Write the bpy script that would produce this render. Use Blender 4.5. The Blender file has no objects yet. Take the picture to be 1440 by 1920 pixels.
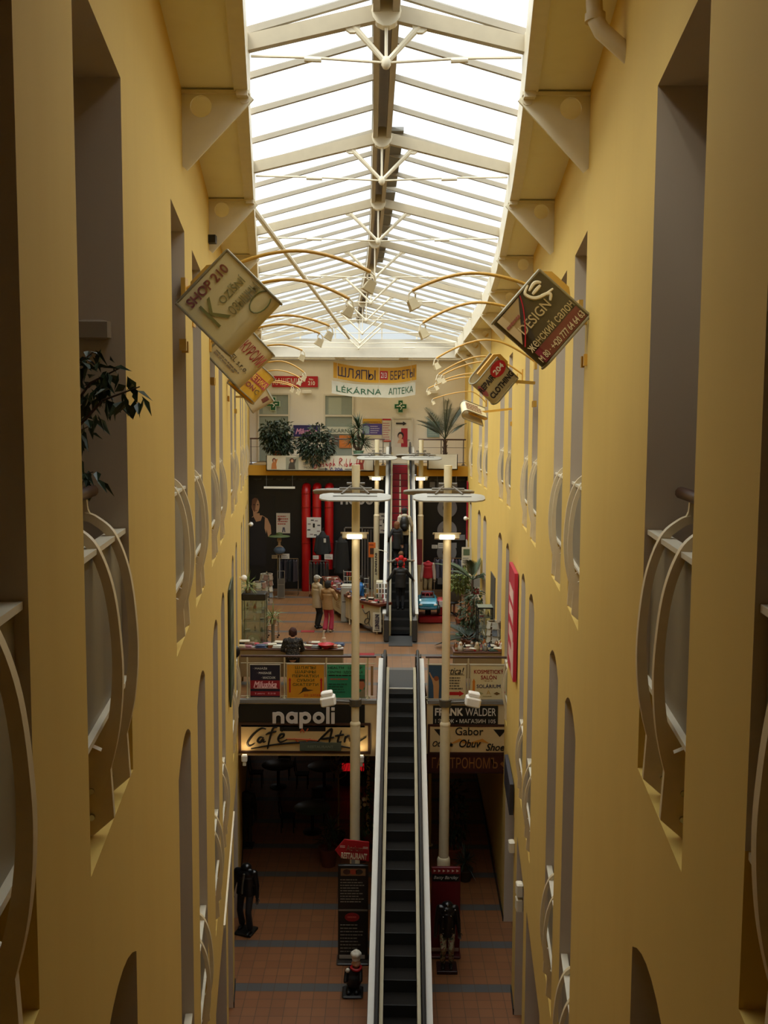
import bpy, math, random
from mathutils import Vector, Matrix
random.seed(7)
SC = bpy.context.scene
COL = SC.collection
PI = math.pi

# ------------------------------------------------------------------ camera, sky, exposure
EYE = 11.65                      # eye height above the ground floor
FPX = 1768.0                     # focal length in pixels of a 1440 x 1920 frame
PITCH, ROLL = math.radians(5.01), 0.00544
cam_d = bpy.data.cameras.new('camera')
cam_d.sensor_fit = 'VERTICAL'
cam_d.sensor_height = 36.0
cam_d.sensor_width = 27.0
cam_d.lens = FPX / 1920.0 * 36.0
cam_d.clip_start, cam_d.clip_end = 0.05, 300
cam = bpy.data.objects.new('camera', cam_d)
COL.objects.link(cam)
CAM_R = Matrix.Rotation(PI / 2 - PITCH, 4, 'X') @ Matrix.Rotation(ROLL, 4, 'Z')
cam.matrix_world = Matrix.Translation((0, 0, EYE)) @ CAM_R
SC.camera = cam

SC.view_settings.view_transform = 'Standard'
SC.view_settings.look = 'None'
SC.view_settings.gamma = 1.0
SC.view_settings.exposure = 0.0
SKY = 6.0                        # overcast sky: zenith radiance, horizon is a third of it
SUN = 2.4
SC.cycles.use_denoising = True
SC.cycles.max_bounces = 10
SC.cycles.diffuse_bounces = 6
SC.cycles.glossy_bounces = 4
SC.cycles.transmission_bounces = 8
SC.cycles.transparent_max_bounces = 16
SC.cycles.caustics_reflective = False
SC.cycles.caustics_refractive = False
SC.cycles.sample_clamp_indirect = 6.0

world = bpy.data.worlds.new('overcast_sky')
SC.world = world
world.use_nodes = True
wn, wl = world.node_tree.nodes, world.node_tree.links
wn.clear()
w_out = wn.new('ShaderNodeOutputWorld')
w_bg = wn.new('ShaderNodeBackground')
w_tc = wn.new('ShaderNodeTexCoord')
w_sep = wn.new('ShaderNodeSeparateXYZ')
w_ramp = wn.new('ShaderNodeMapRange')
w_ramp.inputs[1].default_value, w_ramp.inputs[2].default_value = 0.0, 1.0
w_ramp.inputs[3].default_value, w_ramp.inputs[4].default_value = SKY * 0.10, SKY
w_pow = wn.new('ShaderNodeMath')
w_pow.operation = 'POWER'
w_pow.inputs[1].default_value = 1.35
w_pow.use_clamp = True
w_noise = wn.new('ShaderNodeTexNoise')
w_noise.inputs['Scale'].default_value = 2.2
w_noise.inputs['Detail'].default_value = 3
w_mix = wn.new('ShaderNodeMix')
w_mix.data_type = 'RGBA'
w_mix.inputs[6].default_value = (0.93, 0.97, 1.0, 1)
w_mix.inputs[7].default_value = (1.0, 1.0, 0.99, 1)
wl.new(w_tc.outputs['Generated'], w_sep.inputs[0])
wl.new(w_tc.outputs['Generated'], w_noise.inputs['Vector'])
wl.new(w_sep.outputs['Z'], w_pow.inputs[0])
wl.new(w_pow.outputs[0], w_ramp.inputs[0])
wl.new(w_noise.outputs[0], w_mix.inputs[0])
wl.new(w_mix.outputs[2], w_bg.inputs['Color'])
wl.new(w_ramp.outputs[0], w_bg.inputs['Strength'])
wl.new(w_bg.outputs[0], w_out.inputs[0])
if SUN > 0:
    sd = bpy.data.lights.new('hazy_sun', 'SUN')
    sd.energy, sd.angle, sd.color = SUN, math.radians(22), (1.0, 0.94, 0.82)
    so = bpy.data.objects.new('hazy_sun', sd)
    COL.objects.link(so)
    so.rotation_euler = Vector((0.70, 0.62, -1.0)).to_track_quat('-Z', 'Y').to_euler()

# ------------------------------------------------------------------ measuring helpers
def ray(px, py):
    return CAM_R.to_3x3() @ Vector((px - 720, 960 - py, -FPX))
def at(px, py, Y):
    """The point of the place that stands at depth Y on this line of sight."""
    d = ray(px, py)
    return Vector((0, 0, EYE)) + d * (Y / d.y)
def on_floor(px, py, z):
    d = ray(px, py)
    return Vector((0, 0, EYE)) + d * ((z - EYE) / d.z)

L1, L2, L3 = 0.0, 5.1, 10.2
SOFFIT, EAVE = 14.61, 14.97

# ------------------------------------------------------------------ materials
def lin(c):
    if isinstance(c, str):
        c = tuple(int(c[i:i + 2], 16) / 255 for i in (0, 2, 4))
    return tuple((x / 12.92 if x <= 0.04045 else ((x + 0.055) / 1.055) ** 2.4) for x in c)
MATS = {}
def mat(col, rough=0.6, metal=0.0, var=0.06, scale=6.0, bump=0.0, emit=0.0, coat=0.0):
    key = (col, rough, metal, var, scale, bump, emit, coat)
    if key in MATS:
        return MATS[key]
    m = bpy.data.materials.new('surface_' + (col if isinstance(col, str) else 'tone'))
    m.use_nodes = True
    n, l = m.node_tree.nodes, m.node_tree.links
    b = n['Principled BSDF']
    c = lin(col)
    tc = n.new('ShaderNodeTexCoord')
    nz = n.new('ShaderNodeTexNoise')
    nz.inputs['Scale'].default_value = scale
    nz.inputs['Detail'].default_value = 4
    l.new(tc.outputs['Object'], nz.inputs['Vector'])
    mx = n.new('ShaderNodeMix')
    mx.data_type = 'RGBA'
    mx.inputs[6].default_value = tuple(max(0, x * (1 - var)) for x in c) + (1,)
    mx.inputs[7].default_value = tuple(min(1, x * (1 + var)) for x in c) + (1,)
    l.new(nz.outputs[0], mx.inputs[0])
    l.new(mx.outputs[2], b.inputs['Base Color'])
    b.inputs['Roughness'].default_value = rough
    b.inputs['Metallic'].default_value = metal
    if coat:
        b.inputs['Coat Weight'].default_value = coat
    if bump:
        bp = n.new('ShaderNodeBump')
        bp.inputs['Strength'].default_value = bump
        bp.inputs['Distance'].default_value = 0.01
        l.new(nz.outputs[0], bp.inputs['Height'])
        l.new(bp.outputs[0], b.inputs['Normal'])
    if emit:
        b.inputs['Emission Color'].default_value = c + (1,)
        b.inputs['Emission Strength'].default_value = emit
    MATS[key] = m
    return m

def plaster(col, stain):
    m = mat(col, 0.85, 0, 0.05, 1.3, 0.08)
    if 'streak' in m:
        return m
    m['streak'] = 1
    n, l = m.node_tree.nodes, m.node_tree.links
    b = n['Principled BSDF']
    src = b.inputs['Base Color'].links[0].from_socket
    tc = n.new('ShaderNodeTexCoord')
    mp = n.new('ShaderNodeMapping')
    mp.inputs['Scale'].default_value = (3.0, 3.0, 0.12)
    nz = n.new('ShaderNodeTexNoise')
    nz.inputs['Scale'].default_value = 1.0
    nz.inputs['Detail'].default_value = 5
    rp = n.new('ShaderNodeMapRange')
    rp.inputs[1].default_value, rp.inputs[2].default_value = 0.52, 0.8
    rp.inputs[4].default_value = 0.25
    mx = n.new('ShaderNodeMix')
    mx.data_type = 'RGBA'
    mx.inputs[7].default_value = lin(stain) + (1,)
    l.new(tc.outputs['Object'], mp.inputs[0])
    l.new(mp.outputs[0], nz.inputs['Vector'])
    l.new(nz.outputs[0], rp.inputs[0])
    l.new(rp.outputs[0], mx.inputs[0])
    l.new(src, mx.inputs[6])
    l.new(mx.outputs[2], b.inputs['Base Color'])
    return m

def glass_mat(name, clear, col, rough=0.08, gloss=0.08, milk=0.0):
    m = bpy.data.materials.new(name)
    m.use_nodes = True
    n, l = m.node_tree.nodes, m.node_tree.links
    n.clear()
    out = n.new('ShaderNodeOutputMaterial')
    t = n.new('ShaderNodeBsdfTransparent')
    t.inputs[0].default_value = lin(col) + (1,)
    d = n.new('ShaderNodeBsdfTranslucent')
    d.inputs[0].default_value = lin(col) + (1,)
    g = n.new('ShaderNodeBsdfGlossy')
    g.inputs['Roughness'].default_value = rough
    tc = n.new('ShaderNodeTexCoord')
    nz = n.new('ShaderNodeTexNoise')
    nz.inputs['Scale'].default_value = 1.7
    nz.inputs['Detail'].default_value = 4
    l.new(tc.outputs['Object'], nz.inputs['Vector'])
    rp = n.new('ShaderNodeMapRange')
    rp.inputs[1].default_value, rp.inputs[2].default_value = 0.3, 0.7
    rp.inputs[3].default_value, rp.inputs[4].default_value = milk * 0.7, min(1, milk * 1.3)
    l.new(nz.outputs[0], rp.inputs[0])
    m1 = n.new('ShaderNodeMixShader')
    l.new(rp.outputs[0], m1.inputs[0])
    l.new(t.outputs[0], m1.inputs[1])
    l.new(d.outputs[0], m1.inputs[2])
    m2 = n.new('ShaderNodeMixShader')
    m2.inputs[0].default_value = gloss
    l.new(m1.outputs[0], m2.inputs[1])
    l.new(g.outputs[0], m2.inputs[2])
    l.new(m2.outputs[0], out.inputs[0])
    return m

def tile_mat(name, tile, period, phase, c1, c2, cs, grout):
    m = bpy.data.materials.new(name)
    m.use_nodes = True
    n, l = m.node_tree.nodes, m.node_tree.links
    b = n['Principled BSDF']
    b.inputs['Roughness'].default_value = 0.42
    tc = n.new('ShaderNodeTexCoord')
    mp = n.new('ShaderNodeMapping')
    mp.inputs['Location'].default_value = (0, -phase + tile / 2 + 40 * tile, 0)
    l.new(tc.outputs['Object'], mp.inputs[0])
    br = n.new('ShaderNodeTexBrick')
    br.offset = 0.0
    br.inputs['Scale'].default_value = 1.0
    br.inputs['Brick Width'].default_value = tile
    br.inputs['Row Height'].default_value = tile
    br.inputs['Mortar Size'].default_value = 0.006
    br.inputs['Color1'].default_value = lin(c1) + (1,)
    br.inputs['Color2'].default_value = lin(c2) + (1,)
    br.inputs['Mortar'].default_value = lin(grout) + (1,)
    l.new(mp.outputs[0], br.inputs['Vector'])
    br2 = n.new('ShaderNodeTexBrick')
    br2.offset = 0.0
    for k in ('Scale', 'Brick Width', 'Row Height', 'Mortar Size'):
        br2.inputs[k].default_value = br.inputs[k].default_value
    br2.inputs['Color1'].default_value = lin(cs) + (1,)
    br2.inputs['Color2'].default_value = tuple(x * 0.85 for x in lin(cs)) + (1,)
    br2.inputs['Mortar'].default_value = lin(grout) + (1,)
    l.new(mp.outputs[0], br2.inputs['Vector'])
    sp = n.new('ShaderNodeSeparateXYZ')
    l.new(mp.outputs[0], sp.inputs[0])
    md = n.new('ShaderNodeMath')
    md.operation = 'FLOORED_MODULO'
    md.inputs[1].default_value = period
    sh = n.new('ShaderNodeMath')
    sh.operation = 'SUBTRACT'
    sh.inputs[1].default_value = 40 * tile
    l.new(sp.outputs['Y'], sh.inputs[0])
    l.new(sh.outputs[0], md.inputs[0])
    lt = n.new('ShaderNodeMath')
    lt.operation = 'LESS_THAN'
    lt.inputs[1].default_value = tile
    l.new(md.outputs[0], lt.inputs[0])
    mx = n.new('ShaderNodeMix')
    mx.data_type = 'RGBA'
    l.new(lt.outputs[0], mx.inputs[0])
    l.new(br.outputs['Color'], mx.inputs[6])
    l.new(br2.outputs['Color'], mx.inputs[7])
    l.new(mx.outputs[2], b.inputs['Base Color'])
    return m

WALL = plaster('d4b25a', 'caa044')
REVEAL = plaster('d0c0aa', 'c4b298')
SOFF = plaster('f0ead2', 'e0d4b0')
WHITEWALL = plaster('e2ded4', 'd6d0c2')
BEAMW = mat('cfc8b8', .6)
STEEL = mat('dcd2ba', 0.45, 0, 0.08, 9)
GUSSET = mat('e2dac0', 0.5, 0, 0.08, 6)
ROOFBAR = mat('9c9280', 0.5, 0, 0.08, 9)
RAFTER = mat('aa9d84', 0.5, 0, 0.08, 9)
CREAM = mat('d8cba8', 0.5, 0, 0.06, 8)
RIB = mat('dcc8a0', 0.42, 0, 0.14, 7)
YELLOWPIPE = mat('c99a3f', 0.4, 0, 0.06)
DARK = mat('17140f', 0.5)
BLACK = mat('0b0b0c', 0.45)
WHITE = mat('e8e6df', 0.5)
GREY = mat('808080', 0.5)
CHROME = mat('b8b8b8', 0.2, 1.0)
WOOD = mat('4a2c1c', 0.4, 0, 0.2, 12)
RED = mat('b3121c', 0.5)
GREEN = mat('0f6b3f', 0.5)
NAVY = mat('20204f', 0.5)
SKIN = mat('c99877', 0.55)
GLASS_ROOF = glass_mat('roof_glass', 0.8, 'eef4f4', 0.15, 0.03, 0.08)
GLASS_TINT = glass_mat('tinted_glass', 0.8, 'c2bbaa', 0.15, 0.03, 0.04)  # tint sets how much light the added far gallery panes let in
GLASS = glass_mat('clear_glass', 0.9, 'eef4f2', 0.03, 0.10, 0.04)
FROST = mat('877e6a', 0.45, 0, 0.16, 3)
ACRYL = glass_mat('clear_acrylic', 0.9, 'f6f2e6', 0.05, 0.09, 0.03)
LENS = mat('fff0d2', 0.4, emit=14.0)

# ------------------------------------------------------------------ mesh helpers
class MB:
    def __init__(s, off=(0, 0, 0)):
        s.v, s.f, s.mi, s.m, s.off = [], [], [], 0, Vector(off)
    def add(s, vs, fs):
        b = len(s.v)
        s.v += [Vector(p) - s.off for p in vs]
        for f in fs:
            s.f.append(tuple(b + i for i in f))
            s.mi.append(s.m)
        return s
    def box(s, x0, y0, z0, x1, y1, z1, M=None):
        vs = [Vector((x, y, z)) for z in (z0, z1) for y in (y0, y1) for x in (x0, x1)]
        if M:
            vs = [M @ v for v in vs]
        return s.add(vs, [(0, 2, 3, 1), (4, 5, 7, 6), (0, 1, 5, 4), (2, 6, 7, 3), (0, 4, 6, 2), (1, 3, 7, 5)])
    def bbox(s, x0, y0, z0, x1, y1, z1, r=0.02, M=None):
        """box with chamfered vertical edges and top"""
        def ring(i, z):
            a = [(x0 + r, y0), (x1 - r, y0), (x1, y0 + r), (x1, y1 - r), (x1 - r, y1), (x0 + r, y1), (x0, y1 - r), (x0, y0 + r)]
            cx, cy = (x0 + x1) / 2, (y0 + y1) / 2
            return [Vector((cx + (p[0] - cx) * (1 - i), cy + (p[1] - cy) * (1 - i), z)) for p in a]
        k = min(0.4, r / max(1e-6, min(x1 - x0, y1 - y0)) * 2)
        rs = [ring(k, z0), ring(0, z0 + r), ring(0, z1 - r), ring(k, z1)]
        vs = [p for q in rs for p in q]
        if M:
            vs = [M @ v for v in vs]
        fs = [tuple(range(7, -1, -1)), tuple(range(24, 32))]
        for j in range(3):
            for i in range(8):
                a, b = j * 8 + i, j * 8 + (i + 1) % 8
                fs.append((a, b, b + 8, a + 8))
        return s.add(vs, fs)
    def bar(s, p0, p1, w, h, up=(0, 0, 1)):
        p0, p1 = Vector(p0), Vector(p1)
        d = (p1 - p0).normalized()
        x = d.cross(Vector(up))
        if x.length < 1e-5:
            x = Vector((1, 0, 0))
        x.normalize()
        z = x.cross(d)
        c = [x * sx * w / 2 + z * sz * h / 2 for sx, sz in ((-1, -1), (1, -1), (1, 1), (-1, 1))]
        return s.add([p0 + q for q in c] + [p1 + q for q in c],
                     [(3, 2, 1, 0), (4, 5, 6, 7), (0, 1, 5, 4), (1, 2, 6, 5), (2, 3, 7, 6), (3, 0, 4, 7)])
    def tube(s, pts, r, n=8, closed=False, caps=True, flat=1.0):
        pts = [Vector(p) for p in pts]
        N = len(pts)
        rs = r if isinstance(r, (list, tuple)) else [r] * N
        vs, ref = [], None
        for i, p in enumerate(pts):
            if closed:
                d = pts[(i + 1) % N] - pts[i - 1]
            else:
                d = pts[min(i + 1, N - 1)] - pts[max(i - 1, 0)]
            if d.length < 1e-9:
                d = Vector((0, 0, 1))
            d.normalize()
            if ref is None:
                ref = Vector((0, 0, 1)) if abs(d.z) < 0.9 else Vector((1, 0, 0))
            x = ref - d * ref.dot(d)
            if x.length < 1e-6:
                x = d.orthogonal()
            x.normalize()
            ref = x
            y = d.cross(x)
            for k in range(n):
                a = 2 * PI * k / n
                vs.append(p + (x * math.cos(a) + y * math.sin(a) * flat) * rs[i])
        fs = []
        for i in range(N if closed else N - 1):
            for k in range(n):
                a, b = i * n + k, i * n + (k + 1) % n
                c, d2 = ((i + 1) % N) * n + (k + 1) % n, ((i + 1) % N) * n + k
                fs.append((a, b, c, d2))
        if caps and not closed:
            fs += [tuple(range(n - 1, -1, -1)), tuple(range((N - 1) * n, N * n))]
        return s.add(vs, fs)
    def cyl(s, p0, p1, r0, r1=None, n=14):
        return s.tube([p0, p1], [r0, r0 if r1 is None else r1], n)
    def lathe(s, prof, c=(0, 0, 0), n=16, M=None):
        vs, fs = [], []
        for (r, z) in prof:
            for k in range(n):
                a = 2 * PI * k / n
                v = Vector((c[0] + r * math.cos(a), c[1] + r * math.sin(a), c[2] + z))
                vs.append(M @ v if M else v)
        for i in range(len(prof) - 1):
            for k in range(n):
                a, b = i * n + k, i * n + (k + 1) % n
                fs.append((a, b, b + n, a + n))
        fs += [tuple(range(n - 1, -1, -1)), tuple(range((len(prof) - 1) * n, len(prof) * n))]
        return s.add(vs, fs)
    def ell(s, c, r, n=14, M=None):
        r = (r, r, r) if not isinstance(r, (tuple, list)) else r
        K = max(5, n // 2)
        vs, fs = [], []
        for i in range(K + 1):
            t = PI * i / K
            rr = max(math.sin(t), 0.02)
            for k in range(n):
                a = 2 * PI * k / n
                v = Vector((r[0] * rr * math.cos(a), r[1] * rr * math.sin(a), -r[2] * math.cos(t)))
                v = (M @ v) if M else v
                vs.append(Vector(c) + v)
        for i in range(K):
            for k in range(n):
                a, b = i * n + k, i * n + (k + 1) % n
                fs.append((a, b, b + n, a + n))
        fs += [tuple(range(n - 1, -1, -1)), tuple(range(K * n, K * n + n))]
        return s.add(vs, fs)
    def capsule(s, p0, p1, r0, r1, n=12):
        p0, p1 = Vector(p0), Vector(p1)
        d = p1 - p0
        if d.length < 1e-6:
            return s.ell(p0, r0, n)
        d.normalize()
        pts, rs = [], []
        for k in range(4):
            a = PI / 2 * (1 - k / 3.5)
            pts.append(p0 - d * r0 * math.sin(a)); rs.append(max(r0 * math.cos(a), r0 * 0.03))
        for k in range(4):
            a = PI / 2 * ((k + 0.5) / 3.5)
            pts.append(p1 + d * r1 * math.sin(a)); rs.append(max(r1 * math.cos(a), r1 * 0.03))
        return s.tube(pts, rs, n)
    def prism(s, poly, M, depth, hole=None):
        """2D polygon (x, y) placed by M, thickness along M's z (from 0 to -depth)"""
        n = len(poly)
        vs = [M @ Vector((p[0], p[1], 0)) for p in poly] + [M @ Vector((p[0], p[1], -depth)) for p in poly]
        fs = [tuple(range(n)), tuple(range(2 * n - 1, n - 1, -1))]
        for i in range(n):
            j = (i + 1) % n
            fs.append((i, i + n, j + n, j))
        return s.add(vs, fs)
    def build(s, name, m, parent=None, smooth=False):
        me = bpy.data.meshes.new(name)
        me.from_pydata([tuple(v) for v in s.v], [], s.f)
        ms = m if isinstance(m, (list, tuple)) else [m]
        for x in ms:
            me.materials.append(x)
        if len(ms) > 1:
            me.polygons.foreach_set('material_index', s.mi)
        if smooth:
            me.polygons.foreach_set('use_smooth', [True] * len(me.polygons))
            if hasattr(me, 'set_sharp_from_angle'):
                me.set_sharp_from_angle(angle=math.radians(42))
        me.update()
        return link(name, me, parent)

def link(name, me, parent=None):
    o = bpy.data.objects.new(name, me)
    COL.objects.link(o)
    if parent is not None:
        o.parent = parent
    return o
def tag(o, label, cat, group=None, kind=None):
    o['label'] = label
    o['category'] = cat
    if group:
        o['group'] = group
    if kind:
        o['kind'] = kind
    return o
def thing(name, label, cat, loc=(0, 0, 0), rz=0.0, group=None):
    o = bpy.data.objects.new(name, None)
    o.empty_display_size = 0.1
    COL.objects.link(o)
    o.location = loc
    o.rotation_euler = (0, 0, rz)
    return tag(o, label, cat, group)
def struct(o, label=None, cat=None):
    o['kind'] = 'structure'
    if label:
        o['label'] = label
        o['category'] = cat
    return o
def dup(root, loc, rz, label, group=None):
    r = root.copy()
    COL.objects.link(r)
    r.location = loc
    r.rotation_euler = (0, 0, rz)
    r['label'] = label
    if group:
        r['group'] = group
    def rec(src, dst):
        for ch in list(src.children):
            c = ch.copy()
            COL.objects.link(c)
            c.parent = dst
            rec(ch, c)
    rec(root, r)
    return r
ORD = ['nearest', 'second', 'third', 'fourth', 'fifth', 'sixth', 'seventh', 'eighth', 'ninth', 'tenth', 'eleventh', 'twelfth', 'thirteenth', 'fourteenth', 'fifteenth']

FACE = Matrix(((1, 0, 0, 0), (0, 0, -1, 0), (0, 1, 0, 0), (0, 0, 0, 1)))   # x right, y up, normal towards the viewer (-Y)
def frame_at(p, M=FACE):
    return Matrix.Translation(p) @ M

TXT = {}
def glyphs(s, bold, shear):
    if ('Я' in s or 'Ф' in s) and len(s) > 1:
        # these two letters are set from mirrored and joined shapes, letter by letter
        mb, x = MB(), 0.0
        for ch in s:
            if ch == ' ':
                x += 0.25
                continue
            for sub in ('OI' if ch == 'Ф' else 'R' if ch == 'Я' else ch):
                g = glyphs(sub, bold, shear)
                xs = [v.co.x for v in g.vertices]
                a, b = min(xs), max(xs)
                if sub == 'O' and ch == 'Ф':
                    wd = b - a
                vs = []
                for v in g.vertices:
                    px, py = v.co.x - a, v.co.y
                    if ch == 'Я':
                        px = (b - a) - px
                    if ch == 'Ф':
                        py = .12 + py * .72 if sub == 'O' else py
                        px = px if sub == 'O' else px + wd / 2 - (b - a) / 2
                    vs.append((x + px, py, v.co.z))
                mb.add(vs, [tuple(p.vertices)[::-1] if ch == 'Я' else tuple(p.vertices) for p in g.polygons])
                adv = wd if ch == 'Ф' else b - a
                bpy.data.meshes.remove(g)
            x += adv + 0.10
        me = bpy.data.meshes.new('lettering')
        me.from_pydata([tuple(v) for v in mb.v], [], mb.f)
        return me
    c = bpy.data.curves.new('lettering', 'FONT')
    c.body = s
    c.size = 1.0
    c.shear = shear
    c.offset = bold
    c.resolution_u = 3
    c.extrude = 0.5
    t = bpy.data.objects.new('lettering', c)
    me = bpy.data.meshes.new_from_object(t)
    bpy.data.objects.remove(t)
    bpy.data.curves.remove(c)
    return me
def text(parent, s, M, x, y, w, h, m, bold=0.0, shear=0.0, depth=0.006, name='lettering'):
    """raised lettering centred on (x, y) of the frame M, squeezed into w by h"""
    key = (s, bold, shear)
    me = glyphs(s, 0.0, shear)
    if bold > 0.001:
        # heavier strokes: the outline laid over itself a little to each side
        mb = MB()
        P = [v.co.copy() for v in me.vertices]
        F = [tuple(p.vertices) for p in me.polygons]
        for dx, dy, dz in ((-bold, -bold, 0), (bold, -bold, .002), (bold, bold, .004), (-bold, bold, .006)):
            mb.add([v + Vector((dx, dy, dz)) for v in P], F)
        bpy.data.meshes.remove(me)
        me = bpy.data.meshes.new('lettering')
        me.from_pydata([tuple(v) for v in mb.v], [], mb.f)
    xs = [v.co.x for v in me.vertices]; ys = [v.co.y for v in me.vertices]
    x0, x1, y0, y1 = min(xs), max(xs), min(ys), max(ys)
    for v in me.vertices:
        p = Vector((x + ((v.co.x - x0) / (x1 - x0) - 0.5) * w, y + ((v.co.y - y0) / (y1 - y0) - 0.5) * h, (v.co.z + 0.5) * depth))
        v.co = M @ p
    me.materials.clear()
    me.materials.append(m)
    return link(name, me, parent)

def round_letters(parent, M, x, y, h, m, depth=.02, st=.27, name='lettering'):
    """the shop name in heavy round letters; h is the x-height, (x, y) the middle of the word at half x-height"""
    r = h / 2
    w = st * h
    ri, rm = r - w, r
    mb = MB()
    def arc(cx, a0, a1, n=20):
        for k in range(n):
            a, b = a0 + (a1 - a0) * k / n, a0 + (a1 - a0) * (k + 1) / n
            mb.prism([(cx + ri * math.cos(a), y + ri * math.sin(a)), (cx + rm * math.cos(a), y + rm * math.sin(a)), (cx + rm * math.cos(b), y + rm * math.sin(b)), (cx + ri * math.cos(b), y + ri * math.sin(b))], M @ Matrix.Translation((0, 0, depth)), depth)
    def leg(x0, y0, y1):
        mb.prism([(x0, y0), (x0 + w, y0), (x0 + w, y1), (x0, y1)], M @ Matrix.Translation((0, 0, depth * 1.02)), depth)
    g = h * .14
    W = 4 * h + 2 * w + 5 * g
    c = x - W / 2
    arc(c + r, 0, PI); leg(c, y - r, y + r * .9); leg(c + h - w, y - r, y); c += h + g
    arc(c + r, 0, 2 * PI, 36); leg(c + h - w, y - r, y + r * .9); c += h + g
    arc(c + r, 0, 2 * PI, 36); leg(c, y - r - .42 * h, y + r * .9); c += h + g
    arc(c + r, 0, 2 * PI, 36); c += h + g
    leg(c, y - r, y + r + .42 * h); c += w + g
    leg(c, y - r, y + r * .95); leg(c, y + r + .14 * h, y + r + .40 * h)
    return mb.build(name, m, parent)

def lines(parent, M, x0, y0, w, h, n, m, seed=1, name='small_print', fill=0.5):
    """rows of illegible small print"""
    rnd = random.Random(seed)
    mb = MB()
    for i in range(n):
        y = y0 + h - (i + 0.5) * h / n
        x = x0
        end = x0 + w * rnd.uniform(0.7, 1.0)
        while x < end:
            ww = min(w * rnd.uniform(0.06, 0.2), end - x)
            t = h / n * fill / 2
            mb.prism([(x, y - t), (x + ww, y - t), (x + ww, y + t), (x, y + t)], M @ Matrix.Translation((0, 0, 0.004)), 0.004)
            x += ww + w * 0.025
    return mb.build(name, m, parent)

def board(name, label, cat, p, w, h, m, t=0.03, M=FACE, border=None, bm=None, group=None):
    """a flat sign: Empty at its centre with a panel (and a border); returns the Empty and the frame of its face"""
    r = thing(name, label, cat, p, 0, group)
    mb = MB()
    mb.prism([(-w / 2, -h / 2), (w / 2, -h / 2), (w / 2, h / 2), (-w / 2, h / 2)], M, t)
    mb.build('panel', m, r)
    if border:
        b = MB()
        e = border
        for (x0, y0, x1, y1) in ((-w / 2 - e, -h / 2 - e, w / 2 + e, -h / 2), (-w / 2 - e, h / 2, w / 2 + e, h / 2 + e), (-w / 2 - e, -h / 2, -w / 2, h / 2), (w / 2, -h / 2, w / 2 + e, h / 2)):
            b.prism([(x0, y0), (x1, y0), (x1, y1), (x0, y1)], M @ Matrix.Translation((0, 0, 0.012)), t + 0.012)
        b.build('border', bm, r)
    return r, M @ Matrix.Translation((0, 0, 0.002))

def patch(parent, M, poly, m, d=0.004, name='print', z=0.003):
    return MB().prism(poly, M @ Matrix.Translation((0, 0, z)), d).build(name, m, parent)
def rect(x0, y0, x1, y1):
    return [(x0, y0), (x1, y0), (x1, y1), (x0, y1)]
def disc(x, y, rx, ry=None, n=20):
    ry = rx if ry is None else ry
    return [(x + rx * math.cos(2 * PI * k / n), y + ry * math.sin(2 * PI * k / n)) for k in range(n)]
def remesh(mb, voxel, it=3):
    me = bpy.data.meshes.new('tmp')
    me.from_pydata([tuple(v) for v in mb.v], [], mb.f)
    o = bpy.data.objects.new('tmp', me)
    COL.objects.link(o)
    md = o.modifiers.new('r', 'REMESH')
    md.mode = 'VOXEL'
    md.voxel_size = voxel
    sm = o.modifiers.new('s', 'SMOOTH')
    sm.iterations = it
    sm.factor = 0.5
    dg = bpy.context.evaluated_depsgraph_get()
    out = bpy.data.meshes.new_from_object(o.evaluated_get(dg))
    bpy.data.objects.remove(o)
    bpy.data.meshes.remove(me)
    out.polygons.foreach_set('use_smooth', [True] * len(out.polygons))
    return out
# ------------------------------------------------------------------ the two long walls
RW = [(-3, 0.46), (0, 0.80), (5.0, 1.39), (9.73, 1.92), (11.8, 2.12), (15.8, 2.47), (18, 2.66), (22.8, 2.98), (25.1, 3.06), (29.9, 3.17), (32, 3.2), (36.5, 3.32), (42, 3.5)]
def xl(Y):
    return -0.726 - 0.1249 * Y
def xr(Y):
    for (a, xa), (b, xb) in zip(RW, RW[1:]):
        if Y <= b:
            return xa + (xb - xa) * (Y - a) / (b - a)
    return RW[-1][1]
def wx(s, Y):
    return xl(Y) if s < 0 else xr(Y)
T = 0.40                                    # wall thickness
LF = [2.83, 4.93, 8.65, 10.73, 13.56, 15.80, 20.35, 22.71, 27.5, 29.9, 33.6, 35.8]
RF = [2.85, 5.0, 9.73, 11.8, 15.8, 18.0, 22.8, 25.07, 29.95, 32.04, 36.4]
OW = 1.22
SILL, HEAD = 9.82, 13.41
GSHOP = {-1: [(8.6, 11.4), (12.2, 15.3), (16.0, 18.08), (18.9, 21.6)], 1: [(8.6, 11.4), (12.2, 15.0), (15.7, 17.9), (18.7, 21.5)]}

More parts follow.
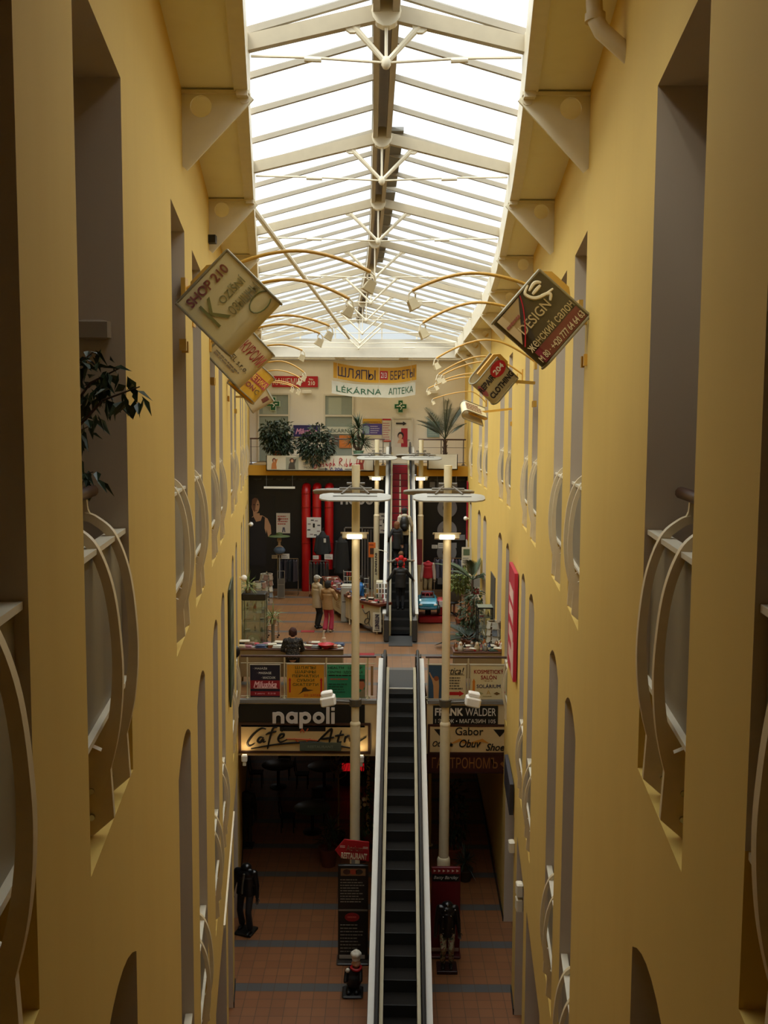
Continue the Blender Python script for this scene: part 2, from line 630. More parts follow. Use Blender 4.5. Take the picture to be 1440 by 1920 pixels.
def holes(s):
    H = []
    for f in (LF if s < 0 else RF):
        H.append((f - OW, f, SILL, HEAD, 0.0))
        H.append((f - OW, f, SILL - 5.1, 8.80, 0.18))
    for a, b in GSHOP[s]:
        H.append((a, b, 0.0, 3.70, 0.0))
    return H
def build_wall(s, name, label):
    H = holes(s)
    ys = {-2.4, 41.4}
    for a, b, z0, z1, arch in H:
        for k in range(9 if arch else 2):
            ys.add(round(a + (b - a) * k / (8 if arch else 1), 4))
    for a, _ in RW:
        if -2.4 < a < 41.4:
            ys.add(a)
    for k in range(42):
        ys.add(float(k))
    ys = sorted(ys)
    mb = MB()
    def q(a, b, c, d, m=0):
        mb.m = m
        mb.add([a, b, c, d], [(0, 1, 2, 3)] if s < 0 else [(3, 2, 1, 0)])
    P = lambda y, z, t=0.0: Vector((wx(s, y) + s * t, y, z))
    TOP = SOFFIT + 0.02
    def head(h, y):
        a, b, z0, z1, r = h
        u = (y - a) / (b - a) * 2 - 1
        return z1 + r * (1 - u * u) if r else z1
    for a, b in zip(ys, ys[1:]):
        hs = sorted([h for h in H if h[0] <= a + 1e-3 and h[1] >= b - 1e-3], key=lambda h: h[2])
        lo = (0.0, 0.0)
        for h in hs + [None]:
            hi = (h[2], h[2]) if h else (TOP, TOP)
            if hi[0] - lo[0] > 1e-4:
                q(P(a, lo[0]), P(b, lo[1]), P(b, hi[1]), P(a, hi[0]), 0)
                q(P(b, lo[1], T), P(a, lo[0], T), P(a, hi[0], T), P(b, hi[1], T), 1)
            if h:
                if h[2] > 0.01:
                    q(P(a, h[2], T), P(b, h[2], T), P(b, h[2]), P(a, h[2]), 0)
                ha, hb = head(h, a), head(h, b)
                q(P(a, ha), P(b, hb), P(b, hb, T), P(a, ha, T), 1)
                lo = (ha, hb)
    for h in H:
        a, b, z0, z1, r = h
        zs = z0 + 0.52 if z0 > 1 else z0
        for y, fl in ((a, 1), (b, 0)):
            for (u, v, m) in ((z0, zs, 0), (zs, z1, 1)):
                if v - u < 1e-3:
                    continue
                c = [P(y, u), P(y, u, T), P(y, v, T), P(y, v)]
                q(*(c if fl else c[::-1]), m)
    q(P(-2.4, 0, T), P(-2.4, 0), P(-2.4, TOP), P(-2.4, TOP, T))
    q(P(41.4, 0), P(41.4, 0, T), P(41.4, TOP, T), P(41.4, TOP))
    return struct(mb.build(name, [WALL, REVEAL]), label, 'wall')
build_wall(-1, 'wall_left', 'long yellow plastered wall with tall paired openings on the left')
build_wall(1, 'wall_right', 'long yellow plastered wall with tall paired openings on the right')

# corridors behind the walls
for s, nm in ((-1, 'left'), (1, 'right')):
    mb = MB()
    for a, b in [(-2.4, 8), (8, 18), (18, 28), (28, 41.4)]:
        xa, xb = wx(s, a) + s * 2.4, wx(s, b) + s * 2.4
        mb.add([(xa, a, 0), (xb, b, 0), (xb, b, 14.6), (xa, a, 14.6), (xa + s * .2, a, 0), (xb + s * .2, b, 0), (xb + s * .2, b, 14.6), (xa + s * .2, a, 14.6)],
               [(0, 1, 2, 3), (7, 6, 5, 4), (3, 2, 6, 7), (0, 4, 5, 1), (0, 3, 7, 4), (1, 5, 6, 2)])
    struct(mb.build('wall_%s_corridor' % nm, REVEAL), 'grey brown wall of the corridor behind the %s openings' % nm, 'wall')
    for z, fn in ((L2, 'middle'), (L3, 'upper')):
        mb = MB()
        for a, b in [(-2.4, 8), (8, 18), (18, 28), (28, 41.4)]:
            i0, i1 = wx(s, a) + s * T, wx(s, b) + s * T
            o0, o1 = i0 + s * 2.0, i1 + s * 2.0
            mb.add([(i0, a, z - .3), (i1, b, z - .3), (o1, b, z - .3), (o0, a, z - .3), (i0, a, z), (i1, b, z), (o1, b, z), (o0, a, z)],
                   [(0, 1, 2, 3), (7, 6, 5, 4), (0, 4, 5, 1), (2, 6, 7, 3), (0, 3, 7, 4), (1, 5, 6, 2)])
        struct(mb.build('floor_%s_corridor_%s' % (nm, fn), REVEAL), 'floor slab of the %s %s corridor' % (fn, nm), 'floor')
    mb = MB()
    for a, b in [(-2.4, 8), (8, 18), (18, 28), (28, 41.4)]:
        i0, i1 = wx(s, a) + s * 0.02, wx(s, b) + s * 0.02
        o0, o1 = i0 + s * 2.6, i1 + s * 2.6
        mb.add([(i0, a, 14.63), (i1, b, 14.63), (o1, b, 14.63), (o0, a, 14.63), (i0, a, 14.9), (i1, b, 14.9), (o1, b, 14.9), (o0, a, 14.9)],
               [(0, 1, 2, 3), (7, 6, 5, 4), (0, 4, 5, 1), (2, 6, 7, 3), (0, 3, 7, 4), (1, 5, 6, 2)])
    struct(mb.build('ceiling_corridor_%s' % nm, REVEAL), 'ceiling of the corridor behind the %s wall' % nm, 'ceiling')
    # skirting along the foot of the wall
    mb = MB()
    last = 2.0
    for a, b in GSHOP[s] + [(41.0, 41)]:
        x0, x1 = wx(s, last), wx(s, a)
        mb.add([(x0 - s * .02, last, 0.005), (x1 - s * .02, a, 0.005), (x1, a, 0.005), (x0, last, 0.005), (x0 - s * .02, last, .13), (x1 - s * .02, a, .13), (x1, a, .13), (x0, last, .13)],
               [(0, 1, 2, 3), (7, 6, 5, 4), (0, 4, 5, 1), (2, 6, 7, 3), (0, 3, 7, 4), (1, 5, 6, 2)])
        last = b
    struct(mb.build('baseboard_%s' % nm, DARK), 'dark skirting at the foot of the %s wall' % nm, 'skirting')
# closing wall behind the viewer's gallery
struct(MB().box(-3.6, -2.6, 0, 3.6, -2.4, 15.2).build('wall_front', WALL), 'yellow wall closing the near end of the hall', 'wall')
struct(MB().box(-3.5, -2.4, 15.0, 3.8, 3.2, 15.15).build('ceiling_front', SOFF), 'flat ceiling over the near gallery', 'ceiling')

# ------------------------------------------------------------------ floors
def sweep_y(mb, ya, yb, fx0, fx1, z0, z1, n=24):
    vs, fs = [], []
    for k in range(n + 1):
        y = ya + (yb - ya) * k / n
        a, b = fx0(y), fx1(y)
        vs += [(a, y, z0), (b, y, z0), (b, y, z1), (a, y, z1)]
    for k in range(n):
        i = k * 4
        for j in range(4):
            fs.append((i + j, i + (j + 1) % 4, i + 4 + (j + 1) % 4, i + 4 + j))
    fs += [(3, 2, 1, 0), (n * 4, n * 4 + 1, n * 4 + 2, n * 4 + 3)]
    return mb.add(vs, fs)
TILE1 = tile_mat('ground_tiles', 0.28, 1.68, 18.8, '8a5a38', '7e5132', '585654', '54402e')
TILE2 = tile_mat('gallery_tiles', 0.261, 1.566, 28.57, '845b35', '7a522f', '5a5652', '5c4830')
struct(MB().box(-9, -2.4, -0.3, 7.5, 46, 0).build('floor_ground', TILE1), 'orange tiled ground floor with grey tile bands', 'floor')
FRONT = 22.38
EX0 = 0.49                                   # middle line of the lower escalator at the top
def exx(Y):
    return 0.49 + 0.0165 * (Y - 25.4)
mb = MB()
cx = exx(24)
sweep_y(mb, FRONT, 26, (lambda y: xl(y) - .02), (lambda y: cx - .62), L2 - .45, L2, 4)
sweep_y(mb, FRONT, 26, (lambda y: cx + .62), (lambda y: xr(y) + .02), L2 - .45, L2, 4)
mb.box(cx - .62, 24.0, L2 - .45, cx + .62, 26, L2)
sweep_y(mb, 26, 38.36, (lambda y: xl(y) - .02), (lambda y: xr(y) + .02), L2 - .45, L2, 8)
struct(mb.build('floor_middle', TILE2), 'orange tiled middle floor with grey tile bands reached by the lower escalator', 'floor')
# grey edge strips and beige fascia of the middle floor
G2 = mat('7a7670', 0.6)
mb = MB()
mb.box(-3.5, FRONT - .05, L2 - .07, cx - .62, FRONT + .1, L2 + .012)
mb.box(cx + .62, FRONT - .05, L2 - .07, 2.94, FRONT + .1, L2 + .012)
struct(mb.build('trim_1', G2), 'grey stone edge of the middle floor', 'trim')
FASC = plaster('cdb68a', 'b89f70')
mb = MB()
mb.box(xl(FRONT), FRONT - .02, 3.72, cx - .6, FRONT + .25, L2 - .07)
mb.box(cx + .6, FRONT - .02, 3.72, xr(FRONT), FRONT + .25, L2 - .07)
struct(mb.build('trim_2', FASC), 'beige fascia below the middle floor', 'fascia')
# upper far gallery: slab with yellow edge, walls
BALC = 38.0
mb = MB()
e2 = exx(39)
mb.box(xl(38) - .05, BALC, L3 - .42, e2 - .6, 41.2, L3)
mb.box(e2 + .6, BALC, L3 - .42, xr(38) + .05, 41.2, L3)
mb.box(e2 - .6, 39.4, L3 - .42, e2 + .6, 41.2, L3)
struct(mb.build('floor_upper', mat('b59a6e', 0.6)), 'floor of the far upper gallery', 'floor')
YEL = plaster('d8a63c', 'c0902e')
mb = MB()
mb.box(xl(38), BALC - .06, L3 - .42, e2 - .6, BALC, L3 - .02)
mb.box(e2 + .6, BALC - .06, L3 - .42, xr(38), BALC, L3 - .02)
struct(mb.build('trim_3', YEL), 'yellow edge band of the far upper gallery', 'trim')
struct(MB().box(-6.4, 41.0, L3, 4.2, 41.25, 14.6).build('wall_back_upper', WHITEWALL), 'white end wall of the upper gallery', 'wall')
mb = MB()  # unseen ceiling, left open in three fields to let in added light
for q in ((-6.2, 38.0, 4.2, 38.5), (-6.2, 40.8, 4.2, 41.3), (-6.2, 38.5, -5.2, 40.8), (3.2, 38.5, 4.2, 40.8), (-2.1, 38.5, -1.7, 40.8), (.6, 38.5, 1.0, 40.8)):
    mb.box(q[0], q[1], 14.62, q[2], q[3], 14.72)
struct(mb.build('ceiling_back', WHITEWALL), 'white ceiling over the far gallery, cut open for added light', 'ceiling')
for i, (x0, x1) in enumerate(((-5.2, -2.1), (-1.7, .6), (1.0, 3.2))):  # skylight panes added out of view to brighten the white end wall
    struct(MB().box(x0, 38.5, 14.66, x1, 40.8, 14.68).build('roof_pane', GLASS_TINT), 'unseen glass pane added to brighten the far gallery, %s from the left' % ('first', 'second', 'third')[i], 'roof glass')
struct(MB().box(-6.4, 38.35, L2, 4.2, 38.6, L3 - .42).build('wall_back_middle', BLACK), 'black shop wall at the end of the middle floor', 'wall')
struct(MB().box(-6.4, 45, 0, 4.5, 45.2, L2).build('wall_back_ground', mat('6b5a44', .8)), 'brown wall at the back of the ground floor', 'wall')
mb = MB()
for (x0, x1) in ((-9, -5.2), (3.35, 7.5)):
    mb.box(x0, 22.6, L2 - .45, x1, 46, L2 - .02)
mb.box(-5.3, 38.3, L2 - .45, 3.5, 46, L2 - .02)
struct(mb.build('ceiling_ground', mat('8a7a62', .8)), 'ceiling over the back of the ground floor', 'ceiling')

# ------------------------------------------------------------------ soffits, gutters, glazed roof
def strip(ya, yb, f, n=None):
    n = n or max(2, int((yb - ya) / 1.5))
    return [f(ya + (yb - ya) * k / n) for k in range(n + 1)]
RY0, RY1 = 3.2, 38.0
def el(Y): return xl(Y) + 0.56
def er(Y): return xr(Y) - 0.56
def ridge(Y):
    a, b = el(Y), er(Y)
    return Vector(((a + b) / 2, Y, EAVE + 0.26 * (b - a) / 2))
for s, nm, fi, fo in ((-1, 'left', el, xl), (1, 'right', er, xr)):
    mb = MB()
    sweep_y(mb, RY0 - .2, RY1, (lambda y: fo(y) + s * .1), (lambda y: fi(y)), SOFFIT, SOFFIT + .16)
    struct(mb.build('ceiling_soffit_%s' % nm, SOFF), 'pale soffit along the %s side of the glass roof' % nm, 'soffit')
    mb = MB()
    sweep_y(mb, RY0 - .2, RY1, (lambda y: fi(y) - s * .02), (lambda y: fi(y) + s * .10), SOFFIT - .03, EAVE + .06)
    struct(mb.build('gutter_beam', STEEL), 'white gutter beam along the %s eave of the glass roof' % nm, 'beam')

bars = []
y = RY0 + 0.1
while y < RY1 - .1:
    bars.append(y)
    y += 1.05
LIFT = 0.16
for i, y in enumerate(bars):
    r = ridge(y)
    for s, e, nm in ((-1, el(y), 'left'), (1, er(y), 'right')):
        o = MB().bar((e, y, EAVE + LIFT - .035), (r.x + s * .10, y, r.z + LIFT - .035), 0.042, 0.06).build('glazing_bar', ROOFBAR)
        struct(o, 'white glazing bar on the %s slope of the glass roof, %s from the viewer' % (nm, ORD[i] if i < 15 else 'number %d' % (i + 1)), 'glazing bar')
for i, (ya, yb) in enumerate(zip(bars, bars[1:] + [RY1])):
    ra, rb = ridge(ya), ridge(yb)
    for s, f, nm in ((-1, el, 'left'), (1, er, 'right')):
        A, B = Vector((f(ya), ya, EAVE + LIFT)), Vector((f(yb), yb, EAVE + LIFT))
        C, D = Vector((rb.x + s * .08, yb, rb.z + LIFT)), Vector((ra.x + s * .08, ya, ra.z + LIFT))
        up = Vector((0, 0, .02))
        mb = MB()
        n = 6
        vs, fs = [], []
        for k in range(n + 1):
            t = k / n
            sag = -0.02 * math.sin(PI * t)
            vs += [A.lerp(D, t) + Vector((0, 0, sag)), B.lerp(C, t) + Vector((0, 0, sag * .6))]
        for k in range(n):
            fs.append((2 * k, 2 * k + 1, 2 * k + 3, 2 * k + 2))
        mb.add(vs, fs)
        o = mb.build('roof_pane', GLASS_ROOF, None, True)
        struct(o, 'milky glass roof pane on the %s slope, %s from the viewer' % (nm, ORD[i] if i < 15 else 'number %d' % (i + 1)), 'roof glass')
# ridge: two rails with a gap, and a dark vent strip
mb = MB()
for s in (-1, 1):
    pts = [ridge(y) + Vector((s * .085, 0, .06)) for y in [RY0 + k * (RY1 - RY0) / 12 for k in range(13)]]
    for a, b in zip(pts, pts[1:]):
        mb.bar(a, b, .06, .2)
pts = [ridge(y) + Vector((0, 0, .2)) for y in [RY0 + k * (RY1 - RY0) / 12 for k in range(13)]]
for a, b in zip(pts, pts[1:]):
    mb.bar(a, b, .26, .03)
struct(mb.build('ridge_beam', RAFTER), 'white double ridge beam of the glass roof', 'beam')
mb = MB()
for ya, yb in ((12.6, 15.8), (16.2, 20.0), (20.6, 24.0)):
    a, b = ridge(ya), ridge(yb)
    q = Vector((.2, 0, .12))
    mb.bar(a + q, b + q, .17, .05)
struct(mb.build('trim_4', mat('6b665c', .6)), 'dark vent strip beside the ridge of the glass roof', 'vent strip')
# gable at the far end of the glass roof
apx = ridge(RY1)
mb = MB()
mb.box(xl(38) - .02, 37.9, 14.50, xr(38) + .02, 38.15, 15.22)
struct(mb.build('end_beam', BEAMW), 'white beam across the far end of the glass roof', 'beam')
mb = MB()
mb.add([(el(38), 38.05, 15.2), (er(38), 38.05, 15.2), (apx.x, 38.05, apx.z + .16)], [(0, 1, 2)])
struct(mb.build('window_gable', GLASS_ROOF), 'triangular gable window above the end beam', 'window')
mb = MB()
for t in (.2, .38, .62, .8):
    x = el(38) + (er(38) - el(38)) * t
    zt = EAVE + .26 * min(x - el(38), er(38) - x)
    mb.box(x - .02, 37.98, 15.2, x + .02, 38.04, zt + .1)
struct(mb.build('trim_5', STEEL), 'white mullions of the gable window', 'mullion')
# ------------------------------------------------------------------ trusses and wall brackets
FR = [4.62, 8.55, 12.47, 16.39, 20.31, 24.2, 28.1, 31.9, 35.6, 37.75]
for i, Y in enumerate(FR):
    r = ridge(Y)
    a, b = Vector((el(Y), Y, EAVE)), Vector((er(Y), Y, EAVE))
    t = thing('roof_truss', 'white steel roof truss with thin tie rods, %s from the viewer' % ORD[i], 'roof truss', (r.x, Y, EAVE), 0, 'white roof trusses')
    off = (r.x, Y, EAVE)
    node = Vector((r.x, Y, 14.84))
    for s, e in ((-1, a), (1, b)):
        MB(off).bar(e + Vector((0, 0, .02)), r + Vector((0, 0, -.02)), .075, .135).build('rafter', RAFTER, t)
        MB(off).box(e.x - .05 + s * .02, Y - .09, SOFFIT - .08, e.x + .05 + s * .02, Y + .09, EAVE + .1).build('stub_post', STEEL, t)
        MB(off).tube([e + Vector((-s * .05, 0, -.08)), e.lerp(node, .45) + Vector((0, 0, -.03)), node], .012, 6).build('tie_rod', STEEL, t)
        MB(off).cyl(e.lerp(node, .42) + Vector((0, 0, -.05)), e.lerp(node, .54) + Vector((0, 0, -.04)), .022, n=8).build('turnbuckle', STEEL, t)
        q = r.lerp(e, .24) + Vector((0, 0, -.06))
        MB(off).tube([node, q], [.022, .03], 8).build('strut', STEEL, t)
        g = MB(off)
        g.lathe([(.07, -.02), (.07, .02)], (0, 0, 0), 10, Matrix.Translation(q) @ Matrix.Rotation(PI / 2, 4, 'X'))
        g.build('bolt_plate', STEEL, t)
    MB(off).tube([node, r], .014, 6).build('post', STEEL, t)
    MB(off).ell(node, (.045, .045, .06), 10).build('node', STEEL, t, True)
    MB(off).lathe([(.13, -.05), (.13, .05)], (0, 0, 0), 14, Matrix.Translation(r + Vector((0, 0, -.03))) @ Matrix.Rotation(PI / 2, 4, 'X')).build('ridge_plate', STEEL, t)
def bracket(s, Y, i):
    x0 = wx(s, Y)
    t = thing('wall_bracket', 'triangular white bracket with a round hole under the %s eave, %s from the viewer' % ('left' if s < 0 else 'right', ORD[i]), 'bracket', (x0, Y, SOFFIT), 0, 'brackets under the %s eave' % ('left' if s < 0 else 'right'))
    d = -s
    # gusset outline in (u, z): u from the wall into the hall
    O = [(0.0, -.02), (.58, -.02), (.6, -.06), (.02, -.66), (0.0, -.66)]
    hc, hr = (.17, -.15), .095
    n = 20
    ring = [(hc[0] + hr * math.cos(2 * PI * k / n), hc[1] + hr * math.sin(2 * PI * k / n)) for k in range(n)]
    def hit(a):
        best = 9
        dx, dz = math.cos(a), math.sin(a)
        for (p, q) in zip(O, O[1:] + O[:1]):
            ex, ez = q[0] - p[0], q[1] - p[1]
            den = dx * ez - dz * ex
            if abs(den) < 1e-9: continue
            u = ((p[0] - hc[0]) * ez - (p[1] - hc[1]) * ex) / den
            v = ((p[0] - hc[0]) * dz - (p[1] - hc[1]) * dx) / den
            if u > 0 and -1e-6 <= v <= 1 + 1e-6: best = min(best, u)
        return (hc[0] + dx * best, hc[1] + dz * best)
    angs = sorted([2 * PI * k / n for k in range(n)] + [math.atan2(p[1] - hc[1], p[0] - hc[0]) % (2 * PI) for p in O])
    ri = [(hc[0] + hr * math.cos(a), hc[1] + hr * math.sin(a)) for a in angs]
    ro = [hit(a) for a in angs]
    mb = MB()
    N = len(angs)
    vs = []
    for yy in (-.012, .012):
        vs += [(d * p[0], yy, p[1]) for p in ri] + [(d * p[0], yy, p[1]) for p in ro]
    fs = []
    for k in range(N):
        j = (k + 1) % N
        fs += [(k, j, N + j, N + k), (2 * N + k, 3 * N + k, 3 * N + j, 2 * N + j), (k, 2 * N + k, 2 * N + j, j), (N + k, N + j, 3 * N + j, 3 * N + k)]
    mb.add(vs, fs)
    mb.build('gusset', GUSSET, t)
    MB().bar((d * .01, 0, -.665), (d * .6, 0, -.055), .09, .025, (0, 1, 0)).build('flange', GUSSET, t)
    MB().box(d * .0, -.05, -.05, d * .6, .05, -.02).build('top_plate', STEEL, t)
    MB().lathe([(.05, -.02), (.05, .02)], (0, 0, 0), 10, Matrix.Translation((d * .55, 0, -.08)) @ Matrix.Rotation(PI / 2, 4, 'X')).build('pin', STEEL, t)
for i, Y in enumerate(FR[1:-1]):
    bracket(-1, Y, i)
    bracket(1, Y, i)
# long diagonal wind brace under the left slope
pa, pb = at(475, 392, 14.4), at(655, 634, 33.5)
tag(MB().tube([pa, pb], .045, 8).build('wind_brace', STEEL), 'long white diagonal brace rod crossing below the glass roof', 'brace')
# black loudspeaker on the second left bracket
p = at(398, 449, 12.3)
tag(MB(p).box(p.x - .05, p.y - .06, p.z - .05, p.x + .05, p.y + .05, p.z + .05).build('loudspeaker', BLACK), 'small black box at the foot of the second left bracket', 'loudspeaker').location = p

mb = MB()
sweep_y(mb, 14.4, 18.9, (lambda y: xl(y) - .0), (lambda y: xl(y) + .03), 3.71, 3.76, 4)
struct(mb.build('trim_6', STEEL), 'thin white ledge above the shop openings of the left wall', 'trim')

d3 = MB()
for q in (0, 1):
    pass
d3.add([(xr(25.6) - .02, 25.6, L2), (xr(26.9) - .02, 26.9, L2), (xr(26.9) - .02, 26.9, 7.6), (xr(25.6) - .02, 25.6, 7.6), (xr(25.6) + .02, 25.6, L2), (xr(26.9) + .02, 26.9, L2), (xr(26.9) + .02, 26.9, 7.6), (xr(25.6) + .02, 25.6, 7.6)],
       [(0, 1, 2, 3), (7, 6, 5, 4), (0, 4, 5, 1), (2, 6, 7, 3), (0, 3, 7, 4), (1, 5, 6, 2)])
struct(d3.build('door_3', mat('4a463f', .5)), 'dark grey door in the right wall of the middle floor behind the glass cabinet', 'door')
# ------------------------------------------------------------------ curved balcony guards in the openings
def rib_bar(mb, x, prof, w, tk):
    """flat bar bent along prof (u, z), lying in the plane x"""
    vs, n = [], len(prof)
    for i, (u, z) in enumerate(prof):
        a, b = Vector(prof[max(i - 1, 0)]), Vector(prof[min(i + 1, n - 1)])
        d = (b - a).normalized()
        nx, nz = -d.y, d.x
        ww = w[i] if isinstance(w, list) else w
        for sx, sn in ((-1, -1), (1, -1), (1, 1), (-1, 1)):
            vs.append((x + sx * tk / 2, u + nx * sn * ww / 2, z + nz * sn * ww / 2))
    fs = [(3, 2, 1, 0), tuple(range(4 * n - 4, 4 * n))]
    for i in range(n - 1):
        for k in range(4):
            fs.append((4 * i + k, 4 * i + (k + 1) % 4, 4 * i + 4 + (k + 1) % 4, 4 * i + 4 + k))
    mb.add(vs, fs)
def spline(ps, n=6):
    out = []
    P = [ps[0]] + list(ps) + [ps[-1]]
    for i in range(1, len(P) - 2):
        a, b, c, d = [Vector(q) for q in P[i - 1:i + 3]]
        for k in range(n):
            t = k / n
            out.append(tuple(0.5 * ((2 * b) + (c - a) * t + (2 * a - 5 * b + 4 * c - d) * t * t + (3 * b - a - 3 * c + d) * t ** 3)))
    out.append(tuple(ps[-1]))
    return out
def make_guard():
    """local frame: x along the wall, y into the hall, z up from the gallery floor; wall face at y = 0"""
    t = thing('balcony_guard', 'x', 'balcony guard')
    big = spline([(-.16, 1.02), (-.11, 1.0), (-.03, .92), (.035, .72), (.062, .42), (.045, .16), (.0, -.04), (-.06, -.2)])
    w = [.04 + .03 * max(0, (i - 22)) / 20 for i in range(len(big))]
    for x in (-.28, .22):
        m = MB()
        rib_bar(m, x, big, w, .05)
        m.build('rib', RIB, t, True)
        m = MB()
        m.prism([(-.24, -.37), (-.06, -.37), (.035, -.29), (.02, .0), (-.06, .04), (-.2, -.1)], Matrix(((0, 0, 1, x + .02), (1, 0, 0, 0), (0, 1, 0, 0), (0, 0, 0, 1))), .04)
        m.build('foot_plate', RIB, t)
        for z in (-.28, -.16):
            MB().cyl((x - .035, -.06, z), (x + .035, -.06, z), .014, n=8).build('bolt', CHROME, t)
        m = MB()
        rib_bar(m, x, spline([(-.14, 1.01), (-.16, 1.05), (-.165, 1.10)], 3), .035, .03)
        m.build('rail_holder', RIB, t)
    MB().box(-.60, -.055, .14, .60, -.04, .90).build('infill_panel', FROST, t)
    MB().box(-.61, -.085, .90, .61, -.015, .925).build('top_bar', STEEL, t)
    MB().box(-.61, -.085, .115, .61, -.01, .14).build('bottom_bar', STEEL, t)
    MB().tube([(-.52, -.165, 1.13), (.52, -.165, 1.13)], .032, 10).build('handrail', WOOD, t, True)
    return t
guard0 = make_guard()
used = False
for s, F, nm in ((-1, LF, 'left'), (1, RF, 'right')):
    for z, lv in ((L3, 'top'), (L2, 'middle')):
        for i, f in enumerate(F):
            if z == L2 and i < 2:
                continue
            yc = f - OW / 2
            x = wx(s, yc)
            sl = (wx(s, yc + .3) - wx(s, yc - .3)) / .6
            rz = -math.atan(sl)
            if s < 0:
                ang = math.atan2(1, sl) - PI            # x axis points back towards the viewer, y into the hall
                lab = 'curved white balcony guard in the left wall, %s floor, %s from the viewer' % (lv, ORD[i])
                g = (x, yc, z), ang
            else:
                ang = math.atan2(1, sl)
                lab = 'curved white balcony guard in the right wall, %s floor, %s from the viewer' % (lv, ORD[i])
                g = (x, yc, z), ang
            if not used:
                guard0.location, guard0.rotation_euler = g[0], (0, 0, g[1])
                guard0['label'] = lab
                guard0['group'] = 'curved balcony guards'
                used = True
            else:
                dup(guard0, g[0], g[1], lab, 'curved balcony guards')

# ------------------------------------------------------------------ lamp posts
def lamp_post(label, x, Y, base, ztop, zjoint, zwing, zflood, zlow, collar):
    t = thing('lamp_post', label, 'lamp post', (x, Y, base), 0, 'cream lamp posts beside the escalators')
    o = (0, 0, base)
    MB(o).cyl((0, 0, base), (0, 0, zjoint - .08), .115).build('lower_pole', CREAM, t, True)
    m = MB(o)
    m.lathe([(.115, zjoint - .08), (.12, zjoint - .06), (.12, zjoint - .02), (.09, zjoint + .02)], n=14)
    m.build('pole_joint', CREAM, t, True)
    MB(o).cyl((0, 0, zjoint), (0, 0, ztop), .09).build('upper_pole', CREAM, t, True)
    if collar:
        MB(o).lathe([(.115, collar - .14), (.15, collar - .12), (.15, collar + .05), (.13, collar + .1), (.115, collar + .11)], n=16).build('collar', CREAM, t, True)
    for k, (yc, tilt, zz, x0, x1) in enumerate(((-.42, .2, zwing, -.78, .78), (.40, -.22, zwing + .06, -.98, .62))):
        m = MB(o)
        R = Matrix.Translation((0, yc, zz)) @ Matrix.Rotation(tilt, 4, 'X')
        n, prof = 8, []
        for q in range(n + 1):
            u = q / n * 2 - 1
            prof.append((u * .30, .05 * (1 - u * u)))
        for (pz, d) in ((0, .0),):
            vs, fs = [], []
            xs = [x0, x0 + .06, x0 + .22, x1 - .22, x1 - .06, x1]
            sc = [.45, .75, 1, 1, .75, .45]
            for xx, c in zip(xs, sc):
                for (u, h) in prof:
                    vs.append(R @ Vector((xx, u * c, h * c)))
                for (u, h) in prof[::-1]:
                    vs.append(R @ Vector((xx, u * c, h * c * .4 - .03)))
            N = 2 * (n + 1)
            for i in range(len(xs) - 1):
                for q in range(N):
                    fs.append((i * N + q, i * N + (q + 1) % N, (i + 1) * N + (q + 1) % N, (i + 1) * N + q))
            fs += [tuple(range(N - 1, -1, -1)), tuple(range((len(xs) - 1) * N, len(xs) * N))]
            m.add(vs, fs)
        w = m.build('reflector_wing', mat('9d998e', .6), t, True)
        m = MB(o)
        for u in (-.12, .10):
            p0, p1 = R @ Vector((x0 + .3, u, .05)), R @ Vector((x1 - .3, u, .05))
            m.bar(p0, p1, .02, .012)
        m.build('groove_strip', GREY, w)
    m = MB(o)
    zb = zwing + .10
    for sx in (-.3, .3):
        m.tube([(sx * .3, 0, zb + .12), (sx, -.42, zb - .03)], .022, 6)
        m.tube([(sx * .3, 0, zb + .12), (sx, .40, zb - .03)], .022, 6)
    m.tube([(-.36, -.12, zb + .06), (.36, -.12, zb + .06)], .025, 6)
    m.tube([(-.2, 0, zb + .16), (.2, 0, zb + .16)], .03, 6)
    m.build('wing_bracket', mat('6a6255', .5), t)
    # lit floodlight under the wings
    z = zflood
    f = MB(o)
    R = Matrix.Translation((-.02, -.2, z)) @ Matrix.Rotation(-.25, 4, 'X')
    f.box(-.27, -.08, -.02, .27, .12, .1, R)
    f.box(-.31, -.02, .09, .31, .14, .115, R)
    f.box(-.06, .12, -.03, .06, .2, .06, R)
    fl = f.build('floodlight', CREAM, t)
    MB(o).box(-.16, -.092, -.028, .16, .03, .045, R).build('lit_lens', LENS, fl)
    # dark clamp and white spotlight box lower down
    if zlow:
        MB(o).lathe([(.135, zlow - .08), (.14, zlow - .07), (.14, zlow + .07), (.135, zlow + .08)], n=12).build('clamp', mat('4a4338', .5), t)
        d = -1 if x < .5 else 1
        MB(o).tube([(d * .1, -.05, zlow + .02), (d * .5, -.12, zlow + .06)], .025, 6).build('spotlight_arm', mat('4a4338', .5), t)
        R = Matrix.Translation((d * .62, -.15, zlow + .14)) @ Matrix.Rotation(.2 * d, 4, 'Y')
        s2 = MB(o)
        s2.bbox(-.17, -.15, -.17, .17, .15, .05, .03, R)
        s2.bbox(-.13, -.1, .05, .13, .12, .15, .02, R)
        s2.build('spotlight_box', WHITE, t)
    l = bpy.data.lights.new('floodlight_beam', 'SPOT')
    l.energy, l.color, l.spot_size, l.spot_blend, l.shadow_soft_size = 60, (1, .9, .74), 2.2, .8, .15
    lo = bpy.data.objects.new('floodlight_beam', l)
    COL.objects.link(lo)
    lo.parent = t
    lo.location = (-.02, -.36, zflood - base - .06)
    lo.rotation_euler = Vector((0, -.6, -1)).to_track_quat('-Z', 'Y').to_euler()
    return t
lamp_post('tall cream lamp post left of the escalator, in front of the café sign', -.63, 21.0, L1, 10.86, 5.0, 10.18, 9.26, 5.46, 0)
lamp_post('tall cream lamp post right of the escalator, behind the red stand', 1.42, 21.0, L1, 10.86, 5.0, 10.18, 9.26, 5.46, 1.72)
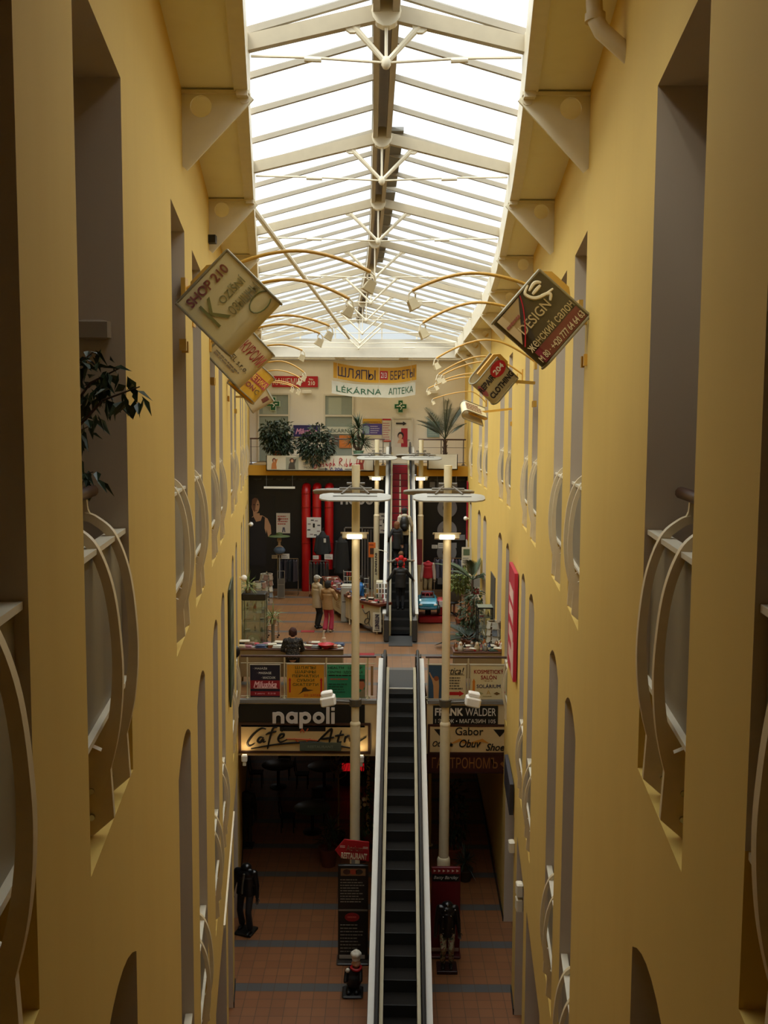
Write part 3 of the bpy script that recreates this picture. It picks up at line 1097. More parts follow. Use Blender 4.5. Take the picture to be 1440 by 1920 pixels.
lamp_post('cream lamp post on the middle floor, left of the upper escalator', -.29, 37.2, L2, 11.25, 8.28, 10.55, 9.70, 0, 0)
lamp_post('cream lamp post on the middle floor, right of the upper escalator', 1.45, 37.2, L2, 11.25, 8.28, 10.55, 9.70, 0, 0)

# ------------------------------------------------------------------ escalators
TREAD = mat('1f1c19', .8, 0, .3, 40)
TREAD.node_tree.nodes['Principled BSDF'].inputs['Specular IOR Level'].default_value = .08
RISER = mat('0f0e0d', .7)
REDRISER = mat('8e1420', .45)
RUBBER = mat('2c2c2e', .45)
CAP = mat('cbc6ba', .4)
INNER = mat('b4a47c', .45)
PANEL = mat('4b4a4a', .3, .2)
def escalator(label, name, x, Y0, z0, top_y, slope, red):
    """Y0, z0: where the incline starts; rises 5.1 m at 30 degrees"""
    run = 5.1 / math.tan(math.radians(30))
    rz = -math.atan(slope)
    t = thing('escalator', label, 'escalator', (x, Y0, z0), rz, 'escalators')
    tn = 5.1 / run
    lo, hi = -2.0, run + top_y
    prof = [(lo, 0), (-.5, 0), (0, .06), (.5, .5 * tn)] + [(run * k / 8, 5.1 * k / 8) for k in range(1, 8)] + [(run - .5, 5.1 - .5 * tn), (run, 5.04), (run + .5, 5.1), (hi, 5.1)]
    def sw(m, x0, x1, d0, d1, a=None, b=None):
        P = [p for p in prof if (a is None or p[0] >= a) and (b is None or p[0] <= b)]
        vs = []
        for (y, z) in P:
            vs += [(x0, y, z + d0), (x1, y, z + d0), (x1, y, z + d1), (x0, y, z + d1)]
        fs = [(3, 2, 1, 0), tuple(range(4 * len(P) - 4, 4 * len(P)))]
        for i in range(len(P) - 1):
            for k in range(4):
                fs.append((4 * i + k, 4 * i + (k + 1) % 4, 4 * i + 4 + (k + 1) % 4, 4 * i + 4 + k))
        return m.add(vs, fs)
    for s in (-1, 1):
        a, b = sorted((s * .50, s * .555))
        m = MB(); sw(m, a, b, -.55, .70, -1.2, run + .7)
        m.build('outer_cladding', mat('a89878', .5), t)
        a, b = sorted((s * .455, s * .57))
        m = MB(); sw(m, a, b, .70, .735, -1.2, run + .7)
        m.build('deck_cap', CAP, t)
        a, b = sorted((s * .405, s * .43))
        m = MB(); sw(m, a, b, .2, .87, -.6, run + .8)
        m.build('balustrade_panel', PANEL, t)
        a, b = sorted((s * .305, s * .37))
        m = MB(); sw(m, a, b, -.1, .50, -.6, run + .6)
        m.build('skirt_panel', INNER, t)
        P = [(s * .415, y, z + .90) for (y, z) in prof if y >= -.6 and y <= run + .8]
        y0, z0_ = P[0][1], P[0][2]
        y1, z1 = P[-1][1], P[-1][2]
        A = [(s * .415, y0 - .18 - .2 * math.sin(k * PI / 6), z0_ - .2 + .2 * math.cos(k * PI / 6)) for k in range(6, -1, -1)]
        B = [(s * .415, y1 + .1 + .2 * math.sin(k * PI / 6), z1 - .2 + .2 * math.cos(k * PI / 6)) for k in range(0, 7)]
        MB().tube(A + P + B, .038, 8).build('handrail', RUBBER, t, True)
        na, nb = sorted((s * .36, s * .52))
        MB().bbox(na, -1.35, 0, nb, -.55, .72, .03).build('newel', mat('3b3a39', .4), t)
        MB().bbox(na, run + .7, 5.1, nb, run + 1.0, 5.85, .03).build('newel', mat('3b3a39', .4), t)
    # steps, one by one
    k = -2
    y = -.55
    i = 0
    while y < run + .3:
        zz = 0 if y < 0 else min(5.1, y * tn)
        zn = 0 if y + .4 < 0 else min(5.1, (y + .4) * tn)
        m = MB()
        m.m = 0
        m.box(-.30, y + .02, zn - .05, .30, y + .42, zn)
        m.m = 1
        if zn - zz > .03:
            m.box(-.30, y, zz - .01, .30, y + .02, zn)
        if not (red and (y + .4) > 4.4):
            m.build('step', [TREAD, RISER], t)
        else:
            st = m.build('step', [TREAD, REDRISER], t)
            if y < run - .8:
                wdt = .09 - .012 * max(0, (y - 4.5))
                q = MB(); q.box(-wdt / 2 - .0, y - .006, zz + .01, wdt / 2, y + .0, zn - .01)
                q.build('pale_stripe', mat('cfc3a0', .5), st)
        y += .4
        i += 1
    MB().box(-.36, -1.9, -.03, .36, -.5, .02).build('lower_landing_plate', mat('2e2c29', .65, 0, .1, 20), t)
    MB().box(-.36, run + .25, 5.06, .36, hi, 5.115).build('upper_landing_plate', mat('2e2c29', .65, 0, .1, 20), t)
    MB().box(-.36, run + .22, 5.07, .36, run + .28, 5.125).build('comb_plate', mat('c8c2b2', .4), t)
    m = MB(); sw(m, -.5, .5, -.9, -.55)
    m.build('truss_base', mat('3a3530', .6), t)
    return t
RUN = 5.1 / math.tan(math.radians(30))
Y0a = 23.15 - RUN
escalator('long escalator with black steps rising from the ground floor to the middle floor', 'e', exx(Y0a) - .0, Y0a, L1, 2.1, .0165, False)
Y0b = 30.0
escalator('upper escalator with red step risers climbing to the far top gallery', 'e', .545, Y0b, L2, 1.2, .012, True)

# ------------------------------------------------------------------ railing of the middle floor with its notice boards
def railing(label, Y, z, xs, x0, x1, h, rails, post_m, group=None):
    t = thing('railing', label, 'railing', ((x0 + x1) / 2, Y, z), 0)
    o = ((x0 + x1) / 2, Y, z)
    MB(o).tube([(x0, Y, z + h), (x1, Y, z + h)], .03, 8).build('handrail', WOOD, t, True)
    for x in xs:
        m = MB(o)
        m.cyl((x, Y, z), (x, Y, z + h - .02), .02, n=8)
        m.build('post', post_m, t)
        m = MB(o)
        for a in (0, 2.1, 4.2):
            m.tube([(x, Y, z + .09), (x + .07 * math.cos(a + .5), Y + .07 * math.sin(a + .5), z + .015)], .014, 6)
        m.cyl((x, Y, z), (x, Y, z + .02), .05, n=10)
        m.build('post_foot', post_m, t)
    for r in rails:
        MB(o).tube([(x0, Y, z + r), (x1, Y, z + r)], .009, 6).build('rail', post_m, t)
    return t
PM = mat('c9bd9c', .4)
railing('wooden topped railing of the middle floor, left of the escalator', 22.5, L2, [-3.30, -2.40, -1.38, -.38], -3.46, -.17, 1.05, [.88, .06], PM)
railing('wooden topped railing of the middle floor, right of the escalator', 22.5, L2, [1.10, 2.07, 3.04], 1.03, 3.0, 1.05, [.88, .06], PM)
GF = mat('b9b09a', .4, .3)
def hang_board(label, x0, x1, z0, z1, col):
    r, M = board('notice_board', label, 'notice board', ((x0 + x1) / 2, 22.42, (z0 + z1) / 2), x1 - x0, z1 - z0, col, .02, border=.018, bm=GF, group='notice boards on the middle railing')
    return r, M, x1 - x0, z1 - z0
r, M, w, h = hang_board('dark blue board advertising massage on the railing beside the left wall', -3.22, -2.50, 5.15, 5.95, mat('16162e', .5))
for i, s in enumerate(('· MASÁŽE', '· MASSAGE', '· МАССАЖ')):
    text(r, s, M, -.12 + .1 * i, .32 - .115 * i, .34, .055, WHITE)
patch(r, M, rect(-w / 2, -.19, w / 2, .02), mat('8e1426', .5), name='red_band')
text(r, 'Milushka', M, 0, -.08, .56, .16, mat('efc0c4', .5), .02, .35, .012)
patch(r, M, rect(-.26, -.175, .3, -.165), WHITE, z=.006, name='underline')
patch(r, M, rect(-w / 2, -.36, w / 2, -.25), mat('8e1426', .5), name='red_band')
text(r, '2 patro   č.218', M, 0, -.305, .5, .05, mat('d8a0a8', .5), depth=.01)
r, M, w, h = hang_board('yellow board listing hats, scarves and gloves on the middle railing', -2.33, -1.43, 5.14, 5.97, mat('c98a1e', .5))
for i, (s, ww) in enumerate((('ШЛЯПЫ', .5), ('ШАРФЫ', .5), ('ПЕРЧАТКИ', .64), ('СУМКИ', .42), ('СКАТЕРТИ', .62))):
    text(r, s, M, 0, .34 - .105 * i, ww, .07, mat('2f4a1e', .5), .0)
text(r, '213 · 2.ЭТАЖ', M, .17, -.345, .42, .06, RED)
for sx in (-.38, .38):
    patch(r, M, [(sx - .018, -.28), (sx + .018, -.28), (sx + .018, .02), (sx + .035, .02), (sx, .09), (sx - .035, .02), (sx - .018, .02)], RED, name='arrow')
patch(r, M, [(-.19, -.34), (-.1, -.26), (-.07, -.17), (.0, -.14), (.05, -.2), (.2, -.22), (.06, -.25), (-.05, -.26)], mat('3a2410', .5), name='hat_picture')
r, M, w, h = hang_board('green health centre board on the railing, partly behind the lamp post', -1.36, -.44, 5.15, 5.97, mat('1e7a5a', .5))
patch(r, M, rect(-w / 2, .16, w / 2, h / 2), mat('3f9a70', .5), name='pale_band')
text(r, 'HEALTH   ЦЕНТР', M, -.02, .33, .82, .075, BLACK, depth=.012)
text(r, 'CENTRE  ЗДОРОВЬЯ', M, -.02, .22, .84, .075, BLACK, depth=.01)
lines(r, M, -.42, .12, .8, .05, 1, BLACK, 2)
lines(r, M, -.38, .02, .55, .06, 1, mat('9a3a2a', .5), 3)
lines(r, M, -.42, -.3, .5, .26, 4, mat('0e4a34', .5), 5)
patch(r, M, disc(.38, -.09, .075, .12), mat('b06a4c', .5), name='face_picture')
patch(r, M, [(.30, .0), (.46, .0), (.45, .05), (.38, .06), (.31, .05)], mat('2a1812', .5), z=.006, name='face_picture')
patch(r, M, [(.22, -.4), (.46, -.4), (.46, -.2), (.40, -.2)], mat('8a8068', .5), name='face_picture')
r, M, w, h = hang_board('pale lingerie board with a blue picture, half behind the right lamp post', 1.10, 2.0, 5.15, 5.97, mat('d2c39c', .5))
patch(r, M, rect(-w / 2, -h / 2, -.12, h / 2), mat('2e4a66', .5), name='picture')
patch(r, M, [(-.32, -.41), (-.2, -.41), (-.19, -.1), (-.2, .06), (-.3, .05), (-.36, .12), (-.42, .24), (-.44, .22), (-.36, .03), (-.33, -.1)], mat('b88a5c', .5), z=.006, name='figure_picture')
patch(r, M, disc(-.26, .08, .06), mat('8a4a28', .5), z=.007, name='figure_picture')
text(r, 'stica!', M, .2, .27, .42, .17, BLACK, .006, .35)
patch(r, M, rect(-.02, .165, .42, .175), BLACK, name='underline')
lines(r, M, -.05, -.2, .48, .33, 5, mat('5a5040', .5), 8, fill=.55)
patch(r, M, [(-.08, -.33), (.3, -.33), (.3, -.36), (.42, -.29), (.3, -.22), (.3, -.25), (-.08, -.25)], RED, name='arrow')
lines(r, M, -.08, -.41, .18, .04, 1, BLACK, 44)
r, M, w, h = hang_board('cream beauty salon and solarium board at the right end of the railing', 2.12, 3.0, 5.14, 5.97, mat('d3c397', .5))
text(r, 'KOSMETICKÝ', M, 0, .27, .72, .12, mat('8e1a1e', .5), .014)
text(r, 'SALÓN', M, 0, .13, .38, .12, mat('8e1a1e', .5), .014)
text(r, '* * *', M, 0, .03, .2, .03, mat('c09a6a', .5))
text(r, 'SOLÁRIUM', M, 0, -.09, .58, .11, mat('2c2a4a', .5), .012)
for sx in (-.36, .36):
    patch(r, M, [(sx - .03, -.38), (sx + .03, -.38), (sx + .03, 0), (sx + .04, 0), (sx, .09), (sx - .04, 0), (sx - .03, 0)], mat('c8781e', .5), name='arrow')
    patch(r, M, disc(sx, -.25, .045), RED, z=.006, name='badge')
text(r, 'A', M, 0, -.25, .1, .1, mat('c09a50', .5))
patch(r, M, [(.12, -.28), (.2, -.24), (.28, -.28), (.2, -.32)], mat('6a4a1a', .5), name='emblem')
patch(r, M, [(-.28, -.28), (-.2, -.24), (-.12, -.28), (-.2, -.32)], mat('a8a070', .5), name='emblem')
lines(r, M, -.14, -.37, .28, .04, 1, mat('9a8a5a', .5), 4)
# narrow vertical board at the end of the left railing
tag(MB((-.25, 22.46, 5.2)).box(-.3, 22.45, 5.2, -.24, 22.47, 5.93).build('narrow_panel', mat('8a6a40', .5)), 'narrow brown panel on the railing end beside the escalator', 'panel').location = (-.25, 22.46, 5.2)

# ------------------------------------------------------------------ shop signs on the fascia
YF = FRONT - .045
r, M = board('shop_sign', 'black sign with white lettering above the café sign', 'shop sign', (-1.97, YF, 4.72), 3.06, .56, BLACK, .03, group='signs on the fascia')
patch(r, M, rect(-.53, -.38, .58, -.27), BLACK, .03, 'panel_drop', 0)
round_letters(r, M, .05, -.04, .285, mat('c9c2bc', .5), .03, .29)
r, M = board('shop_sign', 'lit cream café sign with brushed black lettering', 'shop sign', (-1.9, YF, 4.17), 3.08, .64, mat('c4aa78', .5), .04, border=.06, bm=mat('3a2014', .5), group='signs on the fascia')
def brush(parent, M, strokes, rr, m, name='lettering'):
    mb = MB()
    for st in strokes:
        q = spline([(a, b) for a, b in st], 5)
        n = len(q)
        mb.tube([M @ Vector((a, b, .012)) for a, b in q], [rr * (.5 + .8 * math.sin(PI * (i + .6) / (n + .4))) for i in range(n)], 6, flat=1)
    return mb.build(name, m, parent, True)
brush(r, M, [
    [(-.93, .22), (-1.05, .24), (-1.25, .08), (-1.38, -.12), (-1.34, -.2), (-1.22, -.14)],                       # C
    [(-.98, .0), (-1.08, .02), (-1.14, -.07), (-1.08, -.11), (-1.0, -.02), (-1.0, -.1), (-.94, -.08)],            # a
    [(-.66, .27), (-.76, .24), (-.84, .0), (-.90, -.27)], [(-.94, .08), (-.84, .13), (-.68, .17)],                # f
    [(-.62, -.02), (-.52, .03), (-.5, .1), (-.58, .09), (-.64, -.02), (-.58, -.1), (-.42, -.03)], [(-.56, .17), (-.48, .24)],   # é
    [(.28, -.12), (.45, .05), (.66, .24), (.62, .0), (.60, -.12)], [(.40, -.02), (.55, .0), (.72, .03)],          # A
    [(.90, .2), (.82, -.02), (.82, -.1), (.9, -.08)], [(.74, .06), (.96, .1)],                                    # t
    [(1.0, .06), (.97, -.1)], [(.98, -.02), (1.05, .06), (1.1, .05)],                                             # r
    [(1.14, .05), (1.11, -.08)],                                                                                  # i
    [(1.22, .05), (1.18, -.07), (1.26, -.08), (1.33, .04), (1.30, -.08), (1.5, .04)],                             # um
    [(-1.3, -.27), (-.7, -.16), (0, -.1), (.5, -.13), (.9, -.2), (1.35, -.28)]], .022, BLACK)
brush(r, M, [[(-.25, .0), (-.14, -.1), (.02, -.1), (.14, .0)], [(-.45, -.02), (.0, -.03), (.35, -.06)], [(-.1, .14), (-.06, .22), (.0, .14)], [(.05, .18), (.09, .24)]], .014, mat('b4502a', .5), 'cup_drawing')
r2, M = board('shop_sign', 'small grey restaurant plate below the café sign', 'shop sign', (-1.51, YF - .06, 3.975), 1.0, .2, mat('4a5348', .5), .02, group='signs on the fascia')
text(r2, 'RESTAURANT', M, 0, 0, .62, .06, mat('7a8070', .5))
r, M = board('shop_sign', 'black sign with white lettering and shop number 105', 'shop sign', (2.0, YF, 4.73), 1.57, .52, BLACK, .03, group='signs on the fascia')
text(r, 'FRANK', M, -.4, .11, .68, .19, mat('d8d2c8', .5), .03)
text(r, 'WALDER', M, .37, .11, .74, .19, mat('d8d2c8', .5))
text(r, 'I ЭТАЖ • МАГАЗИН 105', M, 0, -.115, 1.46, .1, mat('d8d2c8', .5), 0)
r, M = board('shop_sign', 'cream shoe shop sign with black arrows', 'shop sign', (2.12, YF, 4.16), 1.95, .64, mat('cdb384', .5), .04, border=.05, bm=mat('3a1a12', .5), group='signs on the fascia')
text(r, 'Gabor', M, -.02, .2, .68, .2, BLACK, .01)
for sx in (-.72, .72):
    patch(r, M, [(sx - .16, .25), (sx + .16, .25), (sx, .06), ], BLACK, name='arrow')
patch(r, M, [(-.5, -.12), (-.25, .02), (.0, -.08), (.3, .02), (.5, -.12), (.3, -.06), (.0, -.14), (-.25, -.06)], mat('c98a3a', .5), name='swoosh')
text(r, 'Обувь', M, -.66, -.13, .5, .17, BLACK, .012, .3, .012)
text(r, 'Obuv', M, .0, -.1, .52, .2, BLACK, .012, .3, .012)
text(r, 'Shoes', M, .66, -.19, .54, .18, BLACK, .012, .3, .012)
r, M = board('shop_sign', 'dark red grocery sign with gold old style lettering', 'shop sign', (2.1, YF, 3.55), 2.02, .42, mat('3a100e', .5), .04, border=.03, bm=mat('2a0c08', .5), group='signs on the fascia')
text(r, 'ГАСТРОНОМЪ', M, -.1, .02, 1.6, .27, mat('8a5a2c', .5), 0)
patch(r, M, [(.76, .0), (.82, .06), (.9, -.06), (.94, -.02), (.95, -.15), (.82, -.14), (.86, -.1)], mat('8a5a2c', .5), name='arrow')
# little floods that light the café sign
for x, lb in ((-3.33, 'left'), (-.52, 'right')):
    t = thing('sign_floodlight', 'small white floodlight at the %s foot of the café sign' % lb, 'floodlight', (x, 22.1, 3.72), 0, 'floodlights of the café sign')
    MB().bbox(-.07, -.06, -.06, .07, .06, .1, .02).build('lamp_body', WHITE, t)
    MB().bbox(-.04, -.04, -.16, .04, .04, -.06, .01).build('mount', WHITE, t)
    MB().tube([(0, 0, -.1), (0, .25, -.1)], .015, 6).build('arm', WHITE, t)
    MB().box(-.055, .02, .1, .055, .05, .105).build('lens', mat('ffd9a0', .4, emit=3), t)
    l = bpy.data.lights.new('sign_glow', 'SPOT')
    l.energy, l.color, l.spot_size, l.spot_blend, l.shadow_soft_size = 5.0, (1, .72, .38), 2.6, .9, .04
    lo = bpy.data.objects.new('sign_glow', l)
    COL.objects.link(lo)
    lo.parent = t
    lo.location = (0, 0, .13)
    lo.rotation_euler = Vector((0, .55, .8)).to_track_quat('-Z', 'Y').to_euler()
# ------------------------------------------------------------------ projecting signs on the two walls
def wall_sign(label, c, e1, e2, size, bend, paper, Yf, s, design, back=True):
    """U shaped clear sheet round a printed board. e1 reading direction, e2 up; bend: which edge is rolled ('bottom' or 'left')"""
    e1, e2 = Vector(e1).normalized(), Vector(e2)
    e2 = (e2 - e1 * e2.dot(e1)).normalized()
    nrm = e1.cross(e2)
    if nrm.y > 0:
        nrm = -nrm
    M3 = Matrix((e1, e2, nrm)).transposed()
    t = thing('projecting_sign', label, 'sign', c, 0, 'projecting signs on the walls')
    M = M3.to_4x4()
    a = size / 2
    dp = .22
    bm = {'bottom': lambda v, p, q: Vector((v, p, q)), 'left': lambda v, p, q: Vector((p, v, q)), 'right': lambda v, p, q: Vector((-p, v, q))}[bend]
    # sheet: front face, rolled edge, back face
    prof = [(-a, 0)] if True else []
    prof = [(a, 0.0)]
    for k in range(0, 9):
        an = PI / 2 + PI * k / 8
        prof.append((-a + dp / 2 + math.cos(an) * dp / 2 * 1.0, -dp / 2 + math.sin(an) * dp / 2))
    prof.append((a, -dp))
    vs = []
    for (p, q) in prof:
        for v in (-a, a):
            vs.append(M @ (bm(v, p, q + .012)))
    fs = [(2 * i, 2 * i + 1, 2 * i + 3, 2 * i + 2) for i in range(len(prof) - 1)]
    MB().add(vs, fs).build('clear_sheet', ACRYL, t, True)
    # printed paper behind it (front and back)
    prof2 = [(u, w) for u, w in prof]
    vs = []
    for (p, q) in prof2:
        q2 = q if True else q
        for v in (-a + .012, a - .012):
            vs.append(M @ (bm(v, p * .985, q * .96 - .004)))
    MB().add(vs, fs).build('printed_board', paper, t, True)
    # frame strips on the straight edges
    m = MB()
    fm = mat('8f866c', .35, .3)
    for v in (-a, a):
        pts = [M @ (bm(v, p, q + .006)) for p, q in prof]
        m.tube(pts, .012, 6)
    for q in (0, -dp):
        m.tube([M @ (bm(v, a, q)) for v in (-a, a)], .012, 6)
    m.build('edge_frame', fm, t)
    # yellow wall plate and arm
    wp = Vector((wx(s, Yf), Yf, c.z)) - c
    m = MB()
    m.bar(wp, Vector((0, 0, 0)) + nrm * -.12, .05, .05)
    m.build('wall_arm', YELLOWPIPE, t)
    cc = nrm * (-dp / 2)
    mb = MB()
    oct_ = [(-.24, -.1), (-.1, -.24), (.1, -.24), (.24, -.1), (.24, .36), (.1, .44), (-.1, .44), (-.24, .36)]
    Mo = Matrix.Translation(cc) @ Matrix((Vector((s, 0, .15)).normalized(), Vector((0, 0, 1)), Vector((0, -s if s < 0 else -s, 0)))).transposed().to_4x4()
    X = Vector((s * .35, 0, .36)).normalized() * .0
    Q = Matrix.Translation(cc + e2 * (.10) + e1 * {'bottom': 0, 'left': .1, 'right': -.1}[bend]) @ M
    mb.prism([(-.2, -.2), (.2, -.2), (.2, .20), (.1, .28), (-.1, .28), (-.2, .20)] if bend == 'bottom' else [(-.2, -.2), (.2, -.2), (.28, -.1), (.28, .1), (.2, .2), (-.2, .2)] if bend == 'left' else [(.2, .2), (-.2, .2), (-.28, .1), (-.28, -.1), (-.2, -.2), (.2, -.2)], Q, .03)
    mb.build('back_plate', YELLOWPIPE, t)
    for q in (-1, 1):
        m = MB()
        p = Vector((wx(s, Yf + q * .12), Yf + q * .12, c.z - .34)) - c
        m.box(p.x - .03, p.y - .02, p.z - .05, p.x + .03, p.y + .02, p.z + .05)
        m.build('wall_hook', YELLOWPIPE, t)
    design(t, M @ Matrix.Translation((0, 0, .004)), a)
    return t
S7 = .63
def d_shop(t, M, a):
    text(t, 'SHOP 210', M, -.02, .225, .46, .085, mat('7a1f28', .5), .02)
    text(t, 'K', M, -.13, .03, .15, .24, mat('6f7440', .5), -.005)
    text(t, 'OZÍŠNÍ', M, .1, .06, .28, .085, mat('7d7a52', .5), -.012)
    text(t, 'ОЗЫШНЫ', M, .12, -.07, .32, .085, mat('7d7a52', .5), -.012)
    m = MB()
    m.tube([M @ Vector((.2 + .11 * math.cos(k * PI / 9), -.19 + .07 * math.sin(k * PI / 9), .0)) for k in range(1, 17)], .006, 5)
    m.build('curl_drawing', mat('6f7440', .5), t)
PAPER = mat('ece0b4', .5)
cS = Vector((-1.345, 8.2, 12.72))
wall_sign('pale square sign reading shop 210 on the left wall', cS, (.45, .0, .46), (-.44, 0, .45), S7, 'bottom', PAPER, 8.5, -1, d_shop)
def d_curs(t, M, a):
    patch(t, M, rect(-.28, .02, -.2, .3), RED, name='red_stripe')
    text(t, 'ЭКСКУРСИИ', M, .02, .13, .54, .17, mat('a8262c', .5), -.004)
    text(t, 'GETEL s.r.o.', M, .0, -.09, .46, .075, mat('3a2c28', .5), -.004)
    lines(t, M, -.25, -.24, .45, .07, 2, mat('8a7a6a', .5), 6)
wall_sign('cream sign with red excursion lettering behind the shop 210 sign', at(450, 664, 12.6), (.66, .1, -.7), (.7, .1, .66), S7 * 1.02, 'right', mat('e2d2a8', .5), 13.0, -1, d_curs)
def d_yel(t, M, a):
    patch(t, M, rect(-.28, -.02, .28, .14), mat('a51f26', .5), name='red_stripe', d=.003)
    text(t, 'КОСМЕТИКА', M, 0, .06, .54, .11, mat('e0b02a', .5), 0, depth=.012)
    text(t, 'SALON', M, -.06, -.12, .4, .1, mat('8a1c22', .5), .02)
    text(t, 'C', M, .2, -.13, .08, .1, mat('5a4a1c', .5))
wall_sign('yellow sign with a red stripe, third on the left wall', at(474, 712, 17.6), (.66, .15, -.6), (.6, .35, .66), S7 * .98, 'right', mat('d8a61c', .5), 18.0, -1, d_yel)
def d_small(t, M, a):
    patch(t, M, rect(-.22, -.05, .0, .05), mat('5a4a6a', .5), name='print_block')
    patch(t, M, rect(.05, -.2, .22, -.1), mat('7a2a3a', .5), name='print_block')
    lines(t, M, -.22, .1, .4, .1, 2, mat('6a5a5a', .5), 9)
wall_sign('small pale sign farthest back on the left wall', at(482, 744, 22.5), (.6, 0, .34), (-.34, 0, .5), S7 * .9, 'bottom', mat('e0d0b4', .5), 22.6, -1, d_small)
def d_salon(t, M, a):
    patch(t, M, [(-a + .02, -.02), (-.0, a - .02), (-a + .02, a - .02)], mat('b59c70', .5), name='beige_corner', d=.003)
    m = MB()
    m.tube([M @ Vector((x, y, .004)) for x, y in spline([(-a + .02, -.05), (-.16, .05), (-.04, .18), (.02, a - .02)])], .006, 5)
    m.build('red_line', RED, t)
    patch(t, M, rect(-a + .04, -a + .02, a - .02, -a + .15), mat('6e1626', .5), name='maroon_stripe', d=.003)
    text(t, 'DESIGN', M, -.03, .06, .34, .09, mat('c9b48a', .5), .004)
    text(t, 'женский салон', M, .0, -.09, .54, .085, mat('c9b48a', .5), .004)
    text(t, 'M 80 · +420 777 64 64 63', M, .0, -.225, .54, .06, mat('c9b48a', .5), .004, depth=.012)
    lines(t, M @ Matrix.Translation((0, 0, .006)), -.26, .14, .2, .05, 1, mat('8a4a3a', .5), 45)
    brush(t, M, [[(.13, .28), (.06, .25), (.08, .17), (.16, .12), (.25, .1)], [(.1, .24), (.18, .25), (.22, .21)], [(.1, .2), (.2, .2)], [(.14, .14), (.2, .09), (.16, .05)]], .013, mat('d8c8a0', .5), 'bird_emblem')
wall_sign('dark brown salon sign with a maroon stripe on the right wall', Vector((1.345, 8.2, 12.60)), (.43, 0, .50), (-.47, 0, .45), S7 * .93, 'left', mat('3a3128', .35), 8.4, 1, d_salon)
def d_repair(t, M, a):
    text(t, 'REPAIR OF', M, -.04, .12, .5, .12, mat('2a2230', .5), .03)
    text(t, 'CLOTHING', M, .03, -.12, .52, .12, mat('2a2230', .5), .03)
    patch(t, M, disc(.17, .14, .15, .13), mat('b81c28', .5), name='red_disc', d=.012, z=.012)
    text(t, '204', M, .17, .14, .2, .1, WHITE, .02, depth=.02)
    patch(t, M, disc(-.25, .08, .04, .14), mat('b0606a', .5), name='pink_print')
wall_sign('white clothing repair sign with a red disc on the right wall', at(930, 716, 15.2), (.5, .0, .62), (-.5, -.42, .42), S7 * .92, 'left', mat('e8e0c8', .5), 15.5, 1, d_repair)
def d_far(t, M, a):
    lines(t, M, -.22, -.2, .4, .4, 4, mat('8a5a4a', .5), 4)
wall_sign('small cream sign curled like a trough on the right wall', at(890, 766, 21.5), (.6, .1, -.22), (.1, .55, .2), S7 * .9, 'left', mat('ece2c4', .5), 21.6, 1, d_far)

def arch_lamp(label, s, Y, endpx, apexpx, startz):
    e = at(endpx[0], endpx[1], Y)
    ap = at(apexpx[0], apexpx[1], Y)
    w = Vector((wx(s, Y), Y, startz))
    t = thing('arched_lamp', label, 'lamp', w, 0, 'arched yellow lamps on the walls')
    pts = []
    x0, x1 = w.x, e.x
    za, zt = ap.z, e.z
    ua = (ap.x - x0) / (x1 - x0)
    for k in range(21):
        u = k / 20
        if u < ua:
            v = (u / ua)
            z = startz + (za - startz) * math.sin(v * PI / 2)
        else:
            v = (u - ua) / (1 - ua)
            z = za - (za - zt) * (v ** 1.7)
        pts.append((x0 + (x1 - x0) * u, Y, z))
    MB(w).tube(pts, .016, 8).build('arched_tube', YELLOWPIPE, t, True)
    MB(w).box(w.x - .02, Y - .06, startz - .12, w.x + .02, Y + .06, startz + .1).build('wall_plate', YELLOWPIPE, t)
    R = Matrix.Translation(e + Vector((0, 0, -.11))) @ Matrix.Rotation(-s * .5, 4, 'Y') @ Matrix.Rotation(.3, 4, 'Z')
    m = MB(w)
    m.tube([e, e + Vector((.03, .0, -.03)), R @ Vector((.045, 0, .02))], .009, 6)
    m.tube([e, e + Vector((-.03, .0, -.03)), R @ Vector((-.045, 0, .02))], .009, 6)
    m.build('yoke', STEEL, t)
    m = MB(w)
    m.add([R @ Vector(v) for v in [(-.05, -.035, -.06), (.05, -.035, -.06), (.05, .035, -.06), (-.05, .035, -.06), (-.036, -.03, .035), (.036, -.03, .035), (.036, .03, .035), (-.036, .03, .035)]],
          [(3, 2, 1, 0), (4, 5, 6, 7), (0, 1, 5, 4), (1, 2, 6, 5), (2, 3, 7, 6), (3, 0, 4, 7)])
    m.box(-.055, -.04, -.07, .055, .04, -.06, R)
    m.build('lamp_head', CREAM, t)
LA = [(-1, 8.6, (695, 510), (560, 470)), (-1, 9.5, (655, 560), (545, 524)), (-1, 12.3, (618, 611), (540, 591)), (-1, 13.4, (600, 625), (530, 608)), (-1, 16.4, (567, 657), (525, 646)),
      (-1, 20.0, (570, 698), (525, 677)), (-1, 22.6, (562, 708), (520, 694)), (-1, 27.0, (560, 728), (520, 714)), (-1, 28.2, (548, 724), (515, 717)),
      (1, 9.1, (773, 545), (885, 512)), (1, 11.1, (793, 605), (896, 567)), (1, 15.4, (818, 672), (912, 637)), (1, 18.6, (822, 702), (905, 668)), (1, 20.0, (830, 703), (908, 678)),
      (1, 23.4, (818, 718), (888, 700)), (1, 26.5, (803, 728), (880, 707)), (1, 29.5, (812, 748), (880, 734))]
ci = {-1: 0, 1: 0}
for s, Y, e, a in LA:
    arch_lamp('white lamp on an arched yellow arm from the %s wall, %s from the viewer' % ('left' if s < 0 else 'right', ORD[ci[s]]), s, Y, e, a, at(*a, Y).z - .35)
    ci[s] += 1
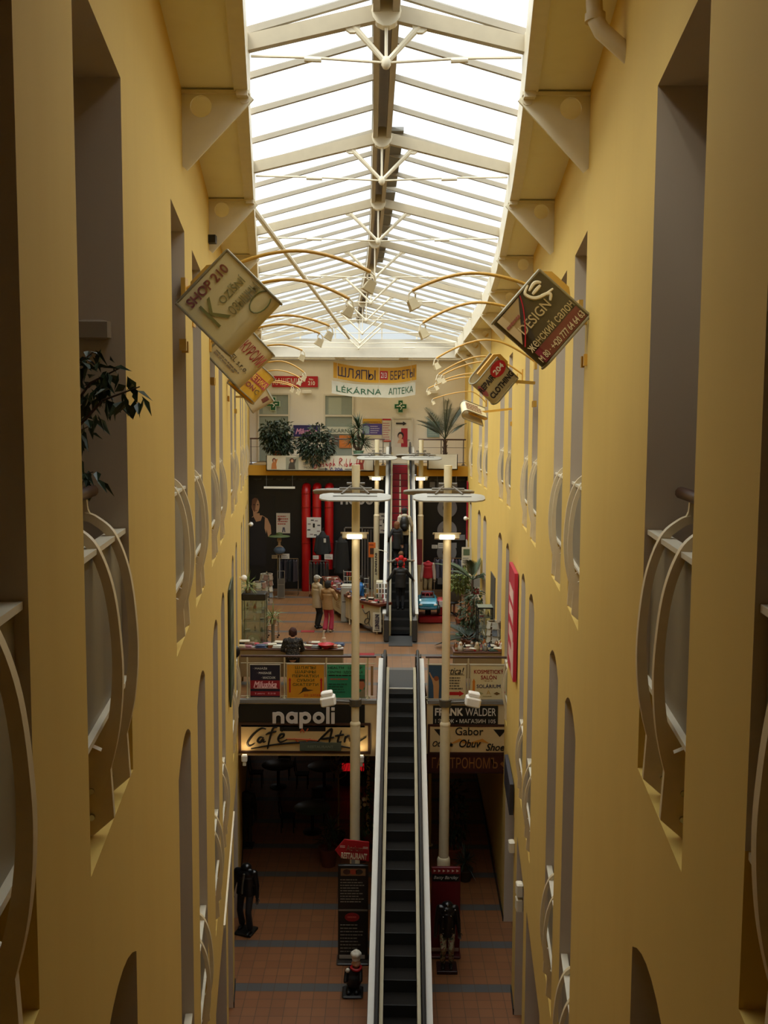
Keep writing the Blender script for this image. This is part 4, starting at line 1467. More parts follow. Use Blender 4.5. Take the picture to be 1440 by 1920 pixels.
# drain pipe under the right eave
p = [at(1112, -40, 6.4), at(1116, 35, 6.4), at(1128, 58, 6.35), at(1172, 98, 6.3)]
t = thing('drain_pipe', 'white drain pipe bending into the right wall under the eave', 'pipe', p[3])
MB(p[3]).tube([p[0], p[1], p[2], p[3] + Vector((.1, 0, -.08))], .055, 12).build('pipe', mat('cdb98c', .5), t, True)
MB(p[3]).tube([p[1] + Vector((0, 0, .03)), p[1] - Vector((0, 0, .02))], .068, 12).build('pipe_collar', mat('cdb98c', .5), t, True)
# small switch box inside the nearest left opening, globe lamps on the walls
q = Vector((xl(4.9) - .16, 4.905, 12.15))
tag(MB().bbox(-.09, -.03, -.05, .09, .02, .05, .01).build('junction_box', mat('a39480', .6)), 'small beige box on the side of the second left opening', 'box').location = q
for i, (s, px, py, Y, side) in enumerate([(-1, 449, 1084, 24.6, 'by the plant above the display cabinet'), (-1, 468, 983, 36.5, 'beside the poster of the man in a tank top'), (1, 869, 972, 37.0, 'beside the narrow red banner at the far right')]):
    w = Vector((wx(s, Y), Y, at(px, py, Y).z))
    t = thing('globe_lamp', 'white globe lamp %s' % side, 'lamp', w)
    MB().ell((-s * .12, 0, 0), .085, 14).build('globe', WHITE, t, True)
    MB().box(*sorted((0, -s * .05))[:1], -.03, -.03, sorted((0, -s * .05))[1], .03, .03).build('holder', STEEL, t)

# ------------------------------------------------------------------ banners on the walls
def wall_banner(label, s, y0, y1, z0, z1, m, out=.05, name='banner'):
    P = lambda y, z, d: Vector((wx(s, y) - s * d, y, z))
    c = P((y0 + y1) / 2, z0, 0)
    t = thing(name, label, 'banner', c)
    mb = MB(c)
    mb.add([P(y0, z0, .02), P(y1, z0, .02), P(y1, z1, .02), P(y0, z1, .02), P(y0, z0, out), P(y1, z0, out), P(y1, z1, out), P(y0, z1, out)],
           [(3, 2, 1, 0), (4, 5, 6, 7), (0, 1, 5, 4), (1, 2, 6, 5), (2, 3, 7, 6), (3, 0, 4, 7)])
    mb.build('sheet', m, t)
    M = Matrix.Translation(P((y0 + y1) / 2, (z0 + z1) / 2, out) - c) @ Matrix(((0, 0, -s, 0), (-s * -1 if s > 0 else 1, 0, 0, 0), (0, 1, 0, 0), (0, 0, 0, 1)))
    return t, M, c
t, M, c = wall_banner('dark green picture banner hanging on the left wall', -1, 17.1, 18.7, 6.5, 8.7, mat('2f3a26', .5))
mb = MB(c)
for z in (6.75, 7.2, 7.7, 8.1):
    mb.add([(xl(y) + .052, y, zz) for y, zz in ((17.2, z), (18.6, z), (18.6, z + .25), (17.2, z + .2))], [(0, 1, 2, 3)])
mb.build('print', mat('55604a', .5), t)
t, M, c = wall_banner('red and white banner hanging on the right wall above the middle railing', 1, 18.6, 20.3, 6.6, 8.8, mat('b01c38', .5), .09)
mb = MB(c)
for z in (6.8, 7.25, 7.7, 8.1):
    mb.add([(xr(y) - .095, y, zz) for y, zz in ((18.8, z), (18.8, z + .3), (20.0, z + .32), (20.0, z + .05))], [(0, 1, 2, 3)])
mb.add([(xr(18.65) - .095, 18.62, 6.65), (xr(18.65) - .095, 18.62, 7.4), (xr(19.2) - .095, 19.2, 7.3), (xr(19.2) - .095, 19.2, 6.65)], [(0, 1, 2, 3)])
mb.build('print', mat('d9b6ac', .5), t)
t, M, c = wall_banner('narrow red banner with white letters near the far right corner', 1, 37.2, 37.9, 7.3, 9.6, mat('a8182a', .5))
t, M, c = wall_banner('white strip with red letters below the narrow red banner', 1, 37.2, 37.9, 6.4, 7.25, mat('cfc4b0', .5))
# shop signs seen edge-on low on the walls
t, M, c = wall_banner('patterned dark sign seen edge on low on the right wall', 1, 18.8, 20.6, 3.75, 4.4, mat('2a2a34', .5), .1, 'sign_box')
for i, (y, z, lb) in enumerate(((18.55, 3.2, 'upper'), (16.0, 3.58, 'lower'), (16.02, 3.3, 'lowest'))):
    w = Vector((xr(y), y, z))
    tag(MB().bbox(-.12, -.1, -.12, .0, .1, .12, .02).build('wall_box', mat('d9d2c0', .5)), '%s small white box on the right wall near the ground floor' % lb, 'box').location = w
# ------------------------------------------------------------------ upper far gallery
WY = 40.97
FR_W = mat('d0ccc0', .4)
PANE = mat('8e9a94', .25)
PANE2 = mat('a8b2a6', .3)
def window(n, x0, x1, z0, z1, mid, label):
    t = thing('window_%d' % n, label, 'window', ((x0 + x1) / 2, WY, z0))
    t['kind'] = 'structure'
    o = t.location.copy()
    MB(o).box(x0, WY - .02, z0, x1, WY + .01, z1).build('pane', PANE, t)
    MB(o).box(x0 + (x1 - x0) * .12, WY - .025, mid + .05, x0 + (x1 - x0) * .6, WY - .015, z1 - .08).build('blind', PANE2, t)
    m = MB(o)
    for a, b, c, d in ((x0 - .07, z0, x0, z1), (x1, z0, x1 + .07, z1), (x0 - .07, z1, x1 + .07, z1 + .07), (x0, mid - .05, x1, mid + .03)):
        m.box(a, WY - .07, b, c, WY + .02, d)
    m.build('window_frame', FR_W, t)
    return t
a, b = at(486, 740, WY), at(541, 866, WY)
window(1, a.x, b.x, 10.25, a.z, at(500, 778, WY).z, 'tall white framed window with a green cross at the left of the upper gallery')
a, b = at(610, 742, WY), at(660, 866, WY)
window(2, a.x, b.x, 10.25, a.z, at(630, 779, WY).z, 'tall white framed window behind the middle plants of the upper gallery')
a, b = at(738, 785, WY), at(771, 866, WY)
d = thing('door_1', 'white door with a poster at the top of the upper escalator', 'door', ((a.x + b.x) / 2, WY, L3))
d['kind'] = 'structure'
MB(d.location).box(a.x, WY - .06, L3, b.x, WY, a.z).build('door_leaf', mat('d3cfc2', .5), d)
m = MB(d.location)
m.box(a.x - .06, WY - .09, L3, a.x, WY, a.z + .06); m.box(b.x, WY - .09, L3, b.x + .06, WY, a.z + .06); m.box(a.x, WY - .09, a.z, b.x, WY, a.z + .06)
m.build('door_frame', FR_W, d)
MB(d.location).tube([(b.x - .08, WY - .1, L3 + 1.0), (b.x - .2, WY - .1, L3 + 1.0)], .015, 6).build('door_handle', CHROME, d)
def wallsign(label, name, px0, py0, px1, py1, m, Y=WY - .03, cat='sign', t=.03, **k):
    a, b = at(px0, py0, Y), at(px1, py1, Y)
    r, M = board(name, label, cat, ((a.x + b.x) / 2, Y, (a.z + b.z) / 2), b.x - a.x, a.z - b.z, m, t, **k)
    return r, M, b.x - a.x, a.z - b.z
r, M, w, h = wallsign('red sign with white cashmere lettering and number 210', 'wall_sign', 510, 705, 596, 726, mat('b01424', .5))
text(r, 'КАШЕМИР', M, -w * .14, 0, w * .66, h * .62, mat('d8c8b8', .5), 0)
text(r, 'No.', M, w * .36, h * .22, w * .1, h * .2, WHITE)
text(r, '210', M, w * .36, -h * .14, w * .15, h * .36, WHITE, .02)
def curved_banner(label, pl, pm, pr, hh, m, Y, halves=True):
    A, B, C = at(*pl, Y), at(*pm, Y), at(*pr, Y)
    n = 16
    t = thing('hanging_banner', label, 'sign', B, 0, 'curved hanging signs of the upper gallery')
    def top(u):
        if u < .5:
            v = u * 2
            return A.lerp(B, v) + Vector((0, 0, -.06 * math.sin(PI * v)))
        v = u * 2 - 1
        return B.lerp(C, v) + Vector((0, 0, -.06 * math.sin(PI * v)))
    for (ua, ub) in ((0, .498), (.502, 1)):
        vs, fs = [], []
        for k in range(n + 1):
            p = top(ua + (ub - ua) * k / n) - B
            for dy, dz in ((0, 0), (0, -hh), (.05, -hh), (.05, 0)):
                vs.append(p + Vector((0, dy, dz)))
        for k in range(n):
            for j in range(4):
                fs.append((4 * k + j, 4 * k + (j + 1) % 4, 4 * k + 4 + (j + 1) % 4, 4 * k + 4 + j))
        fs += [(3, 2, 1, 0), (4 * n, 4 * n + 1, 4 * n + 2, 4 * n + 3)]
        MB().add(vs, fs).build('panel', m, t)
    m2 = MB()
    for u in (.06, .94):
        m2.tube([top(u) - B, top(u) - B + Vector((0, 0, .9))], .008, 5)
    m2.build('hanging_wire', STEEL, t)
    def put(s, u0, u1, hf, mt, bold=0, lift=.012):
        """lettering following the sag"""
        o = text(t, s, Matrix.Identity(4), 0, 0, 1, 1, mt, bold, 0, .01)
        for v in o.data.vertices:
            u = u0 + (u1 - u0) * (v.co.x + .5)
            p = top(u) - B
            v.co = Vector((p.x, p.y - lift + v.co.z * .5 - .005, p.z - hh / 2 + v.co.y * hh * hf))
    return t, put
BY = 38.7
t, put = curved_banner('yellow curved sign for hats and berets with number 213', (625, 679), (711, 689), (781, 683), .62, mat('d09a1a', .5), BY)
put('ШЛЯПЫ', .05, .46, .62, mat('2a1a3a', .5), 0)
put('БЕРЕТЫ', .65, .97, .56, mat('2a1a3a', .5), 0)
put('█', .51, .615, .55, RED, 0, .014)
put('213', .525, .60, .36, WHITE, .006, .03)
t, put = curved_banner('white curved pharmacy sign below the yellow hat sign', (622, 713), (709, 721), (779, 716), .52, mat('c9c4b0', .5), BY)
put('LÉKÁRNA', .05, .54, .55, mat('1e5a3a', .5), .0)
put('АПТЕКА', .64, .97, .5, mat('1e5a3a', .5), .0)
def cross(label, px, py, sz):
    p = at(px, py, WY - .1)
    t = thing('pharmacy_cross', label, 'sign', p, 0, 'green pharmacy crosses')
    def plus(r, w):
        return [(-w, -r), (w, -r), (w, -w), (r, -w), (r, w), (w, w), (w, r), (-w, r), (-w, w), (-r, w), (-r, -w), (-w, -w)]
    MB().prism(plus(sz * 1.12, sz * .44), FACE, .04).build('pale_border', mat('c8d8c4', .5), t)
    MB().prism(plus(sz, sz * .36), FACE @ Matrix.Translation((0, 0, .015)), .03).build('cross', mat('0d5a34', .4), t)
    m = MB()
    M = FACE @ Matrix.Translation((0, 0, .02))
    m.tube([M @ Vector((x * sz, y * sz, 0)) for x, y in spline([(-.1, .6), (.2, .45), (-.2, .1), (.2, -.2), (-.05, -.55)])], .02, 5)
    m.tube([M @ Vector((-.7 * sz, 0, 0)), M @ Vector((-.25 * sz, 0, 0))], .022, 5)
    m.tube([M @ Vector((.3 * sz, 0, 0)), M @ Vector((.7 * sz, 0, 0))], .022, 5)
    m.build('snake_emblem', WHITE, t)
cross('green pharmacy cross in the left window of the upper gallery', 512, 757, .27)
cross('green pharmacy cross above the white door of the upper gallery', 751, 762, .25)
r, M, w, h = wallsign('purple massage sign between the two windows', 'wall_sign', 550, 797, 600, 819, mat('2a2260', .5))
text(r, 'Milushka', M, -.02, -.02, w * .8, h * .5, mat('d89ac0', .5), .02, .35)
r, M, w, h = wallsign('white pharmacy strip across the second window', 'wall_sign', 610, 800, 665, 814, mat('c4c8bc', .5), WY - .08)
text(r, 'LÉKÁRNA', M, .02, 0, w * .85, h * .62, mat('1e3a34', .5))
r, M, w, h = wallsign('orange poster in the lower part of the second window', 'poster', 636, 816, 660, 840, mat('c9742a', .5), WY - .08, 'poster')
r, M, w, h = wallsign('yellow and purple property advertisement behind the yucca', 'poster', 680, 785, 716, 823, mat('4a3a8a', .5), cat='poster')
patch(r, M, rect(-w / 2, h * .26, w / 2, h / 2), mat('d0a020', .5), name='yellow_band')
patch(r, M, rect(-w / 2, -h / 2, w / 2, -h * .3), mat('c9c0a0', .5), name='pale_band')
patch(r, M, [(-w * .45, -h * .25), (-w * .15, -h * .25), (-w * .15, h * .1), (-w * .3, h * .18), (-w * .45, h * .1)], mat('8aa0b8', .5), name='house_picture')
lines(r, M, -w * .1, -h * .25, w * .5, h * .42, 4, mat('c8c0d8', .5), 3, fill=.35)
text(r, 'НЕДВИЖИМОСТЬ', M, 0, h * .32, w * .9, h * .09, mat('6a2a1a', .5), depth=.012)
r, M, w, h = wallsign('narrow white notice with red headings beside the property advertisement', 'poster', 717, 785, 733, 828, mat('cfc8b8', .5), cat='poster')
lines(r, M, -w * .45, -h * .45, w * .9, h * .8, 8, mat('b0606a', .5), 12, fill=.35)
patch(r, M, rect(-w / 2, h * .43, w / 2, h / 2), RED, name='red_heading')
patch(r, M, rect(-w / 2, -h / 2, w / 2, -h * .45), RED, name='red_heading')
p = d.location
r, M, w, h = wallsign('red and white poster of a dark haired woman on the white door', 'poster', 740, 803, 764, 838, mat('cfc6ba', .5), WY - .07, 'poster', .01)
patch(r, M, rect(0, -h / 2, w / 2, h / 2), mat('a01a2c', .5), name='red_half')
patch(r, M, disc(-.02, h * .12, w * .24, h * .19), mat('1e1414', .6), z=.006, name='hair_picture')
patch(r, M, disc(-.03, h * .06, w * .16, h * .14), mat('c79a80', .6), z=.009, name='face_picture')
patch(r, M, [(-w * .3, -h * .3), (w * .2, -h * .3), (w * .16, -h * .1), (.0, -h * .06), (-w * .2, -h * .12)], mat('c79a80', .6), z=.006, name='shoulder_picture')
p = at(752, 794, WY - .09)
t = thing('arrow_sign', 'small dark arrow pointing right on the white door', 'sign', p)
MB().prism([(-.22, -.035), (.08, -.035), (.08, -.09), (.24, 0), (.08, .09), (.08, .035), (-.22, .035)], FACE, .01).build('arrow', DARK, t)
r, M, w, h = wallsign('pale blue poster half hidden by the palm', 'poster', 801, 790, 824, 820, mat('7f9aa0', .5), cat='poster')
lines(r, M, -w * .4, -h * .4, w * .8, h * .6, 5, mat('a8bcc0', .5), 8)
r, M, w, h = wallsign('small dark board with pictures under the second window', 'poster', 612, 817, 634, 836, mat('5a5048', .5), WY - .08, 'poster')
patch(r, M, rect(-w * .4, -h * .3, 0, h * .3), mat('a09080', .5), name='picture')
for px, lb in ((575, 'left of the hanging signs'), (811, 'right of the hanging signs, above the palm')):
    p = at(px, 735, WY - .08)
    tag(MB().bbox(-.22, -.08, -.07, .22, .05, .07, .02).build('emergency_lamp', WHITE), 'small white box lamp on the end wall %s' % lb, 'lamp').location = p
# railing of the far gallery
for (x0, x1, lb, xs) in ((xl(38.2) + .06, exx(38) - .68, 'left', (-5.4, -3.9, -2.4, -1.0, -.05)), (exx(38) + .68, 3.3, 'right', (1.45, 2.3, 3.2))):
    railing('thin dark railing of the far upper gallery, %s of the escalator' % lb, BALC + .25, L3, [x for x in xs], x0, x1, 1.05, [.72, .12], mat('6a6258', .4, .4))
# planter boxes hung on the gallery edge
def planter(label, px0, px1, ptop, pbot, Y, sides=.5):
    a, b = at(px0, ptop, Y), at(px1, pbot, Y)
    t = thing('planter_box', label, 'planter', ((a.x + b.x) / 2, Y, b.z))
    o = t.location.copy()
    m = MB(o)
    m.box(a.x, Y, b.z, b.x, Y + sides, b.z + .04)
    for q in ((a.x, Y, b.x, Y + .03), (a.x, Y + sides - .03, b.x, Y + sides), (a.x, Y, a.x + .03, Y + sides), (b.x - .03, Y, b.x, Y + sides)):
        m.box(q[0], q[1], b.z, q[2], q[3], a.z)
    m.build('box', mat('d0c9b4', .5), t)
    MB(o).box(a.x + .03, Y + .03, a.z - .1, b.x - .03, Y + sides - .03, a.z - .04).build('soil', mat('2e2018', .9), t)
    return t, b.x - a.x, a.z - b.z
PY = 37.42
t1, w, h = planter('long white planter box with fashion advertising on the gallery edge', 499, 701, 854, 884, PY)
M = Matrix.Translation((0, 0, h / 2)) @ FACE @ Matrix.Translation((0, 0, .003))
def pic(x0, x1, bg, body):
    patch(t1, M, rect(x0, -h * .4, x1, h * .4), bg, name='photo_print')
    xc = (x0 + x1) / 2; q = (x1 - x0)
    patch(t1, M, [(xc - q * .3, -h * .38), (xc + q * .25, -h * .38), (xc + q * .2, -h * .05), (xc + q * .35, h * .3), (xc - q * .05, h * .2), (xc - q * .25, -h * .05)], body, z=.007, name='photo_print')
    patch(t1, M, disc(xc - q * .02, h * .2, q * .18, h * .14), mat('5a2a18', .6), z=.009, name='photo_print')
    patch(t1, M, disc(xc + q * .0, h * .16, q * .1, h * .1), mat('c99a78', .6), z=.012, name='photo_print')
pic(-w / 2 + .12, -w / 2 + .52, mat('d0c8b0', .5), mat('b8743e', .6))
pic(-w / 2 + .78, -w / 2 + 1.28, mat('9a9a88', .5), mat('4a4238', .6))
pic(w / 2 - .70, w / 2 - .30, mat('c8bca4', .5), mat('8a3a2c', .6))
for i, s in enumerate(('ORIGINAL', 'DÁMSKÁ', 'MÓDA')):
    text(t1, s, M, -w / 2 + 1.72 - .0 * i, .18 - .17 * i, (.62, .5, .42)[i], .11, mat('4a4a48', .5))
brush(t1, M, [[(-.16, .16), (-.1, .2), (-.13, -.1), (-.2, -.2), (-.24, -.12), (-.1, -.02)], [(.0, -.02), (-.06, -.1), (.02, -.12), (.05, -.02), (.0, -.02)], [(.17, .0), (.11, -.02), (.16, -.1), (.1, -.12)],
              [(.24, -.1), (.24, .0), (.3, -.1), (.33, .0)], [(.4, .02), (.38, -.2), (.4, .02), (.46, -.04), (.4, -.1)], [(.55, .2), (.52, -.1), (.57, .0), (.6, -.1)]], .011, mat('b01a2a', .5), 'script_lettering')
brush(t1, M, [[(.76, -.1), (.78, .2), (.88, .16), (.78, .04), (.9, -.1)], [(.97, .0), (.96, -.1)], [(1.05, .2), (1.03, -.1), (1.1, -.06), (1.05, .0)], [(1.2, .2), (1.17, -.1), (1.26, .02), (1.2, -.02), (1.27, -.1)], [(1.36, 0), (1.32, -.08), (1.38, -.1), (1.36, 0)], [(1.52, .22), (1.46, .1), (1.45, -.24)], [(1.62, .22), (1.56, .1), (1.55, -.24)], [(1.4, .0), (1.66, .02)]], .011, mat('b01a2a', .5), 'script_lettering')
text(t1, 'č.206', M, .65, -.22, .5, .13, mat('2a2a6a', .5), .02)
for x in (.12, 1.18):
    patch(t1, M, [(x - .2, -.235), (x + .08, -.235), (x + .08, -.28), (x + .2, -.22), (x + .08, -.16), (x + .08, -.205), (x - .2, -.205)], mat('2a2a3a', .5), name='arrow')
t2, w2, h2 = planter('plain white planter box under the tall palm', 802, 858, 852, 881, PY)

# ------------------------------------------------------------------ plants
LEAF = mat('26331c', .5, 0, .35, 3)
LEAF2 = mat('2f4026', .5, 0, .35, 3)
PALE = mat('6f7a3a', .55, 0, .3, 3)
BARK = mat('4a3626', .8, 0, .2, 8, .2)
def leaf_cloud(mb, c, r, n, size, rnd, droop=.3, hollow=.35):
    c = Vector(c)
    for _ in range(n):
        while True:
            v = Vector((rnd.uniform(-1, 1), rnd.uniform(-1, 1), rnd.uniform(-1, 1)))
            if hollow < v.length < 1:
                break
        p = c + Vector((v.x * r[0], v.y * r[1], v.z * r[2]))
        d = (v.normalized() + Vector((rnd.uniform(-.6, .6), rnd.uniform(-.6, .6), rnd.uniform(-.6, .3) - droop))).normalized()
        side = d.cross(Vector((rnd.uniform(-1, 1), rnd.uniform(-1, 1), 1))).normalized()
        L, W = size * rnd.uniform(.7, 1.3), size * rnd.uniform(.2, .3)
        up = d.cross(side) * (L * .06)
        mb.add([p, p + d * L * .45 + side * W - up, p + d * L + Vector((0, 0, -L * .15)), p + d * L * .45 - side * W - up, p + d * L * .5 + up], [(0, 1, 4), (1, 2, 4), (2, 3, 4), (3, 0, 4)])
    return mb
def pot(mb, r, h):
    return mb.lathe([(r * .72, 0), (r * .95, h * .9), (r * 1.05, h * .9), (r * 1.05, h), (r * .9, h), (r * .85, h * .85)], n=16)
def bush(name, label, loc, clouds, n, size, potr=.2, poth=.3, potm=None, seed=1, trunk=True, leafm=None, stems=None):
    rnd = random.Random(seed)
    t = thing(name, label, 'plant', loc)
    if potr:
        pot(MB(), potr, poth).build('pot', potm or mat('8a4a30', .7), t, True)
    mb = MB()
    tot = sum(r[0] * r[1] * r[2] for c, r in clouds)
    for c, r in clouds:
        leaf_cloud(mb, c, r, max(30, int(n * r[0] * r[1] * r[2] / tot)), size, rnd)
    mb.build('foliage', leafm or LEAF, t)
    if trunk:
        m = MB()
        for c, r in clouds[:6]:
            m.tube([(0, 0, poth * .8), (c[0] * .4, c[1] * .4, (poth + c[2]) / 2), c], [.035, .028, .012], 6)
        m.build('stem', BARK, t)
    return t
p = at(521, 856, PY + .25); p.z = t1.location.z + .5
bush('potted_ficus', 'bushy dark ficus in the left end of the long planter', p, [((-.1, 0, .85), (.55, .45, .6)), ((.2, 0, .55), (.5, .4, .45)), ((-.35, 0, 1.1), (.35, .3, .35)), ((.2, 0, 1.15), (.4, .3, .35))], 1300, .17, .2, .28, mat('a0603c', .7), 3)
p = at(594, 856, PY + .25); p.z = t1.location.z + .45
bush('potted_ficus', 'wide drooping ficus hanging over the middle of the long planter', p, [((0, -.1, .55), (.75, .5, .6)), ((-.5, -.05, .65), (.35, .3, .28)), ((.05, 0, 1.05), (.45, .4, .35)), ((-.05, -.3, .12), (.5, .25, .3))], 1250, .17, .2, .25, None, 4)
def yucca(name, label, loc, h, heads, blade, n, seed, trunk=.05, potr=.22, m=None, potm=None, poth=.32, bw=.022):
    rnd = random.Random(seed)
    t = thing(name, label, 'plant', loc)
    pot(MB(), potr, poth).build('pot', potm or mat('6a8a72', .5), t, True)
    tm = MB()
    lf = MB()
    for (hx, hy, hz, sc) in heads:
        tm.tube([(0, 0, poth * .8), (hx * .6, hy * .6, hz * .6), (hx, hy, hz)], [trunk * 1.2, trunk, trunk * .8], 8)
        for k in range(n):
            a = rnd.uniform(0, 2 * PI)
            el_ = rnd.uniform(-.5, 1.4)
            d = Vector((math.cos(a) * math.cos(el_), math.sin(a) * math.cos(el_), math.sin(el_)))
            L = blade * sc * rnd.uniform(.75, 1.15)
            s_ = d.cross(Vector((0, 0, 1)))
            s_ = s_.normalized() if s_.length > 1e-3 else Vector((1, 0, 0))
            b = Vector((hx, hy, hz + rnd.uniform(-.15, .1) * sc))
            p1 = b + d * L * .5
            p2 = b + d * L + Vector((0, 0, -L * .18 * math.cos(el_)))
            lf.add([b + s_ * bw * .6, p1 + s_ * bw, p2, p1 - s_ * bw, b - s_ * bw * .6, p1 + Vector((0, 0, bw * .6))], [(0, 1, 5), (1, 2, 5), (2, 3, 5), (3, 4, 5), (4, 0, 5)])
    tm.build('trunk', BARK, t, True)
    lf.build('foliage', m or LEAF2, t)
    return t
p = at(672, 856, PY + .25); p.z = t1.location.z + .5
yucca('potted_yucca', 'spiky yucca in a green pot at the right end of the long planter', p, 1.5, [(0, 0, 1.25, 1), (-.22, 0, .75, .9), (.18, 0, .65, .85)], .62, 85, 5)
def palm(name, label, loc, fronds, L, trunk_h, seed, m, up=.9, poth=0, potr=0, lw=.3, tr=.07, stems=None, leaflets=26, xm=9.0, hw=.014):
    rnd = random.Random(seed)
    t = thing(name, label, 'plant', loc)
    if potr:
        pot(MB(), potr, poth).build('pot', mat('7a4a34', .7), t, True)
    tm = MB()
    tm.tube([(0, 0, 0), (0, 0, trunk_h)], [tr * 1.3, tr * .8], 10)
    for k in range(10):
        a = k * 2.4
        z = trunk_h * (.15 + .08 * k)
        tm.cyl((math.cos(a) * tr * .7, math.sin(a) * tr * .7, z), (math.cos(a) * tr * 1.6, math.sin(a) * tr * 1.6, z + .12), .025, .012, 5)
    tm.build('trunk', BARK, t)
    lf = MB()
    for f in range(fronds):
        a = 2 * PI * f / fronds * 1.618 * 2 + rnd.uniform(-.3, .3)
        e = up + rnd.uniform(-.55, .5)
        Lf = L * rnd.uniform(.8, 1.1)
        pts = []
        for k in range(9):
            u = k / 8
            pts.append(Vector((math.cos(a) * Lf * u * math.cos(e) * (1 + .25 * u), math.sin(a) * Lf * u * math.cos(e) * (1 + .25 * u), trunk_h + Lf * (math.sin(e) * u - .33 * u * u * (1.25 - math.sin(e) * .6)))))
        lf.tube(pts, [.014 - .001 * k for k in range(9)], 4)
        for k in range(leaflets):
            u = .18 + .82 * k / leaflets
            i = min(7, int(u * 8)); v = u * 8 - i
            p = pts[i].lerp(pts[i + 1], v)
            d = (pts[i + 1] - pts[i]).normalized()
            sd = d.cross(Vector((0, 0, 1)))
            sd = sd.normalized() if sd.length > 1e-3 else Vector((1, 0, 0))
            ll = lw * math.sin(PI * (.15 + .8 * u)) + .04
            for s in (-1, 1):
                tip = p + sd * s * ll * .8 + d * ll * .7 + Vector((0, 0, .1 * ll))
                lf.add([p - d * hw, p + d * hw + sd * s * .01, tip, p + sd * s * ll * .3 + d * (ll * .25 + hw * 1.8)], [(0, 1, 2), (1, 3, 2)])
    for v in lf.v:
        if v.x > xm - .4:
            v.x = xm - .4 + .4 * math.tanh((v.x - xm + .4) / .4)
    lf.build('fronds', m, t)
    return t
p = at(834, 856, PY + .25); p.z = t2.location.z + .45
palm('date_palm', 'tall palm with feathery fronds in the right planter box', p, 16, 1.95, .75, 11, mat('343a22', .6, 0, .3, 3), 1.12, lw=.40, leaflets=44, xm=.8, hw=.011)
# ficus leaning out of the second opening on the left
rnd = random.Random(21)
c0 = Vector((xl(4.4) - .45, 4.55, L3))
t = thing('potted_ficus', 'ficus branch leaning out of the second left opening of the top floor', 'plant', c0)
pot(MB(), .2, .35).build('pot', mat('7a4a34', .7), t, True)
m, lf = MB(), MB()
for tip, n in (((at(262, 725, 4.5)), 34), ((at(225, 690, 4.6)), 40), ((at(175, 660, 4.6)), 46), ((at(165, 800, 4.7)), 26), ((at(175, 885, 4.7)), 16), ((at(160, 760, 4.7)), 14)):
    e = tip - c0
    p0 = Vector((0, 0, .35)); p1 = Vector((e.x * .2, e.y * .3, e.z * .75)); 
    pts = [p0, p0.lerp(p1, .6), p1 + Vector((.05, 0, .12)), p1.lerp(e, .6) + Vector((0, 0, .10)), e]
    m.tube(pts, [.018, .014, .009, .006, .003], 6)
    for k in range(n):
        u = rnd.uniform(.25, 1)
        q = (pts[2].lerp(pts[3], u * 2) if u < .5 else pts[3].lerp(pts[4], u * 2 - 1)) + Vector((rnd.uniform(-.05, .05), rnd.uniform(-.05, .05), rnd.uniform(-.06, .03)))
        leaf_cloud(lf, q, (.02, .02, .02), 1, .085, rnd, .8, 0)
m.build('stem', BARK, t)
lf.build('foliage', mat('2a3a20', .45, 0, .3, 4), t)
# ------------------------------------------------------------------ people and shop figures
def ik(S, W, l1, l2, hint):
    S, W, hint = Vector(S), Vector(W), Vector(hint)
    d = W - S
    L = min(d.length, (l1 + l2) * .995)
    d = d.normalized()
    W = S + d * L
    a = (l1 * l1 - l2 * l2 + L * L) / (2 * L)
    h = math.sqrt(max(0, l1 * l1 - a * a))
    p = hint - d * hint.dot(d)
    p = p.normalized()
    return S + d * a + p * h, W
def hand(mb, W, E, side, grip=False, sc=1.0):
    """palm, four unequal bent fingers and a thumb, from wrist W along the forearm direction"""
    d = (Vector(W) - Vector(E)).normalized()
    s_ = d.cross(Vector((0, 1, 0)))
    if s_.length < .2:
        s_ = d.cross(Vector((1, 0, 0)))
    s_.normalize()
    n = s_.cross(d).normalized() * side
    W = Vector(W)
    mb.capsule(W, W + d * .03 * sc, .026 * sc, .03 * sc, 8)
    vs = []
    c = W + d * .055 * sc
    R = Matrix((s_, d, n)).transposed()
    mb.ell(c, (.04 * sc, .05 * sc, .017 * sc), 10, R)
    for k, L in enumerate((.068, .078, .072, .056)):
        b = W + d * .085 * sc + s_ * (-.03 + .02 * k) * sc
        bend = .9 if grip else .35
        p1 = b + (d * math.cos(bend * .5) - n * math.sin(bend * .5)) * L * .5 * sc
        p2 = p1 + (d * math.cos(bend * 1.5) - n * math.sin(bend * 1.5)) * L * .35 * sc
        p3 = p2 + (d * math.cos(bend * 2.2) - n * math.sin(bend * 2.2)) * L * .25 * sc
        mb.tube([b, p1, p2, p3], [.0095 * sc, .009 * sc, .008 * sc, .005 * sc], 6)
    b = W + d * .035 * sc - s_ * .03 * sc
    mb.tube([b, b + (d * .6 - s_ * .8) * .035 * sc, b + (d * .9 - s_ * .6 - n * .4) * .06 * sc], [.011 * sc, .0105 * sc, .007 * sc], 6)
